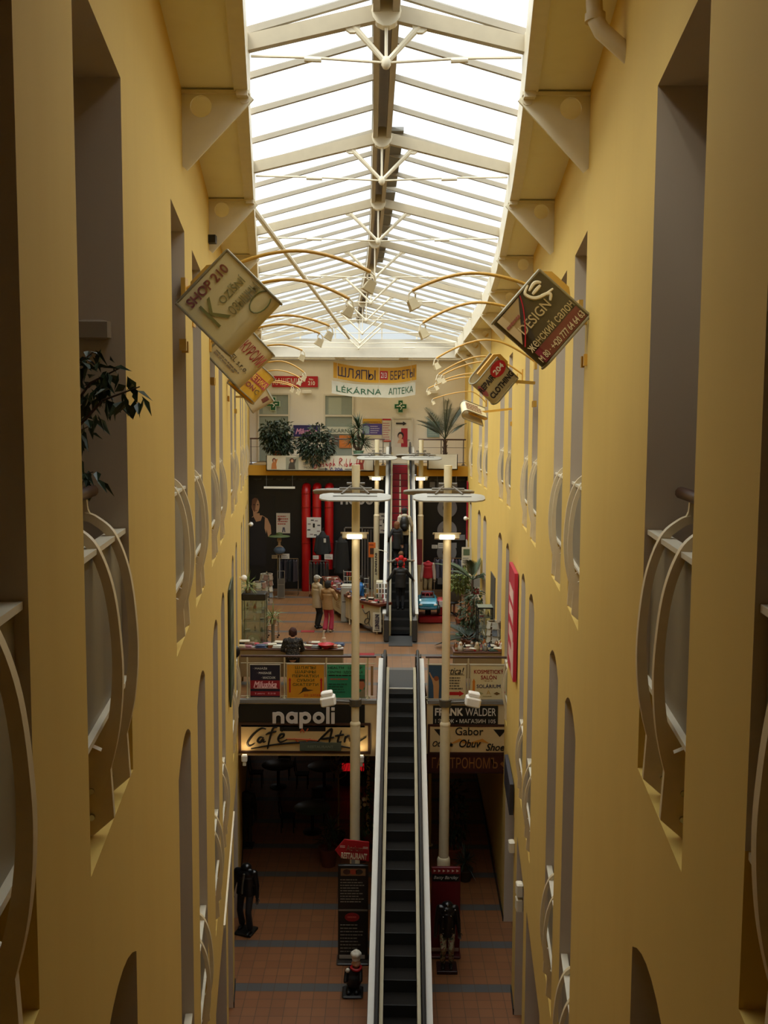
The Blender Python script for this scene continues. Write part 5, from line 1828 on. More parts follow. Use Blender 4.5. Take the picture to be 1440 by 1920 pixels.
def figure(name, label, cat, loc, rz, H=1.7, handL=None, handR=None, gripL=False, gripR=False, jacket=None, jlen=.78, trousers=None, hair=None, hairlen=.0, skin=None, shoes=BLACK,
           head=True, stance=.1, step=(0, 0), stepz=(0, 0), lean=0, turn=0, width=1.0, sleeve=True, flare=0.0, plinth=None, group=None, skirt=0, nod=0.0):
    """local frame: the figure faces +Y"""
    k = H / 1.75
    skin = skin or SKIN
    t = thing(name, label, cat, loc, rz, group)
    def V(x, y, z):
        y2 = y + lean * max(0, z - .95) 
        return Vector((x * k * (width if abs(x) > .0 else 1), y2 * k, z * k))
    hip = [V(-.09, 0, .93), V(.09, 0, .93)]
    ank = [V(-stance, step[0], .09 + stepz[0]), V(stance, step[1], .09 + stepz[1])]
    knee = [ik(hip[i], ank[i], .44 * k, .43 * k, (0, 1, .1))[0] for i in range(2)]
    ank = [ik(hip[i], ank[i], .44 * k, .43 * k, (0, 1, .1))[1] for i in range(2)]
    sh = [V(-.185, 0, 1.42), V(.185, 0, 1.42)]
    tg = [Vector(handL) if handL else V(-.27, .08, .80), Vector(handR) if handR else V(.27, .08, .80)]
    hint = [(-.5, -.6, -.7), (.5, -.6, -.7)]
    el_, wr = [], []
    for i in range(2):
        e, w = ik(sh[i], tg[i], .30 * k, .265 * k, hint[i])
        el_.append(e); wr.append(w)
    pel, wai, che, nek = V(0, 0, .95), V(0, 0, 1.12), V(0, 0, 1.3), V(0, 0, 1.49)
    hc = V(0, .02 + nod, 1.635)
    b = MB()
    def torso(mb, g, bottom=.9):
        for (z, rx, ry) in ((.93, .165, .115), (1.05, .145, .10), (1.15, .142, .098), (1.27, .165, .11), (1.38, .165, .10)):
            c = V(0, 0, z)
            mb.ell(c, ((rx + g) * k * width, (ry + g) * k, .11 * k), 16)
        mb.capsule(sh[0] + (sh[1] - sh[0]) * .06, sh[1] - (sh[1] - sh[0]) * .06, (.058 + g) * k, (.058 + g) * k)
        mb.capsule(V(-.09, -.01, 1.44), V(0, 0, 1.5), (.05 + g) * k, (.05 + g) * k)
        mb.capsule(V(.09, -.01, 1.44), V(0, 0, 1.5), (.05 + g) * k, (.05 + g) * k)
    torso(b, 0)
    for i in range(2):
        b.capsule(sh[i], el_[i], .05 * k, .041 * k)
        b.capsule(el_[i], wr[i], .042 * k, .028 * k)
        b.capsule(hip[i], knee[i], .083 * k, .056 * k)
        b.capsule(knee[i], ank[i], .058 * k, .038 * k)
        b.capsule(ank[i] + Vector((0, -.03 * k, -.04 * k)), ank[i] + Vector((0, .15 * k, -.06 * k)), .036 * k, .028 * k)
    if head:
        b.capsule(nek + Vector((0, 0, -.04 * k)), hc + Vector((0, -.01 * k, -.06 * k)), .055 * k, .05 * k)
        b.ell(hc + Vector((0, -.012 * k, .025 * k)), (.076 * k, .094 * k, .098 * k), 16)
        b.ell(hc + Vector((0, .02 * k, -.05 * k)), (.058 * k, .068 * k, .075 * k), 14)
        b.capsule(hc + Vector((0, .085 * k, .02 * k)), hc + Vector((0, .105 * k, -.02 * k)), .011 * k, .016 * k, 8)
        b.capsule(hc + Vector((-.03 * k, .078 * k, .032 * k)), hc + Vector((.03 * k, .078 * k, .032 * k)), .013 * k, .013 * k, 8)
        for s in (-1, 1):
            b.ell(hc + Vector((s * .078 * k, -.005 * k, -.0 * k)), (.012 * k, .022 * k, .032 * k), 8)
        b.ell(hc + Vector((0, .078 * k, -.075 * k)), (.025 * k, .018 * k, .012 * k), 8)
    me = remesh(b, .0125 * k)
    hb = MB()
    hb.v = [v.co.copy() for v in me.vertices]
    hb.f = [tuple(p.vertices) for p in me.polygons]
    hb.mi = [0] * len(hb.f)
    bpy.data.meshes.remove(me)
    for i in range(2):
        hand(hb, wr[i] + (wr[i] - el_[i]).normalized() * -.01, el_[i], 1 if i else -1, (gripR if i else gripL), k)
    hb.build('body', skin, t, True)
    if head:
        m = MB()
        for s in (-1, 1):
            m.ell(hc + Vector((s * .03 * k, .083 * k, .015 * k)), .009 * k, 8)
        m.build('eyes', BLACK, t)
        MB().ell(hc + Vector((0, .092 * k, -.055 * k)), (.022 * k, .006 * k, .006 * k), 8).build('lips', mat('9a5a4a', .5), t)
    def garment(nm, mb, m, vox=.014):
        me = remesh(mb, vox * k)
        me.materials.append(m)
        return link(nm, me, t)
    if trousers:
        m = MB()
        m.ell(V(0, 0, .96), (.175 * k * width, .128 * k, .12 * k), 16)
        for i in range(2):
            m.capsule(hip[i], knee[i], .098 * k, .075 * k)
            lo = ank[i] + (knee[i] - ank[i]) * .1
            m.capsule(knee[i], lo, .075 * k, (.062 + flare) * k)
        if skirt:
            m.lathe([(.2 * k, .45 * k), (.17 * k, 1.0 * k)], n=18)
        garment('trousers', m, trousers)
    if jacket:
        m = MB()
        torso(m, .025)
        lowz = 1.5 - jlen
        c0, c1 = V(0, 0, 1.1), V(0, 0, lowz)
        n = 18
        pr = []
        for (z, rx, ry) in ((lowz, .195, .145), (min(1.0, lowz + .2), .185, .14), (1.12, .17, .128), (1.3, .185, .135)):
            pr.append((z, rx, ry))
        vs, fs = [], []
        for (z, rx, ry) in pr:
            c = V(0, 0, z)
            for q in range(n):
                a = 2 * PI * q / n
                vs.append((c.x + rx * k * width * math.cos(a), c.y + ry * k * math.sin(a), c.z))
        for r in range(len(pr) - 1):
            for q in range(n):
                fs.append((r * n + q, r * n + (q + 1) % n, (r + 1) * n + (q + 1) % n, (r + 1) * n + q))
        fs += [tuple(range(n - 1, -1, -1)), tuple(range((len(pr) - 1) * n, len(pr) * n))]
        m.add(vs, fs)
        if sleeve:
            for i in range(2):
                m.capsule(sh[i], el_[i], .073 * k, .062 * k)
                m.capsule(el_[i], el_[i].lerp(wr[i], .94), .06 * k, .047 * k)
        m.tube([V(.075 * math.cos(a), .06 * math.sin(a), 1.51) for a in [2 * PI * q / 12 for q in range(12)]], .022 * k, 6, True)
        garment('jacket', m, jacket)
    if hair and head:
        m = MB()
        hr = random.Random(int(H * 1000))
        m.ell(hc + Vector((0, -.025 * k, .05 * k)), (.102 * k, .108 * k, .1 * k), 16)
        m.ell(hc + Vector((0, -.06 * k, .0)), (.098 * k, .075 * k, .1 * k), 14)
        for q in range(26):
            a, b_ = hr.uniform(PI * .98, PI * 2.02), hr.uniform(-.3, 1.4)
            m.ell(hc + Vector((math.cos(a) * math.cos(b_) * .092 * k, math.sin(a) * math.cos(b_) * .1 * k - .02 * k, .04 * k + math.sin(b_) * .085 * k)), .03 * k, 8)
        if hairlen:
            m.capsule(hc + Vector((0, -.06 * k, 0)), hc + Vector((0, -.075 * k, -hairlen * k)), .1 * k, .075 * k)
            for sx in (-1, 1):
                m.capsule(hc + Vector((sx * .075 * k, -.03 * k, .02 * k)), hc + Vector((sx * .08 * k, -.045 * k, -hairlen * k)), .045 * k, .035 * k)
        garment('hair', m, hair, .011)
    for i in range(2):
        m = MB()
        a = ank[i]
        m.capsule(a + Vector((0, -.035 * k, -.045 * k)), a + Vector((0, .155 * k, -.06 * k)), .045 * k, .036 * k, 10)
        m.capsule(a, a + Vector((0, -.01 * k, -.04 * k)), .048 * k, .045 * k, 10)
        m.build('shoe', shoes, t, True)
    J = dict(hc=hc, sh=sh, wr=wr, el=el_, k=k, V=V, t=t, garment=garment)
    if plinth:
        plinth(t)
    return t, J
BEIGE = mat('a8977a', .7)
TAN = mat('96744a', .7)
PINK = mat('a8324c', .7)
HAIR_D = mat('17110d', .85, 0, .4, 40)
HAIR_R = mat('3c1d14', .85, 0, .4, 40)
CLOTH_B = mat('131316', .75)
# couple at the counter
p = on_floor(596, 1178, L2) + Vector((-.03, .05, 0))
tt, J = figure('person', 'person in a white cap, beige coat and dark trousers standing at the counter', 'person', p, -PI * .28, 1.74, None, None, jacket=BEIGE, jlen=.80, trousers=CLOTH_B, hair=mat('8a857a', .6), stance=.11, step=(.05, -.05))
m = MB(); h = J['hc']; k = J['k']
m.ell(h + Vector((0, -.01, .055 * k)), (.1 * k, .108 * k, .08 * k), 16)
m.ell(h + Vector((0, .09 * k, .045 * k)), (.075 * k, .085 * k, .014 * k), 14)
J['garment']('cap', m, mat('c9c5b8', .7), .011)
p = on_floor(612, 1184, L2) + Vector((.05, -.06, 0))
tt, J = figure('person', 'person with dark hair, tan jacket and pink trousers beside the counter', 'person', p, -PI * .12, 1.66, (-.12, .3, 1.05), (.16, .34, 1.12), jacket=TAN, jlen=.72, trousers=PINK, hair=HAIR_D, hairlen=.06, shoes=mat('b8a898', .5), flare=.03, stance=.09, step=(-.04, .06))
# woman at the souvenir table, from behind
tt, J = figure('person', 'person with short reddish hair and a dark speckled blouse at the souvenir table', 'person', (at(549, 1230, 23.15).x, 23.15, L2), .05, 1.58, (-.22, .32, .95), (.2, .34, .95), jacket=None, trousers=CLOTH_B, hair=HAIR_R, hairlen=.05, lean=.06, width=1.08, nod=.06)
SPECK = mat('2a2723', .8)
n, l = SPECK.node_tree.nodes, SPECK.node_tree.links
vo = n.new('ShaderNodeTexVoronoi'); vo.inputs['Scale'].default_value = 38
rp = n.new('ShaderNodeMapRange'); rp.inputs[1].default_value, rp.inputs[2].default_value = .25, .3; rp.inputs[3].default_value, rp.inputs[4].default_value = 1, 0
mx = n.new('ShaderNodeMix'); mx.data_type = 'RGBA'; mx.inputs[6].default_value = lin('1d1b1a') + (1,); mx.inputs[7].default_value = lin('8a8274') + (1,)
tcn = n.new('ShaderNodeTexCoord'); l.new(tcn.outputs['Object'], vo.inputs['Vector']); l.new(vo.outputs['Distance'], rp.inputs[0]); l.new(rp.outputs[0], mx.inputs[0]); l.new(mx.outputs[2], n['Principled BSDF'].inputs['Base Color'])
def blouse(J, m_, jl=.62):
    m = MB(); V, k = J['V'], J['k']
    for (z, rx, ry) in ((1.5 - jl + .1, .2, .15), (1.05, .19, .14), (1.15, .18, .135), (1.27, .195, .14), (1.38, .195, .13)):
        m.ell(V(0, 0, z), (rx * k * 1.08, ry * k, .12 * k), 16)
    for i in range(2):
        m.capsule(J['sh'][i], J['el'][i], .078 * k, .066 * k)
        m.capsule(J['el'][i], J['el'][i].lerp(J['wr'][i], .9), .064 * k, .05 * k)
    m.capsule(J['sh'][0], J['sh'][1], .075 * k, .075 * k)
    m.capsule(V(-.08, 0, 1.45), V(.08, 0, 1.45), .07 * k, .07 * k)
    J['garment']('blouse', m, m_)
blouse(J, SPECK)
# attendant behind the counter, mostly hidden by the lamp post
pA = Vector((at(676, 1095, 31.4).x, 31.4, L2))
tt, J = figure('person', 'person in a white cap and blue top behind the counter, partly hidden by lamp post', 'person', pA, PI * .55, 1.62, (-.2, .33, 1.0), (.2, .35, 1.05), jacket=mat('1d5f9e', .6), jlen=.66, trousers=CLOTH_B, hair=HAIR_D, width=1.15)
m = MB(); h = J['hc']; k = J['k']
m.ell(h + Vector((0, -.01, .055 * k)), (.098 * k, .106 * k, .08 * k), 16)
m.ell(h + Vector((0, .09 * k, .045 * k)), (.07 * k, .08 * k, .014 * k), 14)
J['garment']('cap', m, mat('cfcabd', .7), .011)
# people riding the upper escalator (stairs rise along +Y)
tn = math.tan(math.radians(30))
def stair(Y):
    i = math.floor((Y - (Y0b - .55)) / .4)
    y = Y0b - .55 + i * .4
    return (y + .21), L2 + max(0, y + .4 - Y0b) * tn
def ecx(Y):
    return .545 + .012 * (Y - Y0b)
def rail(J_loc, Y, s):
    return Vector((ecx(Y) + s * .415, Y, L2 + (Y - Y0b) * tn + .955)) - J_loc
def rider(label, Y, dx, H, gl, gr, **k):
    y, z = stair(Y)
    loc = Vector((ecx(y) + dx, y - .04, z))
    hl = rail(loc, y + gl, -1) if gl is not None else None
    hr = rail(loc, y + gr, 1) if gr is not None else None
    return figure('person', label, 'person', loc, 0, H, hl, hr, gl is not None, gr is not None, **k) + (loc,)
tt, J, lc = rider('person in a black jacket with both hands on the rails, lowest on the upper escalator', 30.95, 0, 1.62, .15, .22, jacket=mat('17171a', .6), jlen=.7, trousers=mat('14151c', .8), hair=HAIR_D, stance=.08, width=1.05)
y2, z2 = stair(31.9)
tt, J, lc = rider('child in a red hooded top with striped sleeves on the upper escalator', 31.75, .02, 1.36, .25, .3, jacket=None, trousers=mat('1a1a22', .8), hair=mat('6a4628', .85, 0, .4, 40), stance=.07)
m = MB(); V, k = J['V'], J['k']
for (z, rx, ry) in ((.93, .185, .145), (1.05, .18, .14), (1.2, .18, .14), (1.35, .18, .13)):
    m.ell(V(0, 0, z), (rx * k, ry * k, .12 * k), 16)
m.capsule(J['sh'][0], J['sh'][1], .075 * k, .075 * k)
m.ell(V(0, -.09, 1.5), (.12 * k, .085 * k, .13 * k), 14)
J['garment']('red_hoodie', m, mat('c2161c', .7))
STR = mat('2a2626', .8)
n, l = STR.node_tree.nodes, STR.node_tree.links
wv = n.new('ShaderNodeTexWave'); wv.bands_direction = 'X'; wv.inputs['Scale'].default_value = 9
mx = n.new('ShaderNodeMix'); mx.data_type = 'RGBA'; mx.inputs[6].default_value = lin('221f20') + (1,); mx.inputs[7].default_value = lin('b8b0a4') + (1,)
tcn = n.new('ShaderNodeTexCoord'); l.new(tcn.outputs['Object'], wv.inputs['Vector'])
gt = n.new('ShaderNodeMath'); gt.operation = 'GREATER_THAN'; gt.inputs[1].default_value = .55
l.new(wv.outputs['Fac'], gt.inputs[0]); l.new(gt.outputs[0], mx.inputs[0]); l.new(mx.outputs[2], n['Principled BSDF'].inputs['Base Color'])
for i in range(2):
    m = MB(); m.capsule(J['sh'][i], J['el'][i], .062 * k, .056 * k); m.capsule(J['el'][i], J['el'][i].lerp(J['wr'][i], .95), .054 * k, .042 * k)
    J['garment']('striped_sleeve', m, STR)
tt, J, lc = rider('person with light brown hair and black clothes, left of the one with the backpack', 32.95, -.13, 1.56, .05, None, jacket=CLOTH_B, jlen=.8, trousers=CLOTH_B, hair=mat('6a4326', .85, 0, .4, 40), hairlen=.1, stance=.06, width=.85)
tt, J, lc = rider('person with a black backpack and pale hooded top, highest on the escalator', 33.35, .14, 1.78, None, .2, jacket=mat('b4aa96', .75), jlen=.68, trousers=mat('18181c', .8), hair=HAIR_D, stance=.07, width=.9)
m = MB(); V, k = J['V'], J['k']
m.ell(V(0, -.19, 1.22), (.17 * k, .11 * k, .27 * k), 16)
m.ell(V(0, -.24, 1.12), (.13 * k, .09 * k, .14 * k), 14)
m.tube([V(-.12, -.1, 1.42), V(-.13, .08, 1.47), V(-.13, .13, 1.25), V(-.14, -.08, 1.02)], .022 * k, 6)
m.tube([V(.12, -.1, 1.42), V(.13, .08, 1.47), V(.13, .13, 1.25), V(.14, -.08, 1.02)], .022 * k, 6)
J['garment']('backpack', m, BLACK)
m = MB(); m.ell(V(0, -.09, 1.5), (.12 * k, .08 * k, .07 * k), 14); J['garment']('hood', m, mat('b4aa96', .75))

# shop mannequins
LEATHER = mat('101012', .28, 0, .2, 12, .1)
def plinth_box(w, d, h, m):
    def f(t):
        MB().bbox(-w / 2, -d / 2, -h, w / 2, d / 2, 0, .01).build('plinth', m, t)
    return f
p = on_floor(462, 1752, 0) + Vector((-.02, .1, .06))
tt, J = figure('mannequin', 'headless mannequin in black leather beside the left wall of the ground floor', 'mannequin', p, PI * .9, 1.72, jacket=LEATHER, jlen=.62, trousers=mat('121216', .6), head=False, skin=mat('2a241e', .5), stance=.12, step=(.1, -.1), plinth=plinth_box(.42, .42, .06, DARK), flare=.02, width=1.25)
m = MB(); V, k = J['V'], J['k']; m.ell(V(0, -.03, 1.53), (.13 * k, .12 * k, .09 * k), 14); J['garment']('collar', m, LEATHER)
m = MB(); m.tube([V(-.03, .16, 1.45), V(0, .175, 1.2), V(.02, .165, .95)], .03, 6); J['garment']('scarf', m, mat('5a564c', .6))
# camouflage trousers
CAMO = mat('6a6448', .8)
n, l = CAMO.node_tree.nodes, CAMO.node_tree.links
vo = n.new('ShaderNodeTexNoise'); vo.inputs['Scale'].default_value = 9
rp = n.new('ShaderNodeValToRGB')
rp.color_ramp.interpolation = 'CONSTANT'
rp.color_ramp.elements[0].color = lin('3a3a2a') + (1,)
rp.color_ramp.elements[1].position = .44; rp.color_ramp.elements[1].color = lin('8a8262') + (1,)
e = rp.color_ramp.elements.new(.52); e.color = lin('7a3a34') + (1,)
e = rp.color_ramp.elements.new(.57); e.color = lin('9a9474') + (1,)
tcn = n.new('ShaderNodeTexCoord'); l.new(tcn.outputs['Object'], vo.inputs['Vector']); l.new(vo.outputs[0], rp.inputs[0]); l.new(rp.outputs[0], n['Principled BSDF'].inputs['Base Color'])
p = on_floor(838, 1822, 0) + Vector((0, .08, .08))
tt, J = figure('mannequin', 'headless mannequin in a black studded jacket and camouflage trousers before the red stand', 'mannequin', p, PI, 1.62, jacket=LEATHER, jlen=.74, trousers=CAMO, head=False, skin=mat('2a241e', .5), stance=.09, plinth=plinth_box(.44, .4, .08, mat('2a100e', .5)), width=1.05)
m = MB(); V, k = J['V'], J['k']; m.ell(V(0, -.02, 1.5), (.13 * k, .11 * k, .07 * k), 14); J['garment']('collar', m, LEATHER)
m = MB()
for x, z in ((0, 1.55), (-.16, 1.45), (.06, 1.43), (-.07, 1.3), (.1, 1.28), (-.1, 1.0), (.1, 1.0), (-.1, .88), (.1, .88)):
    m.ell(V(x, .16, z), .014, 8)
m.build('stud', CHROME, tt)
# red display stand behind it
px = on_floor(838, 1808, 0)
t = thing('display_stand', 'tall dark red fashion stand with white arrows behind the right mannequin', 'stand', (px.x - .02, 20.0, 0))
o = Vector((px.x - .02, 20.0, 0))
zt = at(830, 1626, 20.0).z
MB().bbox(-.32, 0, .06, .32, .06, zt, .01).build('panel', mat('5c0c16', .45), t)
MB().bbox(-.34, -.12, 0, .34, .22, .06, .02).build('base', mat('4a1016', .5), t)
M = Matrix.Translation((0, -.006, zt)) @ FACE
patch(t, M, rect(-.3, -.32, .3, -.16), BLACK, name='black_band')
text(t, 'Betty Barclay', M, 0, -.24, .54, .09, mat('a8a39a', .5), 0, .3, .012)
patch(t, M, rect(-.31, -.15, .31, -.01), mat('7a1420', .5), name='red_band')
for q in range(6):
    x = -.25 + q * .1
    patch(t, M, [(x - .025, -.11), (x + .03, -.08), (x - .025, -.05)], mat('c9b8a8', .5), z=.007, name='arrow')
patch(t, M, rect(-.3, -zt + .12, .3, -zt + .2), mat('a08a84', .5), name='pale_band')

# menu board with the restaurant arrow
p = on_floor(662, 1806, 0)
YM = 19.75
x0, x1 = at(634, 1700, YM).x, at(690, 1700, YM).x
xm = (x0 + x1) / 2
zt = at(660, 1622, YM).z
t = thing('menu_board', 'tall black two part menu board beside the escalator', 'menu board', (xm, YM, 0))
MB().bbox(-.33, 0, .05, .33, .08, zt, .015).build('panel', mat('141210', .4), t)
MB().bbox(-.36, -.15, 0, .36, .25, .05, .02).build('base', mat('3a3430', .4), t)
M = Matrix.Translation((0, -.004, zt)) @ FACE
patch(t, M, rect(-.27, -.24, .27, -.08), mat('7a5a3a', .6), name='food_picture')
for x, c in ((-.14, '3a2018'), (.0, '9a3a24'), (.13, '2a2018')):
    patch(t, M, disc(x, -.15, .08, .06), mat(c, .6), z=.007, name='food_picture')
lines(t, M, -.28, -.86, .52, .56, 9, mat('8a8478', .5), 31, fill=.3)
patch(t, M, rect(-.32, -1.04, .32, -1.0), mat('6a655c', .5), name='divider')
patch(t, M, disc(-.02, -1.18, .16, .1), mat('8a1a1c', .5), name='red_oval')
lines(t, M @ Matrix.Translation((0, 0, .008)), -.12, -1.2, .2, .05, 1, mat('c0584a', .5), 46)
lines(t, M, -.28, -2.0, .52, .68, 9, mat('7a766c', .5), 32, fill=.28)
patch(t, M, rect(-.3, -zt + .08, .26, -zt + .17), mat('9a968c', .5), name='white_strip')
t = thing('direction_sign', 'red arrow shaped restaurant sign pointing left above the menu board', 'sign', (xm, YM + .05, zt))
a = [at(*q, YM) for q in ((628, 1596), (645, 1576), (692, 1581), (692, 1617), (640, 1611))]
R0 = Vector((xm, YM + .05, zt))
MB().prism([(v.x - R0.x, v.z - R0.z) for v in a], FACE, .03).build('panel', mat('9c1420', .45), t)
MB().box(-.04, .0, -.1, .04, .03, .1).build('bracket', GREY, t)
c = at(664, 1604, YM) - R0
M = Matrix.Translation(c) @ FACE @ Matrix.Rotation(-.06, 4, 'Z')
text(t, 'RESTAURANT', M, 0, -.01, .56, .13, mat('cbb8a0', .5), .02, 0, .02)
text(t, 'Atrium', M, .0, .16, .36, .12, mat('6a4a3a', .5), 0, .0, .02)
for x in (-.26, .24):
    patch(t, M, rect(x - .06, .17, x + .05, .18), mat('c0b0a0', .5), name='line', z=.012)
    patch(t, M, rect(x - .06, .2, x + .05, .21), mat('c0b0a0', .5), name='line', z=.012)
# chef statue
p = on_floor(663, 1862, 0)
t = thing('chef_statue', 'small chef statue with white hat and red scarf by the escalator foot', 'statue', p)
b = MB()
b.ell((0, 0, .30), (.17, .16, .2), 16); b.ell((0, .02, .45), (.15, .13, .14), 14)
b.capsule((-.14, -.02, .5), (-.17, -.14, .34), .05, .04); b.capsule((.14, -.02, .5), (.15, -.14, .36), .05, .04)
b.capsule((-.07, 0, .16), (-.08, 0, .06), .06, .05); b.capsule((.07, 0, .16), (.08, 0, .06), .06, .05)
me = remesh(b, .014); me.materials.append(mat('0d0d0e', .5)); link('body', me, t)
b = MB(); b.ell((.05, -.02, .67), (.085, .085, .1), 14); b.ell((.05, -.1, .65), .022, 8); b.ell((-.035, -.02, .66), (.015, .02, .03), 8); b.ell((.135, -.02, .66), (.015, .02, .03), 8)
b.capsule((.04, 0, .52), (.05, -.01, .62), .05, .05)
me = remesh(b, .011); me.materials.append(SKIN); link('head', me, t)
b = MB(); b.lathe([(.09, .73), (.088, .82)], (.05, -.02, 0), 14)
for q in range(6):
    b.ell((.05 + .06 * math.cos(q), -.02 + .06 * math.sin(q), .86), .06, 10)
b.ell((.05, -.02, .89), .07, 10)
me = remesh(b, .013); me.materials.append(mat('cfc8b8', .7)); link('chef_hat', me, t)
MB().tube([(.05 + .1 * math.cos(q * PI / 6), -.02 + .09 * math.sin(q * PI / 6), .565 + .01 * math.cos(q)) for q in range(12)], .03, 6, True).build('red_scarf', RED, t, True)
MB().ell((-.12, -.1, .55), (.05, .04, .05), 10).build('white_cuff', mat('cfc8b8', .7), t, True)
m = MB(); m.bbox(-.24, -.22, 0, .2, .2, .06, .03)
m.build('plinth', mat('1a1918', .5), t)
m = MB()
for sx in (-.1, .06):
    m.capsule((sx, .0, .1), (sx, -.14, .09), .055, .05)
m.build('shoe', BLACK, t, True)
# ------------------------------------------------------------------ black shop wall of the middle floor
NY = 38.33
def napsign(*a, **k):
    return wallsign(*a, Y=NY, **k)
r, M, w, h = napsign('large poster of a man in a black tank top on the black wall', 'poster', 465, 928, 516, 1098, mat('0d0c0c', .5), cat='poster')
sk, sh_ = mat('b58a68', .55), mat('6a4632', .6)
U = lambda x, y: ((x - 490.5) / 51 * w, (1013 - y) / 170 * h)
patch(r, M, [U(*q) for q in ((468, 980), (473, 968), (483, 966), (492, 966), (502, 972), (508, 985), (509, 1000), (503, 1006), (500, 992), (498, 1010), (470, 1010))], sk, name='picture')
patch(r, M, [U(*q) for q in ((468, 1004), (470, 972), (476, 968), (480, 978), (489, 976), (492, 967), (497, 970), (496, 990), (499, 1000), (499, 1060), (468, 1060))], mat('171214', .7), z=.007, name='picture')
patch(r, M, [U(*q) for q in ((474, 950), (478, 962), (487, 962), (488, 974), (480, 977), (475, 968))], sk, z=.008, name='picture')
patch(r, M, [U(479.5 + 7.5 * math.cos(a) , 948 + 14 * math.sin(a)) for a in [q * PI / 10 for q in range(20)]], sk, z=.011, name='picture')
patch(r, M, [U(*q) for q in ((472, 946), (473, 936), (478, 933), (484, 935), (480, 944), (478, 960), (474, 956))], sh_, z=.014, name='picture')
for ex in (476.5, 483.5):
    patch(r, M, [U(ex + 1.8 * math.cos(a), 946 + 1 * math.sin(a)) for a in [q * PI / 5 for q in range(10)]], BLACK, z=.017, name='picture')
patch(r, M, [U(*q) for q in ((477, 956), (483, 956), (482, 957.5), (478, 957.5))], mat('7a4a3a', .6), z=.017, name='picture')
r, M, w, h = napsign('pale paper notice with small red print to the right of the man poster', 'notice', 518, 962, 544, 1000, mat('c4bcae', .6), cat='notice')
lines(r, M, -w * .4, -h * .1, w * .8, h * .5, 4, mat('a05040', .5), 3); patch(r, M, disc(-w * .28, h * .2, .06), BLACK, name='dot')
patch(r, M, [(-.05, -h * .45), (-.02, -h * .2), (.06, -h * .2), (.09, -h * .45), (.05, -h * .45), (.02, -h * .3), (0, -h * .45)], mat('4a4a5a', .5), name='trousers_print')
# red air ducts
RP = mat('a3060c', .35)
for i, px in enumerate((574, 594, 617)):
    c = at(px, 1000, 37.9)
    t = thing('red_pipe', 'fat red vertical pipe on the black wall, %s of three from the left' % ('first', 'second', 'third')[i], 'pipe', (c.x, 37.9, L2), 0, 'red pipes')
    zt = at(px, 917, 37.9).z - L2
    zb = (0 if i == 0 else .9 - .2 * i) + (.4 if i else 0)
    m = MB(); m.tube([(0, 0, zb), (0, 0, zt - .12), (0, .05, zt), (0, .2, zt + .06), (0, .4, zt + .06)], .18, 18)
    m.build('duct', RP, t, True)
    m = MB()
    for z in (zt - .75, zt - .2, zt - 2.2):
        m.tube([(0, 0, z), (0, 0, z + .04)], .192, 18)
    m.build('joint_ring', mat('8a0408', .35), t, True)
for px0, py0, px1, py1, lb, sd in ((575, 970, 602, 1008, 'white notice reading 1 on the red pipes', 1), (711, 962, 727, 1000, 'white notice reading 1 behind the left edge of the upper escalator', 2)):
    r, M, w, h = wallsign(lb, 'notice', px0, py0, px1, py1, mat('c8c4bc', .6), Y=37.6 if sd == 1 else NY, cat='notice')
    text(r, '1', M, 0, h * .1, w * .14, h * .2, BLACK, .02)
    for q in range(8):
        a = q * PI / 4 + .3
        patch(r, M, rect(w * .36 * math.cos(a) - .06, h * .38 * math.sin(a) - .03, w * .36 * math.cos(a) + .06, h * .38 * math.sin(a) + .02), mat('8a7a7a', .5) if q % 2 else mat('3a3a3a', .5), name='shoe_print')
c = at(675, 940, NY - .05)
t = thing('shop_lettering', 'large white shop name on the black wall above its door', 'sign', c)
round_letters(t, FACE, 0, .02, .30, mat('b8b4b0', .5), .03, .29)
c = at(838, 1000, NY - .05)
t = thing('shop_lettering', 'giant grey shop name running upward on the black wall right of the escalator', 'sign', c)
round_letters(t, FACE @ Matrix.Rotation(PI / 2, 4, 'Z'), 0, 0, .80, mat('7c7c7e', .5), .03, .27)
z = at(600, 899, NY - .02).z
t = thing('name_border', 'row of small grey shop names along the top of the black wall', 'sign', (-1, NY - .02, z))
for i in range(19):
    x = -5.15 + i * .46 + 1
    if not (exx(38) - .75 < x - 1 < exx(38) + .7):
        text(t, 'napoli', FACE, x, 0, .34, .12, mat('4a4a4a', .5), 0, .25, .006)
# door of the shop
a, b = at(645, 988, NY), at(702, 1100, NY)
t = thing('door_2', 'dark glazed shop door with a light metal frame in the black wall', 'door', ((a.x + b.x) / 2, NY, L2)); t['kind'] = 'structure'
w2 = (b.x - a.x) / 2
m = MB(); hh = a.z - L2
m.box(-w2, -.03, 0, -w2 + .05, .02, hh); m.box(w2 - .05, -.03, 0, w2, .02, hh); m.box(-w2, -.03, hh - .05, w2, .02, hh); m.box(.1, -.03, 0, .14, .02, hh)
m.build('door_frame', mat('8a8680', .4, .4), t)
MB().box(-w2 + .05, -.015, 0, w2 - .05, .005, hh - .05).build('pane', mat('1a1817', .15), t)
m = MB()
for x in (.2, .32, .44):
    m.box(x, -.05, .05, x + .07, -.02, hh - .1)
m.build('door_curtain', mat('4a443e', .7), t)
# hanging strip lights under the gallery
for (px0, px1, py, lb) in ((495, 553, 914, 'left'), (815, 860, 917, 'right')):
    a, b = at(px0, py, 37.5), at(px1, py, 37.5)
    t = thing('strip_light', 'thin white strip light hanging under the %s of the upper gallery' % lb, 'lamp', ((a.x + b.x) / 2, 37.5, a.z))
    w2 = (b.x - a.x) / 2
    MB().box(-w2, -.04, -.04, w2, .04, .04).build('tube_housing', WHITE, t)
    m = MB()
    for x in (-w2 + .1, w2 - .1):
        m.cyl((x, 0, .04), (x, 0, L3 - .42 - a.z + .02), .006, n=5)
    m.build('cable', GREY, t)
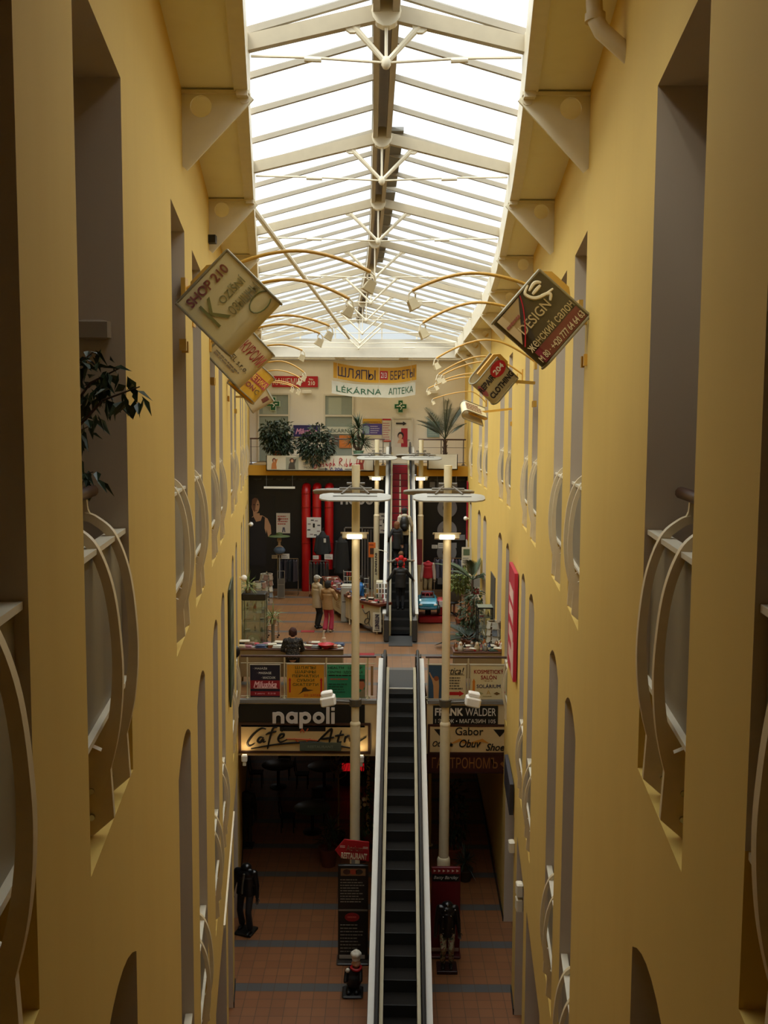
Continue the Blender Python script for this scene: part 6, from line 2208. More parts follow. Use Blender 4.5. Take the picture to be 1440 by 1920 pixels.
# clothes on the shop front
def rack(label, x, Y, w, h, cols, seed, group='clothes racks of the black shop'):
    rnd = random.Random(seed)
    t = thing('clothes_rack', label, 'clothes rack', (x, Y, L2), 0, group)
    m = MB()
    for s in (-1, 1):
        m.tube([(s * w / 2, 0, .03), (s * w / 2, 0, h)], .016, 6); m.tube([(s * w / 2, -.25, .03), (s * w / 2, .25, .03)], .016, 6)
    m.tube([(-w / 2, 0, h), (w / 2, 0, h)], .016, 6)
    m.build('rack_frame', CHROME, t)
    n = int(w / .11)
    for i in range(n):
        gx = -w / 2 + (i + .5) * w / n
        L = rnd.uniform(.7, 1.0)
        g = MB()
        ang = rnd.uniform(-.25, .25)
        R = Matrix.Translation((gx, 0, h)) @ Matrix.Rotation(ang, 4, 'Z')
        vs, fs = [], []
        for (zz, hw, th) in ((-.04, .03, .015), (-.09, .2, .03), (-.3, .22, .04), (-L, .24, .045)):
            vs += [R @ Vector(q) for q in ((-th, -hw, zz), (th, -hw, zz), (th, hw, zz), (-th, hw, zz))]
        for r_ in range(3):
            for q in range(4):
                fs.append((r_ * 4 + q, r_ * 4 + (q + 1) % 4, r_ * 4 + 4 + (q + 1) % 4, r_ * 4 + 4 + q))
        fs += [(3, 2, 1, 0), (12, 13, 14, 15)]
        g.add(vs, fs)
        o = g.build('garment', mat(rnd.choice(cols), .8), None)
        o.location = (x, Y, L2)
        tag(o, '', 'garment', 'garments on the clothes racks')
        o['label'] = '%s garment, %s from left on the rack %s' % ('dark' if seed != 8 else 'hanging', ORD[i].replace('nearest', 'first') if i < 15 else 'last', label.split('rack ')[1].split(',')[0])
    return t
rack('chrome clothes rack before the man poster', at(540, 1050, 36.9).x, 36.9, .8, 1.45, ['131216', '1c1a22', '2a2024', '17171a'], 2)
rack('chrome clothes rack before the red pipes', at(598, 1070, 36.6).x, 36.6, .75, 1.4, ['1a1712', '221e18', '2a241c'], 5)
rack('chrome clothes rack right of the escalator, below the giant grey lettering', at(842, 1060, 36.9).x, 36.9, 1.15, 1.5, ['2a2c3c', '5a5a6a', '7a7484', '3a2a34', '8a8a90', '15151a'], 8)
# white price tags on top of the racks
for i, (px, py, Y) in enumerate(((515, 1044, 36.75), (535, 1043, 36.75), (592, 1045, 36.4), (616, 1044, 36.4), (815, 1025, 36.7), (829, 1023, 36.7))):
    p = at(px, py, Y)
    w = .1 if i % 2 else .07
    t = thing('price_card', 'white price card on the %s, %s' % (('rack by the man poster', 'rack by the man poster', 'rack by the red pipes', 'rack by the red pipes', 'rack right of the escalator', 'rack right of the escalator')[i], ('left one', 'right one')[i % 2]), 'price card', p, 0, 'white price cards')
    MB().prism(rect(-w * 1.6, -w, w * 1.6, w), FACE, .008).build('card', mat('c8c4bb', .6), t)
    lines(t, FACE, -w * 1.3, -w * .7, w * 2.5, w * 1.4, 2, GREY, i)
# bust with a green hat, dress dummy
p = at(524, 1040, 36.4)
t = thing('hat_bust', 'display bust with a wide green hat and blue scarf before the black wall', 'bust', (p.x, 36.4, L2))
zh = at(520, 1003, 36.4).z - L2
MB().tube([(0, 0, .02), (0, 0, zh - .75)], [.03, .025], 8).build('stand_pole', GREY, t)
MB().lathe([(.22, 0), (.22, .02), (.05, .04)], n=16).build('stand_base', GREY, t)
b = MB(); b.ell((0, 0, zh - .18), (.09, .1, .13), 14); b.capsule((0, 0, zh - .45), (0, 0, zh - .25), .06, .05); b.ell((0, 0, zh - .6), (.2, .12, .2), 14)
me = remesh(b, .014); me.materials.append(mat('b09a84', .6)); link('bust', me, t)
MB().lathe([(.02, zh + .1), (.12, zh + .08), (.14, zh), (.40, zh - .04), (.42, zh - .06), (.14, zh - .03), (.1, zh - .02)], n=20).build('green_hat', mat('3f4a1e', .7), t, True)
MB().ell((0, -.02, zh - .6), (.23, .16, .16), 14).build('blue_scarf', mat('4a5a70', .7), t, True)
for px, py0, py1, Y, c, lb in ((605, 995, 1040, 37.0, '101012', 'black hooded jacket hanging in front of the red pipes'), (640, 1005, 1075, 37.6, '16140f', 'long dark coat hanging beside the shop door')):
    a, b = at(px, py0, Y), at(px, py1, Y)
    t = thing('hanging_jacket', lb, 'jacket', (a.x, Y, a.z))
    hgt = a.z - b.z
    m = MB(); m.lathe([(.03, 0), (.1, -.08), (.2, -.25), (.26, -hgt * .7), (.3, -hgt)], n=14, M=Matrix.Diagonal((1, .5, 1, 1)))
    m.capsule((-.2, 0, -.25), (-.3, -.03, -hgt * .85), .07, .06, 8); m.capsule((.2, 0, -.25), (.3, -.03, -hgt * .85), .07, .06, 8)
    me = remesh(m, .02); me.materials.append(mat(c, .7)); link('cloth', me, t)
    MB().tube([(0, 0, 0), (0, 0, .08), (.03, 0, .1), (0, .3, .1)], .008, 5).build('hook', CHROME, t)
    if px == 605:
        patch(t, Matrix.Translation((.1, -.17, -.35)) @ FACE, rect(-.05, -.1, .04, .06), mat('b8b4a8', .6), name='white_tag')
# mannequin in a red and white jacket behind the right rear lamp post
p = on_floor(803, 1080, L2); p = Vector((at(803, 1050, 36.0).x, 36.0, L2))
tt, J = figure('mannequin', 'headless mannequin in a red and white jacket right of the escalator', 'mannequin', p, PI * .95, 1.7, jacket=mat('a81c2a', .7), jlen=.62, trousers=mat('8a7a5a', .8), head=False, skin=mat('8a7a6a', .5), plinth=plinth_box(.3, .3, .0001, GREY))
for i in range(2):
    m = MB(); m.capsule(J['sh'][i], J['el'][i], .078, .068); m.capsule(J['el'][i], J['wr'][i], .066, .054)
    J['garment']('white_sleeve', m, mat('b8aaa0', .7))
# red panel beside the far right lamp post
tag(MB().box(-.14, -.02, -.5, .14, .02, .5).build('picture_panel', mat('7a2a34', .5)), 'small red picture panel just right of the upper escalator', 'panel').location = at(785, 1035, 36.3)

# ------------------------------------------------------------------ kiosk counter with internet lettering
KP = mat('b9b092', .55)
KT = mat('5a2a18', .4)
pts = [on_floor(618, 1160, L2), on_floor(640, 1172, L2), on_floor(652, 1176, L2), on_floor(698, 1188, L2)]
def kpt(u):
    A, B, C = on_floor(606, 1128, L2), on_floor(632, 1172, L2) + Vector((-.05, 0, 0)), on_floor(712, 1190, L2)
    return A * (1 - u) ** 2 + B * 2 * u * (1 - u) + C * u * u
K0 = kpt(.5)
t = thing('kiosk_counter', 'curved cream kiosk counter with a brown top left of the escalator', 'counter', K0)
def kpanel(u0, u1, z0, z1, m, nm, off=0.0, dp=.04, n=8):
    vs, fs = [], []
    for k in range(n + 1):
        u = u0 + (u1 - u0) * k / n
        p = kpt(u); d = (kpt(min(1, u + .02)) - kpt(max(0, u - .02))).normalized()
        nr = Vector((-d.y, d.x, 0))
        if nr.y < 0: nr = -nr
        q = p - K0 - nr * off
        for (dn, z) in ((0, z0), (0, z1), (dp, z1), (dp, z0)):
            vs.append(q + nr * dn + Vector((0, 0, z)))
    for k in range(n):
        for j in range(4):
            fs.append((4 * k + j, 4 * k + (j + 1) % 4, 4 * k + 4 + (j + 1) % 4, 4 * k + 4 + j))
    fs += [(3, 2, 1, 0), (4 * n, 4 * n + 1, 4 * n + 2, 4 * n + 3)]
    return MB().add(vs, fs).build(nm, m, t)
for (a, b) in ((0, .3), (.31, .62), (.63, 1)):
    kpanel(a, b, .2, .88, KP, 'front_panel')
kpanel(0, 1, .90, .98, KT, 'counter_top', .06, .62, 20)
kpanel(0, 1, .3, .36, mat('6a5a44', .6), 'lower_shelf', -.08, .4, 20)
for u in (.02, .31, .62, .97):
    p = kpt(u) - K0
    MB().cyl((p.x, p.y + .06, 0), (p.x, p.y + .06, .9), .03, n=8).build('leg', STEEL, t)
    MB().cyl((p.x + .05, p.y + .5, 0), (p.x + .05, p.y + .5, .9), .03, n=8).build('leg', STEEL, t)
def kframe(u, z):
    p = kpt(u); d = (kpt(min(1, u + .02)) - kpt(max(0, u - .02))).normalized()
    if d.x < 0: d = -d
    nr = Vector((d.y, -d.x, 0))
    return Matrix.Translation(p - K0 + Vector((0, 0, z)) + nr * .004) @ Matrix((d, (0, 0, 1), nr)).transposed().to_4x4()
for u, sd in ((.15, 1), (.42, 2), (.72, 3)):
    lines(t, kframe(u, .55), -.3, -.2, .5, .45, 7, mat('8a6a5a', .5), sd, fill=.3)
brush(t, kframe(.52, .48), [[(-.08, -.12), (-.12, .05), (-.03, .14), (.08, .1), (.1, -.1), (-.04, -.13)], [(-.04, .05), (.0, -.02), (.05, .04)], [(-.1, .12), (.1, .16)]], .011, BLACK, 'cartoon_drawing')
brush(t, kframe(.86, .5), [[(-.25, .2), (-.12, .08), (.0, .12), (.12, .2)], [(.0, .12), (.03, -.05), (-.08, -.1), (-.14, -.22), (-.04, -.26), (.05, -.18)], [(.12, .2), (.14, .0), (.1, -.2), (.18, -.3)], [(.03, -.05), (.12, -.08)]], .012, BLACK, 'cartoon_drawing')
patch(t, kframe(.80, .78), rect(-.06, -.06, .06, .06), RED, name='red_badge')
# small internet board at the right end and the tall internet column
def plain_board(name, label, px0, py0, px1, py1, Y, m, cat='sign', t_=.03):
    return wallsign(label, name, px0, py0, px1, py1, m, Y=Y, cat=cat, t=t_)
r, M, w, h = plain_board('internet_sign', 'white board with vertical internet lettering at the right end of the kiosk', 699, 1149, 715, 1185, 29.7, mat('c4bda6', .5))
text(r, 'INTERNET', M @ Matrix.Rotation(-PI / 2, 4, 'Z'), -.02, 0, .48, .13, mat('1a1a3a', .5), .03)
lines(r, M, -w * .35, -h * .45, w * .7, .04, 1, BLACK, 48)
r, M, w, h = plain_board('internet_sign', 'tall narrow strip with vertical internet lettering above the kiosk', 701, 1028, 709, 1088, 31.3, mat('b8b090', .5))
text(r, 'INTERNET', M @ Matrix.Rotation(-PI / 2, 4, 'Z'), .0, 0, h * .7, w * .5, mat('1a1a2a', .5), .03)
MB().box(-.05, .03, -3.0, .05, .08, -h / 2).build('support_post', KP, r)
r, M, w, h = plain_board('orange_sign', 'orange computer sign beside the tall internet strip', 691, 1017, 704, 1045, 31.9, mat('c4601a', .5))
lines(r, M @ Matrix.Translation((0, 0, .004)), -w * .4, h * .26, w * .8, h * .14, 1, mat('6a1a10', .5), 47); patch(r, M, rect(-w * .3, -h * .3, w * .3, h * .12), mat('3a2010', .5), name='computer_picture')
MB().tube([(w / 2 - .03, .05, 0), (w / 2 + .2, .08, -.02), (w / 2 + .42, .1, -.1)], .01, 5).build('holder_rod', STEEL, r)
MB().box(-.02, .03, -2.25, .02, .06, -h / 2).build('support_post', KP, r)
# cream cabinet beside the escalator
a, b = at(707, 1080, 30.6), at(719, 1190, 30.6)
t = thing('info_cabinet', 'narrow cream cabinet with a red badge between kiosk and escalator', 'cabinet', ((a.x + b.x) / 2 - .02, 30.7, L2))
MB().bbox(-.12, 0, 0, .10, .4, 1.55, .01).build('body', KP, t)
MB().box(-.12, -.02, 1.05, .10, -.002, 1.52).build('white_panel', WHITE, t)
patch(t, Matrix.Translation((-.0, -.02, .82)) @ FACE, rect(-.07, -.05, .07, .05), RED, name='red_badge')
# grey copier cabinets and goods inside the kiosk
t = thing('copier_cabinet', 'pale grey cabinet inside the kiosk behind the counter', 'cabinet', (at(662, 1120, 31.3).x, 31.6, L2))
MB().bbox(-.42, 0, 0, .42, .5, 1.22, .03).build('body', mat('9a9688', .5), t); MB().box(-.38, -.01, .7, .38, .0, .72).build('drawer_gap', DARK, t); MB().bbox(-.4, .02, 1.22, .4, .48, 1.26, .01).build('top', mat('aca898', .5), t)
GC = [('red', 'a8242c'), ('white', 'c4c0b4'), ('blue', '2c3a5a'), ('cream', 'a89878'), ('black', '1a1a1c'), ('green', '3a4a34'), ('pink', '96606a'), ('brown', '6a4426'), ('orange', '96552c'), ('grey', '7a7872')]
rnd = random.Random(77)
def goods(kind, p, col, s, rn):
    c = mat(col, .5)
    if kind == 'folded scarf':
        o = thing('folded_scarf', '', 'scarf', p)
        m = MB()
        m.bbox(-s, -s * .7, 0, s, s * .7, s * .28, s * .12); m.build('lower_fold', c, o, True)
        m = MB(); m.bbox(-s * .9, -s * .6, s * .28, s * .85, s * .65, s * .5, s * .12); m.build('upper_fold', c, o, True)
    elif kind == 'bottle':
        o = thing('bottle', '', 'bottle', p)
        MB().lathe([(s * .3, 0), (s * .32, s * .1), (s * .32, s * 1.1), (s * .13, s * 1.45), (s * .12, s * 1.75)], n=10).build('glass', c, o, True)
        MB().lathe([(s * .14, s * 1.75), (s * .14, s * 1.9)], n=8).build('cap', BLACK if col != '1a1a1c' else WHITE, o)
        MB().lathe([(s * .33, s * .35), (s * .33, s * .85)], n=10).build('label_band', mat('c0b8a0', .6), o)
    elif kind == 'nesting doll':
        o = thing('nesting_doll', '', 'doll', p)
        MB().lathe([(s * .38, 0), (s * .5, s * .3), (s * .46, s * .75), (s * .3, s), (s * .34, s * 1.25), (s * .22, s * 1.5), (s * .03, s * 1.58)], n=12).build('body', c, o, True)
        MB().ell((0, -s * .25, s * 1.2), (s * .2, s * .12, s * .22), 10).build('face', mat('d0b090', .5), o, True)
    elif kind == 'book':
        o = thing('booklet', '', 'booklet', p, rn.uniform(-.5, .5))
        MB().box(-s, -s * .7, 0, s, s * .7, s * .16).build('cover', c, o)
        MB().box(-s * .94, -s * .72, s * .03, s * .97, s * .66, s * .13).build('pages', WHITE, o)
    elif kind == 'gift box':
        o = thing('gift_box', '', 'box', p, rn.uniform(-.4, .4))
        MB().bbox(-s * .8, -s * .6, 0, s * .8, s * .6, s * .6, s * .05).build('box', c, o)
        MB().bbox(-s * .84, -s * .64, s * .5, s * .84, s * .64, s * .72, s * .05).build('lid', mat('c4bca8', .5) if col != 'c4c0b4' else mat('a8242c', .5), o)
    else:
        o = thing('hat', '', 'hat', p)
        MB().lathe([(s * .95, 0), (s * 1.0, s * .04), (s * .55, s * .12), (s * .5, s * .5), (s * .3, s * .66), (s * .02, s * .68)], n=16).build('crown', c, o, True)
        MB().lathe([(s * .56, s * .12), (s * .54, s * .26)], n=16).build('band', DARK if col != '1a1a1c' else WHITE, o)
    return o
def spread(n, place, pts, kinds, size, seed):
    rn = random.Random(seed)
    used = {}
    for i in range(n):
        k = kinds[i % len(kinds)]
        cn, cc = GC[(i * 3 + seed) % len(GC)]
        o = goods(k, pts(i, rn), cc, size * rn.uniform(.8, 1.2), rn)
        key = (cn, k)
        used[key] = used.get(key, 0) + 1
        base = '%s %s %s' % (cn, k, place)
        o['label'] = base if used[key] == 1 else base + ', %s from the left' % ORD[used[key] - 1]
        o['group'] = 'goods ' + place
def kgoods(i, rn):
    u = .05 + .9 * (i % 24) / 23 + .012 * (i // 24)
    p = kpt(u); d = (kpt(min(1, u + .02)) - kpt(max(0, u - .02))).normalized()
    nr = Vector((-d.y, d.x, 0))
    if nr.y < 0: nr = -nr
    return p + nr * ((.04, .30)[i // 24] + rn.uniform(0, .1)) + Vector((0, 0, .98))
spread(48, 'on the kiosk counter', kgoods, ['book', 'gift box', 'bottle', 'folded scarf', 'book', 'nesting doll'], .085, 5)

# trinket racks on the kiosk counter
for i, u in enumerate((.35, .62, .88)):
    p = kpt(u); d = (kpt(min(1, u + .02)) - kpt(max(0, u - .02))).normalized()
    nr = Vector((-d.y, d.x, 0))
    if nr.y < 0: nr = -nr
    t = thing('trinket_rack', 'wire trinket rack on the kiosk counter, %s from the left' % ('first', 'second', 'third')[i], 'rack', p + nr * .5 + Vector((0, 0, .98)), 0, 'trinket racks on the kiosk counter')
    m = MB()
    for sx in (-.18, .18):
        m.tube([(sx, 0, 0), (sx, 0, .62)], .008, 5)
    for z in (.05, .22, .39, .56):
        m.tube([(-.18, 0, z), (.18, 0, z)], .006, 5)
    m.build('wire_frame', GF, t)
    rn = random.Random(i + 60)
    for z in (.14, .31, .48):
        for q in range(4):
            x = -.14 + .093 * q
            MB().box(x - .03, -.03, z - .06, x + .03, -.005, z + .07).build('trinket', mat(rn.choice(['8a2a24', '9a9282', '4a4a50', 'a8863a', '3a4a3a', '7a5a4a']), .5), t)

# ------------------------------------------------------------------ souvenir tables by the middle railing
def table(label, x0, x1, y0, y1, h, skew=0.0):
    c = Vector(((x0 + x1) / 2, (y0 + y1) / 2, L2))
    t = thing('sales_table', label, 'table', c)
    w, d = (x1 - x0) / 2, (y1 - y0) / 2
    MB().bbox(-w, -d, h - .04, w, d, h, .01).build('table_top', mat('5a3420', .5), t)
    MB().box(-w + .03, -d + .02, .25, w - .03, -d + .05, h - .04).build('front_panel', mat('8a7450', .6), t)
    MB().box(-w + .04, -d + .05, .4, w - .04, d - .05, .43).build('shelf', mat('6a5030', .6), t)
    for sx in (-1, 1):
        for sy in (-1, 1):
            MB().box(sx * w - sx * .05 - .025, sy * d - sy * .05 - .025, 0, sx * w - sx * .05 + .025, sy * d - sy * .05 + .025, h - .04).build('leg', mat('a89470', .5), t)
    return t
ta, tb = at(445, 1232, 23.9).x, at(645, 1232, 23.9).x
table('long brown souvenir table by the left railing of the middle floor', ta + .05, tb, 23.55, 24.15, .98)
def tg(i, rn):
    while True:
        x = ta + .15 + (tb - ta - .3) * (i % 17) / 16 + rn.uniform(-.03, .03)
        return Vector((x, 23.7 + .28 * (i // 17) + rn.uniform(-.03, .03), L2 + .98))
spread(34, 'on the long souvenir table', tg, ['folded scarf', 'folded scarf', 'book', 'folded scarf', 'hat', 'gift box'], .135, 3)
p = at(607, 1205, 23.85)
t = thing('lighthouse_souvenir', 'little white tower souvenir standing among the goods on the long table', 'souvenir', (p.x, 23.86, L2 + .98))
MB().lathe([(.1, 0), (.1, .06), (.07, .08), (.05, .2), (.055, .22), (.03, .24), (.025, .34), (.03, .36), (.005, .42)], n=12).build('tower', mat('c9c0ac', .5), t, True)
MB().lathe([(.058, .12), (.056, .16)], n=12).build('orange_band', mat('b8702a', .5), t)
p = at(612, 1224, 23.8)
t = thing('red_bowl', 'shallow red bowl on the right half of the long souvenir table', 'bowl', (p.x, 23.62, L2 + .98))
MB().lathe([(.06, 0), (.2, .1), (.21, .12), (.18, .11), (.05, .02)], n=18).build('bowl', RED, t, True)
# glass display cabinet at the left wall
p = on_floor(485, 1232, L2)
XC = at(478, 1150, 26.6)
t = thing('display_cabinet', 'tall glass display cabinet with a dark top beside the left wall', 'display cabinet', (XC.x + .0, 26.3, L2))
zt = at(478, 1113, 26.3).z - L2
MB().bbox(-.33, 0, 0, .33, .5, .12, .01).build('plinth', mat('6a6250', .5), t)
MB().bbox(-.34, -.01, zt - .2, .34, .51, zt, .02).build('top_box', mat('1e1c1a', .4), t)
m = MB()
for sx in (-.32, .32):
    for sy in (.02, .48):
        m.box(sx - .012, sy - .012, .12, sx + .012, sy + .012, zt - .2)
m.build('frame', mat('8a8468', .4, .3), t)
m = MB()
for q in ((-.32, .005, .32, .01), (-.32, .49, .32, .495), (-.325, .01, -.32, .49), (.32, .01, .325, .49)):
    m.box(q[0], q[1], .12, q[2], q[3], zt - .2)
m.build('glass_walls', GLASS, t)
for k in range(5):
    MB().box(-.31, .02, .14 + k * .32, .31, .48, .15 + k * .32).build('shelf', GLASS, t)
cab = Vector((XC.x, 26.3, L2))
def cg(i, rn):
    return cab + Vector((-.2 + .2 * (i % 3), .2 + .1 * (i % 2), .15 + .32 * (i // 3)))
spread(15, 'in the left display cabinet', cg, ['nesting doll', 'gift box', 'bottle', 'nesting doll', 'book'], .085, 11)
tpl = thing('plate', 'round white plate with flower pattern in the left display cabinet', 'plate', cab + Vector((.0, .035, .55)))
MB().lathe([(.02, 0), (.17, .0), (.19, .02), (.17, .015)], n=20, M=Matrix.Rotation(PI / 2, 4, 'X')).build('dish', mat('b8b49c', .4), tpl, True)
m = MB()
for a in range(3):
    m.ell((.07 * math.cos(a * 2.1), -.02, .07 * math.sin(a * 2.1)), (.05, .008, .05), 10)
m.build('flower_pattern', mat('d0ccb4', .5), tpl)
p = at(458, 1095, 26.5)
yucca('spider_plant', 'pale green plant on top of the left display cabinet', cab + Vector((-.18, .2, zt)), .4, [(0, 0, .2, 1)], .42, 46, 9, .02, .1, PALE, mat('8a7a5a', .6), .14, .014)
yucca('spider_plant', 'pale trailing plant beside the right corner of the left display cabinet', (cab.x + .52, cab.y + .25, L2 + 1.0), .3, [(0, 0, .2, 1)], .42, 36, 19, .02, .1, PALE, mat('8a7a5a', .6), .14, .014)
tag(MB().cyl((0, 0, 0), (0, 0, 1.0), .05, n=10).cyl((0, 0, 0), (0, 0, .03), .15, n=14).build('plant_stand', mat('6a6250', .5)), 'slim grey stand under the trailing plant', 'stand').location = (cab.x + .52, cab.y + .25, L2)
# postcard carousel behind the cabinet
def carousel(label, x, Y, h, seed):
    rn = random.Random(seed)
    t = thing('postcard_rack', label, 'postcard rack', (x, Y, L2), 0, 'postcard racks by the left wall')
    MB().cyl((0, 0, .05), (0, 0, h), .02, n=8).build('pole', CHROME, t)
    m = MB()
    for a in range(4):
        m.tube([(0, 0, .1), (.25 * math.cos(a * PI / 2), .25 * math.sin(a * PI / 2), .03)], .015, 6)
    m.build('foot', BLACK, t)
    m = MB()
    for k in range(5):
        z = h - .08 - k * .19
        for q in (0, -.1):
            m.tube([(.2 * math.cos(a * PI / 6), .2 * math.sin(a * PI / 6), z + q) for a in range(12)], .004, 4, True)
    m.build('wire_basket', mat('b8b09a', .4, .3), t)
    for k in range(5):
        for a in range(7):
            an = a * 2 * PI / 7 + .2
            z = h - .17 - k * .19
            c = mat(rn.choice(['a8a494', 'b4aea0', '7a5a4a', '9a8a70', '6a7078', 'b0a890', '8a7a6a']), .6)
            R = Matrix.Translation((.19 * math.cos(an), .19 * math.sin(an), z)) @ Matrix.Rotation(an, 4, 'Z') @ Matrix.Rotation(-.2, 4, 'Y')
            o = MB().box(-.008, -.068, -.08, .008, .068, .095, R).build('postcard', c, t)
    return t
carousel('front postcard rack behind the left display cabinet', at(487, 1110, 28.6).x, 28.6, 1.95, 1)
carousel('rear taller postcard rack beside the left display cabinet', at(500, 1090, 29.9).x, 29.9, 2.0, 2)
# metal trolley rack and small white stand behind
t = thing('wire_trolley', 'low metal wire trolley on castors beside the postcard racks', 'trolley', (at(512, 1140, 29.3).x, 29.3, L2))
m = MB()
for sx in (-.16, .16):
    for sy in (-.15, .15):
        m.tube([(sx, sy, .08), (sx, sy, .75)], .012, 6)
for z in (.12, .4, .74):
    m.tube([(-.16, -.15, z), (.16, -.15, z), (.16, .15, z), (-.16, .15, z)], .01, 5, True)
m.build('frame', CHROME, t)
m = MB()
for sx in (-.16, .16):
    for sy in (-.15, .15):
        m.lathe([(.03, -.015), (.03, .015)], (0, 0, 0), 10, Matrix.Translation((sx, sy, .03)) @ Matrix.Rotation(PI / 2, 4, 'X'))
m.build('caster', BLACK, t)
t = thing('mesh_stand', 'tall narrow grey mesh stand below the green hat', 'stand', (at(527, 1075, 36.0).x, 36.0, L2))
m = MB()
for sx in (-.13, .13):
    m.box(sx - .012, -.012, 0, sx + .012, .012, 1.1)
for z in (.05, .55, 1.08):
    m.box(-.13, -.01, z, .13, .01, z + .02)
m.build('frame', mat('8a857a', .4, .5), t); MB().box(-.12, -.004, .06, .12, .004, .8).build('mesh_panel', mat('5a564e', .5), t)

# ------------------------------------------------------------------ right side of the middle floor
tc, td = at(848, 1232, 23.9).x, at(958, 1232, 23.9).x
table('brown goods table by the right railing of the middle floor', tc, td - .05, 23.5, 24.1, .94)
def tg2(i, rn):
    return Vector((tc + .08 + (td - tc - .25) * (i % 13) / 12, 23.62 + .26 * (i // 13), L2 + .94))
spread(26, 'on the right goods table', tg2, ['bottle', 'nesting doll', 'bottle', 'folded scarf', 'gift box', 'nesting doll'], .125, 8)
# glass cabinet, palm plants, pictures
a = at(918, 1150, 26.2)
t = thing('display_cabinet', 'black framed glass cabinet beside the right wall', 'display cabinet', (a.x - .03, 26.0, L2))
zt = at(918, 1140, 26.0).z - L2
m = MB()
for sx in (-.31, .31):
    for sy in (.02, .5):
        m.box(sx - .015, sy - .015, 0, sx + .015, sy + .015, zt)
for z in (.0, zt - .03):
    m.box(-.32, 0, z, .32, .03, z + .04); m.box(-.32, .49, z, .32, .52, z + .04); m.box(-.32, 0, z, -.29, .52, z + .04); m.box(.29, 0, z, .32, .52, z + .04)
m.build('frame', BLACK, t)
MB().box(-.3, .01, .05, .3, .015, zt - .03).build('glass_front', GLASS, t)
MB().box(-.31, .01, zt, .31, .51, zt + .012).build('top_sheet', mat('7a8274', .3), t)
for k in range(5):
    MB().box(-.29, .03, .1 + k * .3, .29, .49, .112 + k * .3).build('shelf', mat('5a5c54', .3), t)
cab2 = Vector((a.x - .03, 26.0, L2))
spread(15, 'in the right display cabinet', lambda i, rn: cab2 + Vector((-.19 + .19 * (i % 3), .2 + .08 * (i % 2), .113 + .3 * (i // 3))), ['gift box', 'bottle', 'nesting doll', 'book'], .075, 14)
# card spinner in front of it
carousel('goods spinner in front of the right display cabinet', at(926, 1200, 25.0).x, 25.0, 1.5, 7)
PX = lambda px, Y: at(px, 1100, Y).x
palm('kentia_palm', 'feathery palm against the right wall of the middle floor', (PX(886, 30), 30, L2), 9, 1.2, 1.75, 31, mat('3a4a2c', .55, 0, .3, 3), .9, .4, .25, .28, .04, leaflets=24, xm=.33, hw=.02)
palm('broad_leaf_palm', 'dark broad leaved plant in front of the feathery palm', (PX(880, 27.6), 27.6, L2), 8, .85, .35, 33, mat('1c281a', .5, 0, .3, 3), .55, .35, .22, .3, .04, leaflets=18, xm=.4, hw=.028)
bush('potted_shrub', 'leafy green shrub beside the right display cabinet', (PX(884, 28.4), 28.4, L2), [((0, 0, 1.0), (.35, .3, .5)), ((.1, 0, 1.5), (.25, .25, .3)), ((-.05, -.05, .55), (.3, .3, .3))], 480, .13, .2, .3, None, 41, leafm=LEAF2)
bush('pale_shrub', 'pale yellowish plant left of the feathery palm', (PX(864, 31), 31, L2), [((0, 0, 1.45), (.35, .3, .3)), ((.0, 0, 1.7), (.25, .25, .25))], 330, .15, .18, .3, None, 42, leafm=PALE)
yucca('thin_plant', 'thin arching plant in the open floor left of the shrubs', (PX(862, 29), 29, L2), .5, [(0, 0, .3, 1)], .85, 9, 43, .015, .12, LEAF2, None, .2, .012)
for (px0, py0, px1, py1, Y, c, lb, sd) in ((866, 1026, 884, 1060, 34.2, 'b4ae9c', 'pale framed notice with a green picture on the far right', 1), (880, 1080, 904, 1125, 32.0, 'b8b09c', 'large white notice board behind the palm', 2), (871, 1099, 880, 1120, 31.5, 'b4ac9a', 'narrow white notice left of the large board behind the palm', 3)):
    r, M, w, h = plain_board('notice_board', lb, px0, py0, px1, py1, Y, mat(c, .5), 'notice board')
    patch(r, M, rect(-w * .35, h * .05, w * .3, h * .4), mat(('4a5a44', '8a8478', '3a3a3a')[sd - 1], .5), name='picture')
    lines(r, M, -w * .4, -h * .4, w * .8, h * .35, 3, GREY, sd)
    z0 = r.location.z - L2
    MB().box(-.02, .03, -z0, .02, .06, 0).build('support_post', STEEL, r)
t = thing('red_card', 'dark red card hanging before the large white notice board', 'card', at(893, 1109, 31.6)); MB().prism(rect(-.1, -.1, .1, .1), FACE, .02).build('card', mat('7a1a18', .6), t); MB().box(-.01, .02, -1.6, .01, .04, .0).build('support_post', STEEL, t)
# table with a pink bag, office chair
XT = at(868, 1090, 33.0).x
t = thing('side_table', 'brown box table carrying a pink bag near the right wall', 'table', (XT, 33.0, L2))
MB().bbox(-.35, -.25, .72, .4, .25, .76, .01).build('table_top', mat('6a3a26', .5), t); MB().box(-.33, -.22, 0, -.28, .22, .72).build('side', mat('6a3a26', .5), t); MB().box(.1, -.22, 0, .38, .22, .72).build('box_side', mat('7a4028', .5), t)
t = thing('pink_bag', 'bright pink bag on the brown box table', 'bag', (XT + .16, 32.95, L2 + .76)); m = MB(); m.bbox(-.15, -.1, 0, .15, .1, .22, .05); m.build('bag', mat('c03a5a', .6), t, True); MB().tube([(-.08, 0, .22), (-.05, 0, .32), (.05, 0, .32), (.08, 0, .22)], .012, 6).build('handle', mat('c03a5a', .6), t)
t = thing('white_cloth', 'crumpled white cloth left of the pink bag', 'cloth', (XT - .17, 32.95, L2 + .76)); b = MB()
for q in range(7): b.ell((rnd.uniform(-.1, .1), rnd.uniform(-.08, .08), .05), (.08, .06, .05), 8)
me = remesh(b, .018); me.materials.append(mat('b4b0aa', .7)); link('cloth', me, t)
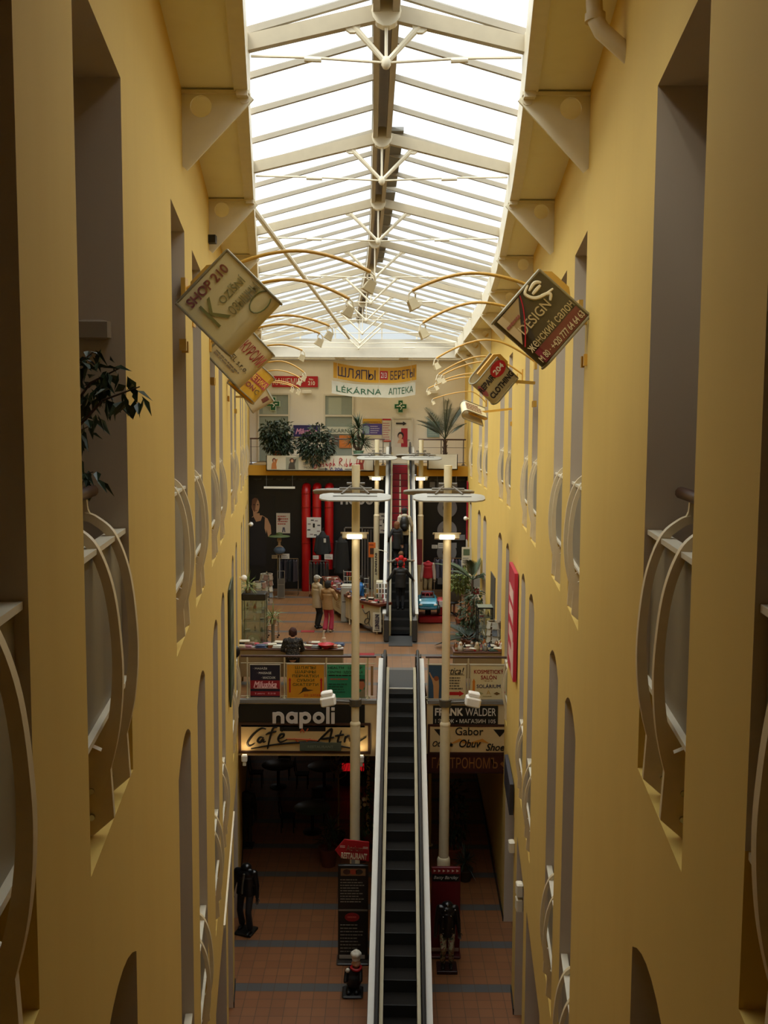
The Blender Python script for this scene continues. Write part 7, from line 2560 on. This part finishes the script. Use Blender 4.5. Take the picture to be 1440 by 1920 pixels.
t = thing('office_chair', 'dark grey swivel chair turned away near the right lamp post', 'chair', (at(840, 1120, 32.6).x + .12, 32.9, L2), .4)
MB().bbox(-.24, -.24, .44, .24, .24, .52, .04).build('seat', mat('2a2826', .7), t, True); m = MB(); m.bbox(-.22, -.05, 0, .22, .03, .5, .04, Matrix.Translation((0, -.24, .55)) @ Matrix.Rotation(.12, 4, 'X')); m.build('backrest', mat('45413c', .7), t, True)
MB().cyl((0, 0, .1), (0, 0, .46), .03, n=8).build('gas_lift', BLACK, t)
m = MB()
for a in range(5): m.tube([(0, 0, .12), (.28 * math.cos(a * 1.257), .28 * math.sin(a * 1.257), .06)], .022, 6)
m.build('star_base', BLACK, t); m = MB()
for a in range(5): m.ell((.28 * math.cos(a * 1.257), .28 * math.sin(a * 1.257), .03), .03, 8)
m.build('caster', BLACK, t)
# coin ride: blue toy car on a red base
p = on_floor(806, 1150, L2)
t = thing('kiddie_ride', 'blue coin operated toy car on a red base beside the upper escalator', 'toy car', (at(806, 1150, 32.2).x, 32.0, L2))
RB = mat('8a1218', .4)
m = MB(); m.bbox(-.42, -.5, 0, .52, .45, .24, .04); m.bbox(.24, -.4, .24, .5, .2, .8, .04); m.build('base', RB, t, True)
MB().bbox(.28, -.42, .55, .46, -.39, .76, .01).build('coin_panel', mat('b8b0a8', .4), t)
MB().cyl((-.08, -.05, .2), (-.08, -.05, .42), .1, n=12).build('column', DARK, t)
BLU = mat('2a86a0', .25, coat=.6)
o = Matrix.Translation((-.1, -.05, .4))
m = MB()
sec = [(-.55, .30, .12, .30), (-.45, .34, .08, .36), (-.15, .36, .06, .42), (.1, .36, .06, .40), (.4, .35, .06, .44), (.55, .30, .1, .36)]
vs, fs = [], []
for (y, hw, z0, z1) in sec:
    for (x, z) in ((-hw, z0 + .06), (-hw * .85, z0), (hw * .85, z0), (hw, z0 + .06), (hw, z1 - .08), (hw * .82, z1), (-hw * .82, z1), (-hw, z1 - .08)):
        vs.append(o @ Vector((x, y, z)))
for i in range(len(sec) - 1):
    for q in range(8):
        fs.append((8 * i + q, 8 * i + (q + 1) % 8, 8 * i + 8 + (q + 1) % 8, 8 * i + 8 + q))
fs += [tuple(range(7, -1, -1)), tuple(range(len(sec) * 8 - 8, len(sec) * 8))]
m.add(vs, fs); m.build('car_body', BLU, t, True)
MB().bbox(-.24, -.1, .40, .24, .38, .46, .04, o).build('cockpit', BLACK, t)
m = MB(); m.tube([o @ Vector((.25 * sx, y, z)) for sx, y, z in ((-1, -.12, .42), (-.8, .0, .62), (.8, .0, .62), (1, -.12, .42))], .018, 6); m.build('windscreen_frame', mat('1a4a5a', .4), t)
MB().tube([o @ Vector((.08 * math.cos(a * PI / 6), .0 + .03 * math.sin(a * PI / 6), .5 + .07 * math.sin(a * PI / 6))) for a in range(12)], .012, 6, True).build('steering_wheel', RED, t)
MB().bbox(-.2, .18, .44, .2, .34, .6, .04, o).build('seat', mat('7a1a1a', .5), t, True)
for sx in (-.24, .24):
    MB().ell(o @ Vector((sx, -.52, .26)), (.07, .05, .05), 10).build('headlight', WHITE, t, True)
MB().box(-.2, -.60, .4 + .12, .0, -.57, .4 + .2).build('number_plate', mat('a8c0c8', .4), t)
MB().bbox(-.3, -.62, .1, .3, -.53, .18, .02, o).build('bumper', mat('1a4a5a', .4), t)
for sx in (-.36, .36):
    for sy in (-.36, .34):
        MB().lathe([(.14, -.05), (.15, -.02), (.15, .02), (.14, .05)], (0, 0, 0), 14, o @ Matrix.Translation((sx, sy, .08)) @ Matrix.Rotation(PI / 2, 4, 'Y')).build('wheel', BLACK, t, True)
# red rug scraps on the floor
for px, py, lb in ((577, 1184, 'small red mat lying on the tiles left of the couple'), (688, 1227, 'small red mat near the end of the left railing')):
    p = on_floor(px, py, L2)
    tag(MB().bbox(-.22, -.14, 0, .22, .14, .012, .01).build('red_mat', mat('8a1e20', .8)), lb, 'mat').location = p
# rounded black hat leaning out beside the left railing
t = thing('black_hat', 'rounded black hat hanging at the left wall beside the railing', 'hat', at(441, 1222, 22.0)); MB().ell((0, 0, 0), (.12, .12, .15), 14).build('crown', BLACK, t, True); MB().cyl((-.25, 0, 0), (0, 0, 0), .012, n=6).build('hook', BLACK, t)

# ------------------------------------------------------------------ café under the middle floor
CT = mat('566048', .35)
def cafe_table(label, x, y):
    t = thing('cafe_table', label, 'table', (x, y, 0), 0, 'café tables')
    MB().lathe([(.02, .72), (.52, .72), (.54, .735), (.52, .75), (.02, .75)], n=24).build('table_top', CT, t, True)
    MB().cyl((0, 0, .02), (0, 0, .72), .05, n=10).build('column', BLACK, t); MB().lathe([(.28, 0), (.28, .02), (.06, .06)], n=18).build('foot', BLACK, t)
def cafe_chair(label, x, y, rz):
    t = thing('cafe_chair', label, 'chair', (x, y, 0), rz, 'café chairs')
    MB().bbox(-.21, -.21, .43, .21, .21, .47, .03).build('seat', mat('1c1a18', .6), t)
    m = MB(); m.tube([(-.19, -.2, .45), (-.19, -.26, .92), (.19, -.26, .92), (.19, -.2, .45)], .018, 6); m.box(-.17, -.26, .6, .17, -.24, .9); m.build('backrest', mat('14120f', .5), t)
    for sx in (-.18, .18):
        for sy in (-.18, .18):
            MB().cyl((sx, sy, 0), (sx * .95, sy * .95, .44), .016, n=6).build('leg', mat('14120f', .5), t)
for i, (px, py) in enumerate(((586, 1560), (608, 1478), (522, 1475))):
    p = on_floor(px, py, 0)
    lb = ('nearest café table with a dark green top', 'café table behind the nearest one', 'café table close to the left wall')[i]
    cafe_table(lb, p.x, p.y)
    for j, (dx, dy, rz) in enumerate(((-.72, .1, -PI / 2), (.1, .75, PI))):
        cafe_chair('black café chair %s the %s' % (('left of', 'behind')[j], ('nearest café table', 'second café table', 'café table by the left wall')[i]), p.x + dx, p.y + dy, rz)
def antler_stand(px, py):
    p = on_floor(px, py, 0)
    t = thing('dried_branch', 'tall pale dried branch arrangement beside the left lamp post', 'branch', p)
    pot(MB(), .2, .35).build('pot', mat('3a2a20', .7), t, True)
    m = MB(); m.tube([(0, 0, .3), (0.02, 0, 1.2), (0, 0, 2.3)], [.03, .025, .02], 6)
    for k in range(11):
        a = k * 2.4; z = 1.9 + .04 * k
        m.tube([(0, 0, z), (.2 * math.cos(a), .2 * math.sin(a), z + .12), (.3 * math.cos(a), .3 * math.sin(a), z + .45)], [.014, .01, .004], 5)
    m.build('branches', mat('8a7a58', .7), t)
antler_stand(634, 1585)
yucca('potted_plant', 'dark plant in a terracotta pot beside the restaurant arrow', on_floor(616, 1622, 0), .8, [(0, 0, .7, 1), (.1, 0, 1.0, 1)], .5, 40, 51, .03, .26, mat('2a3220', .5, 0, .3, 3), mat('5a2a1c', .7), .5, .02)
bush('foliage_plant', 'leafy dark plant behind the left lamp post in the café', on_floor(590, 1500, 0) + Vector((1.1, 1.6, 0)), [((0, 0, 1.0), (.4, .35, .6))], 260, .16, .22, .35, None, 52)
bush('foliage_plant', 'green plant between the escalator and the left lamp post', Vector((at(680, 1480, 25).x, 25.0, 0)), [((0, 0, 1.7), (.25, .25, .5)), ((0, 0, 2.5), (.22, .22, .4)), ((0, .1, .9), (.3, .3, .4))], 420, .13, .22, .4, None, 53, leafm=mat('3a5a2a', .5, 0, .3, 3))
bush('foliage_plant', 'dark plant behind the right lamp post under the middle floor', Vector((at(852, 1530, 24.6).x, 24.6, 0)), [((0, 0, 1.2), (.35, .3, .7)), ((0, 0, 1.9), (.3, .25, .4))], 340, .15, .22, .4, None, 54)
yucca('potted_yucca', 'low spiky plant right of the red stand', on_floor(872, 1650, 0), .5, [(0, 0, .5, 1)], .5, 50, 55, .03, .2, mat('1e2a1c', .5, 0, .3, 3), mat('3a2a20', .7), .3, .016)
t = thing('white_flowers', 'cluster of white flowers between lamp post and escalator', 'flowers', Vector((at(679, 1490, 24.6).x, 24.6, 1.2)))
m = MB()
for q in range(7): m.ell((rnd.uniform(-.1, .1), rnd.uniform(-.05, .05), rnd.uniform(.3, .6)), (.05, .05, .06), 8)
m.build('blossom', mat('c8bca0', .6), t, True); m = MB()
for q in range(5): m.tube([(0, 0, -1.0), (rnd.uniform(-.08, .08), 0, .35)], .008, 5)
m.build('stem', LEAF2, t); pot(MB((0, 0, 1.2)), .16, .3).build('pot', mat('4a2a20', .7), t, True)
# red glowing display deep in the café
p = at(662, 1432, 30)
t = thing('neon_display', 'small glowing red display in the dark café behind the lamp post', 'display', (p.x, 30, 0)); MB().bbox(-.45, 0, 0, .45, .4, p.z - .25, .03).build('cabinet', mat('1a1210', .5), t); MB().box(-.36, -.02, p.z - .24, .36, .1, p.z - .02).build('red_light', mat('c8141a', .4, emit=.5), t)
# dressed figure in the shade by the left wall
p = on_floor(452, 1590, 0); p = Vector((at(462, 1500, 25.5).x, 25.5, .04))
tt, J = figure('mannequin', 'dim headless mannequin in a dark coat under the middle floor by the left wall', 'mannequin', p, PI, 1.75, jacket=mat('0f0e10', .5), jlen=.95, trousers=mat('2a2018', .8), head=False, skin=mat('2a241e', .5), plinth=plinth_box(.4, .4, .04, DARK))
# columns under the middle floor on the right
for x, y, lb in ((at(806, 1500, 25.6).x, 25.6, 'slim cream post right of the escalator under the middle floor'), (at(690, 1480, 26.4).x, 26.4, 'slim cream post left of the escalator under the middle floor')):
    t = thing('slim_post', lb, 'post', (x, y, 0)); MB().cyl((0, 0, 0), (0, 0, L2 - .45), .05, n=10).build('shaft', CREAM, t, True); MB().cyl((0, 0, 0), (0, 0, .03), .1, n=12).build('base_plate', CREAM, t)
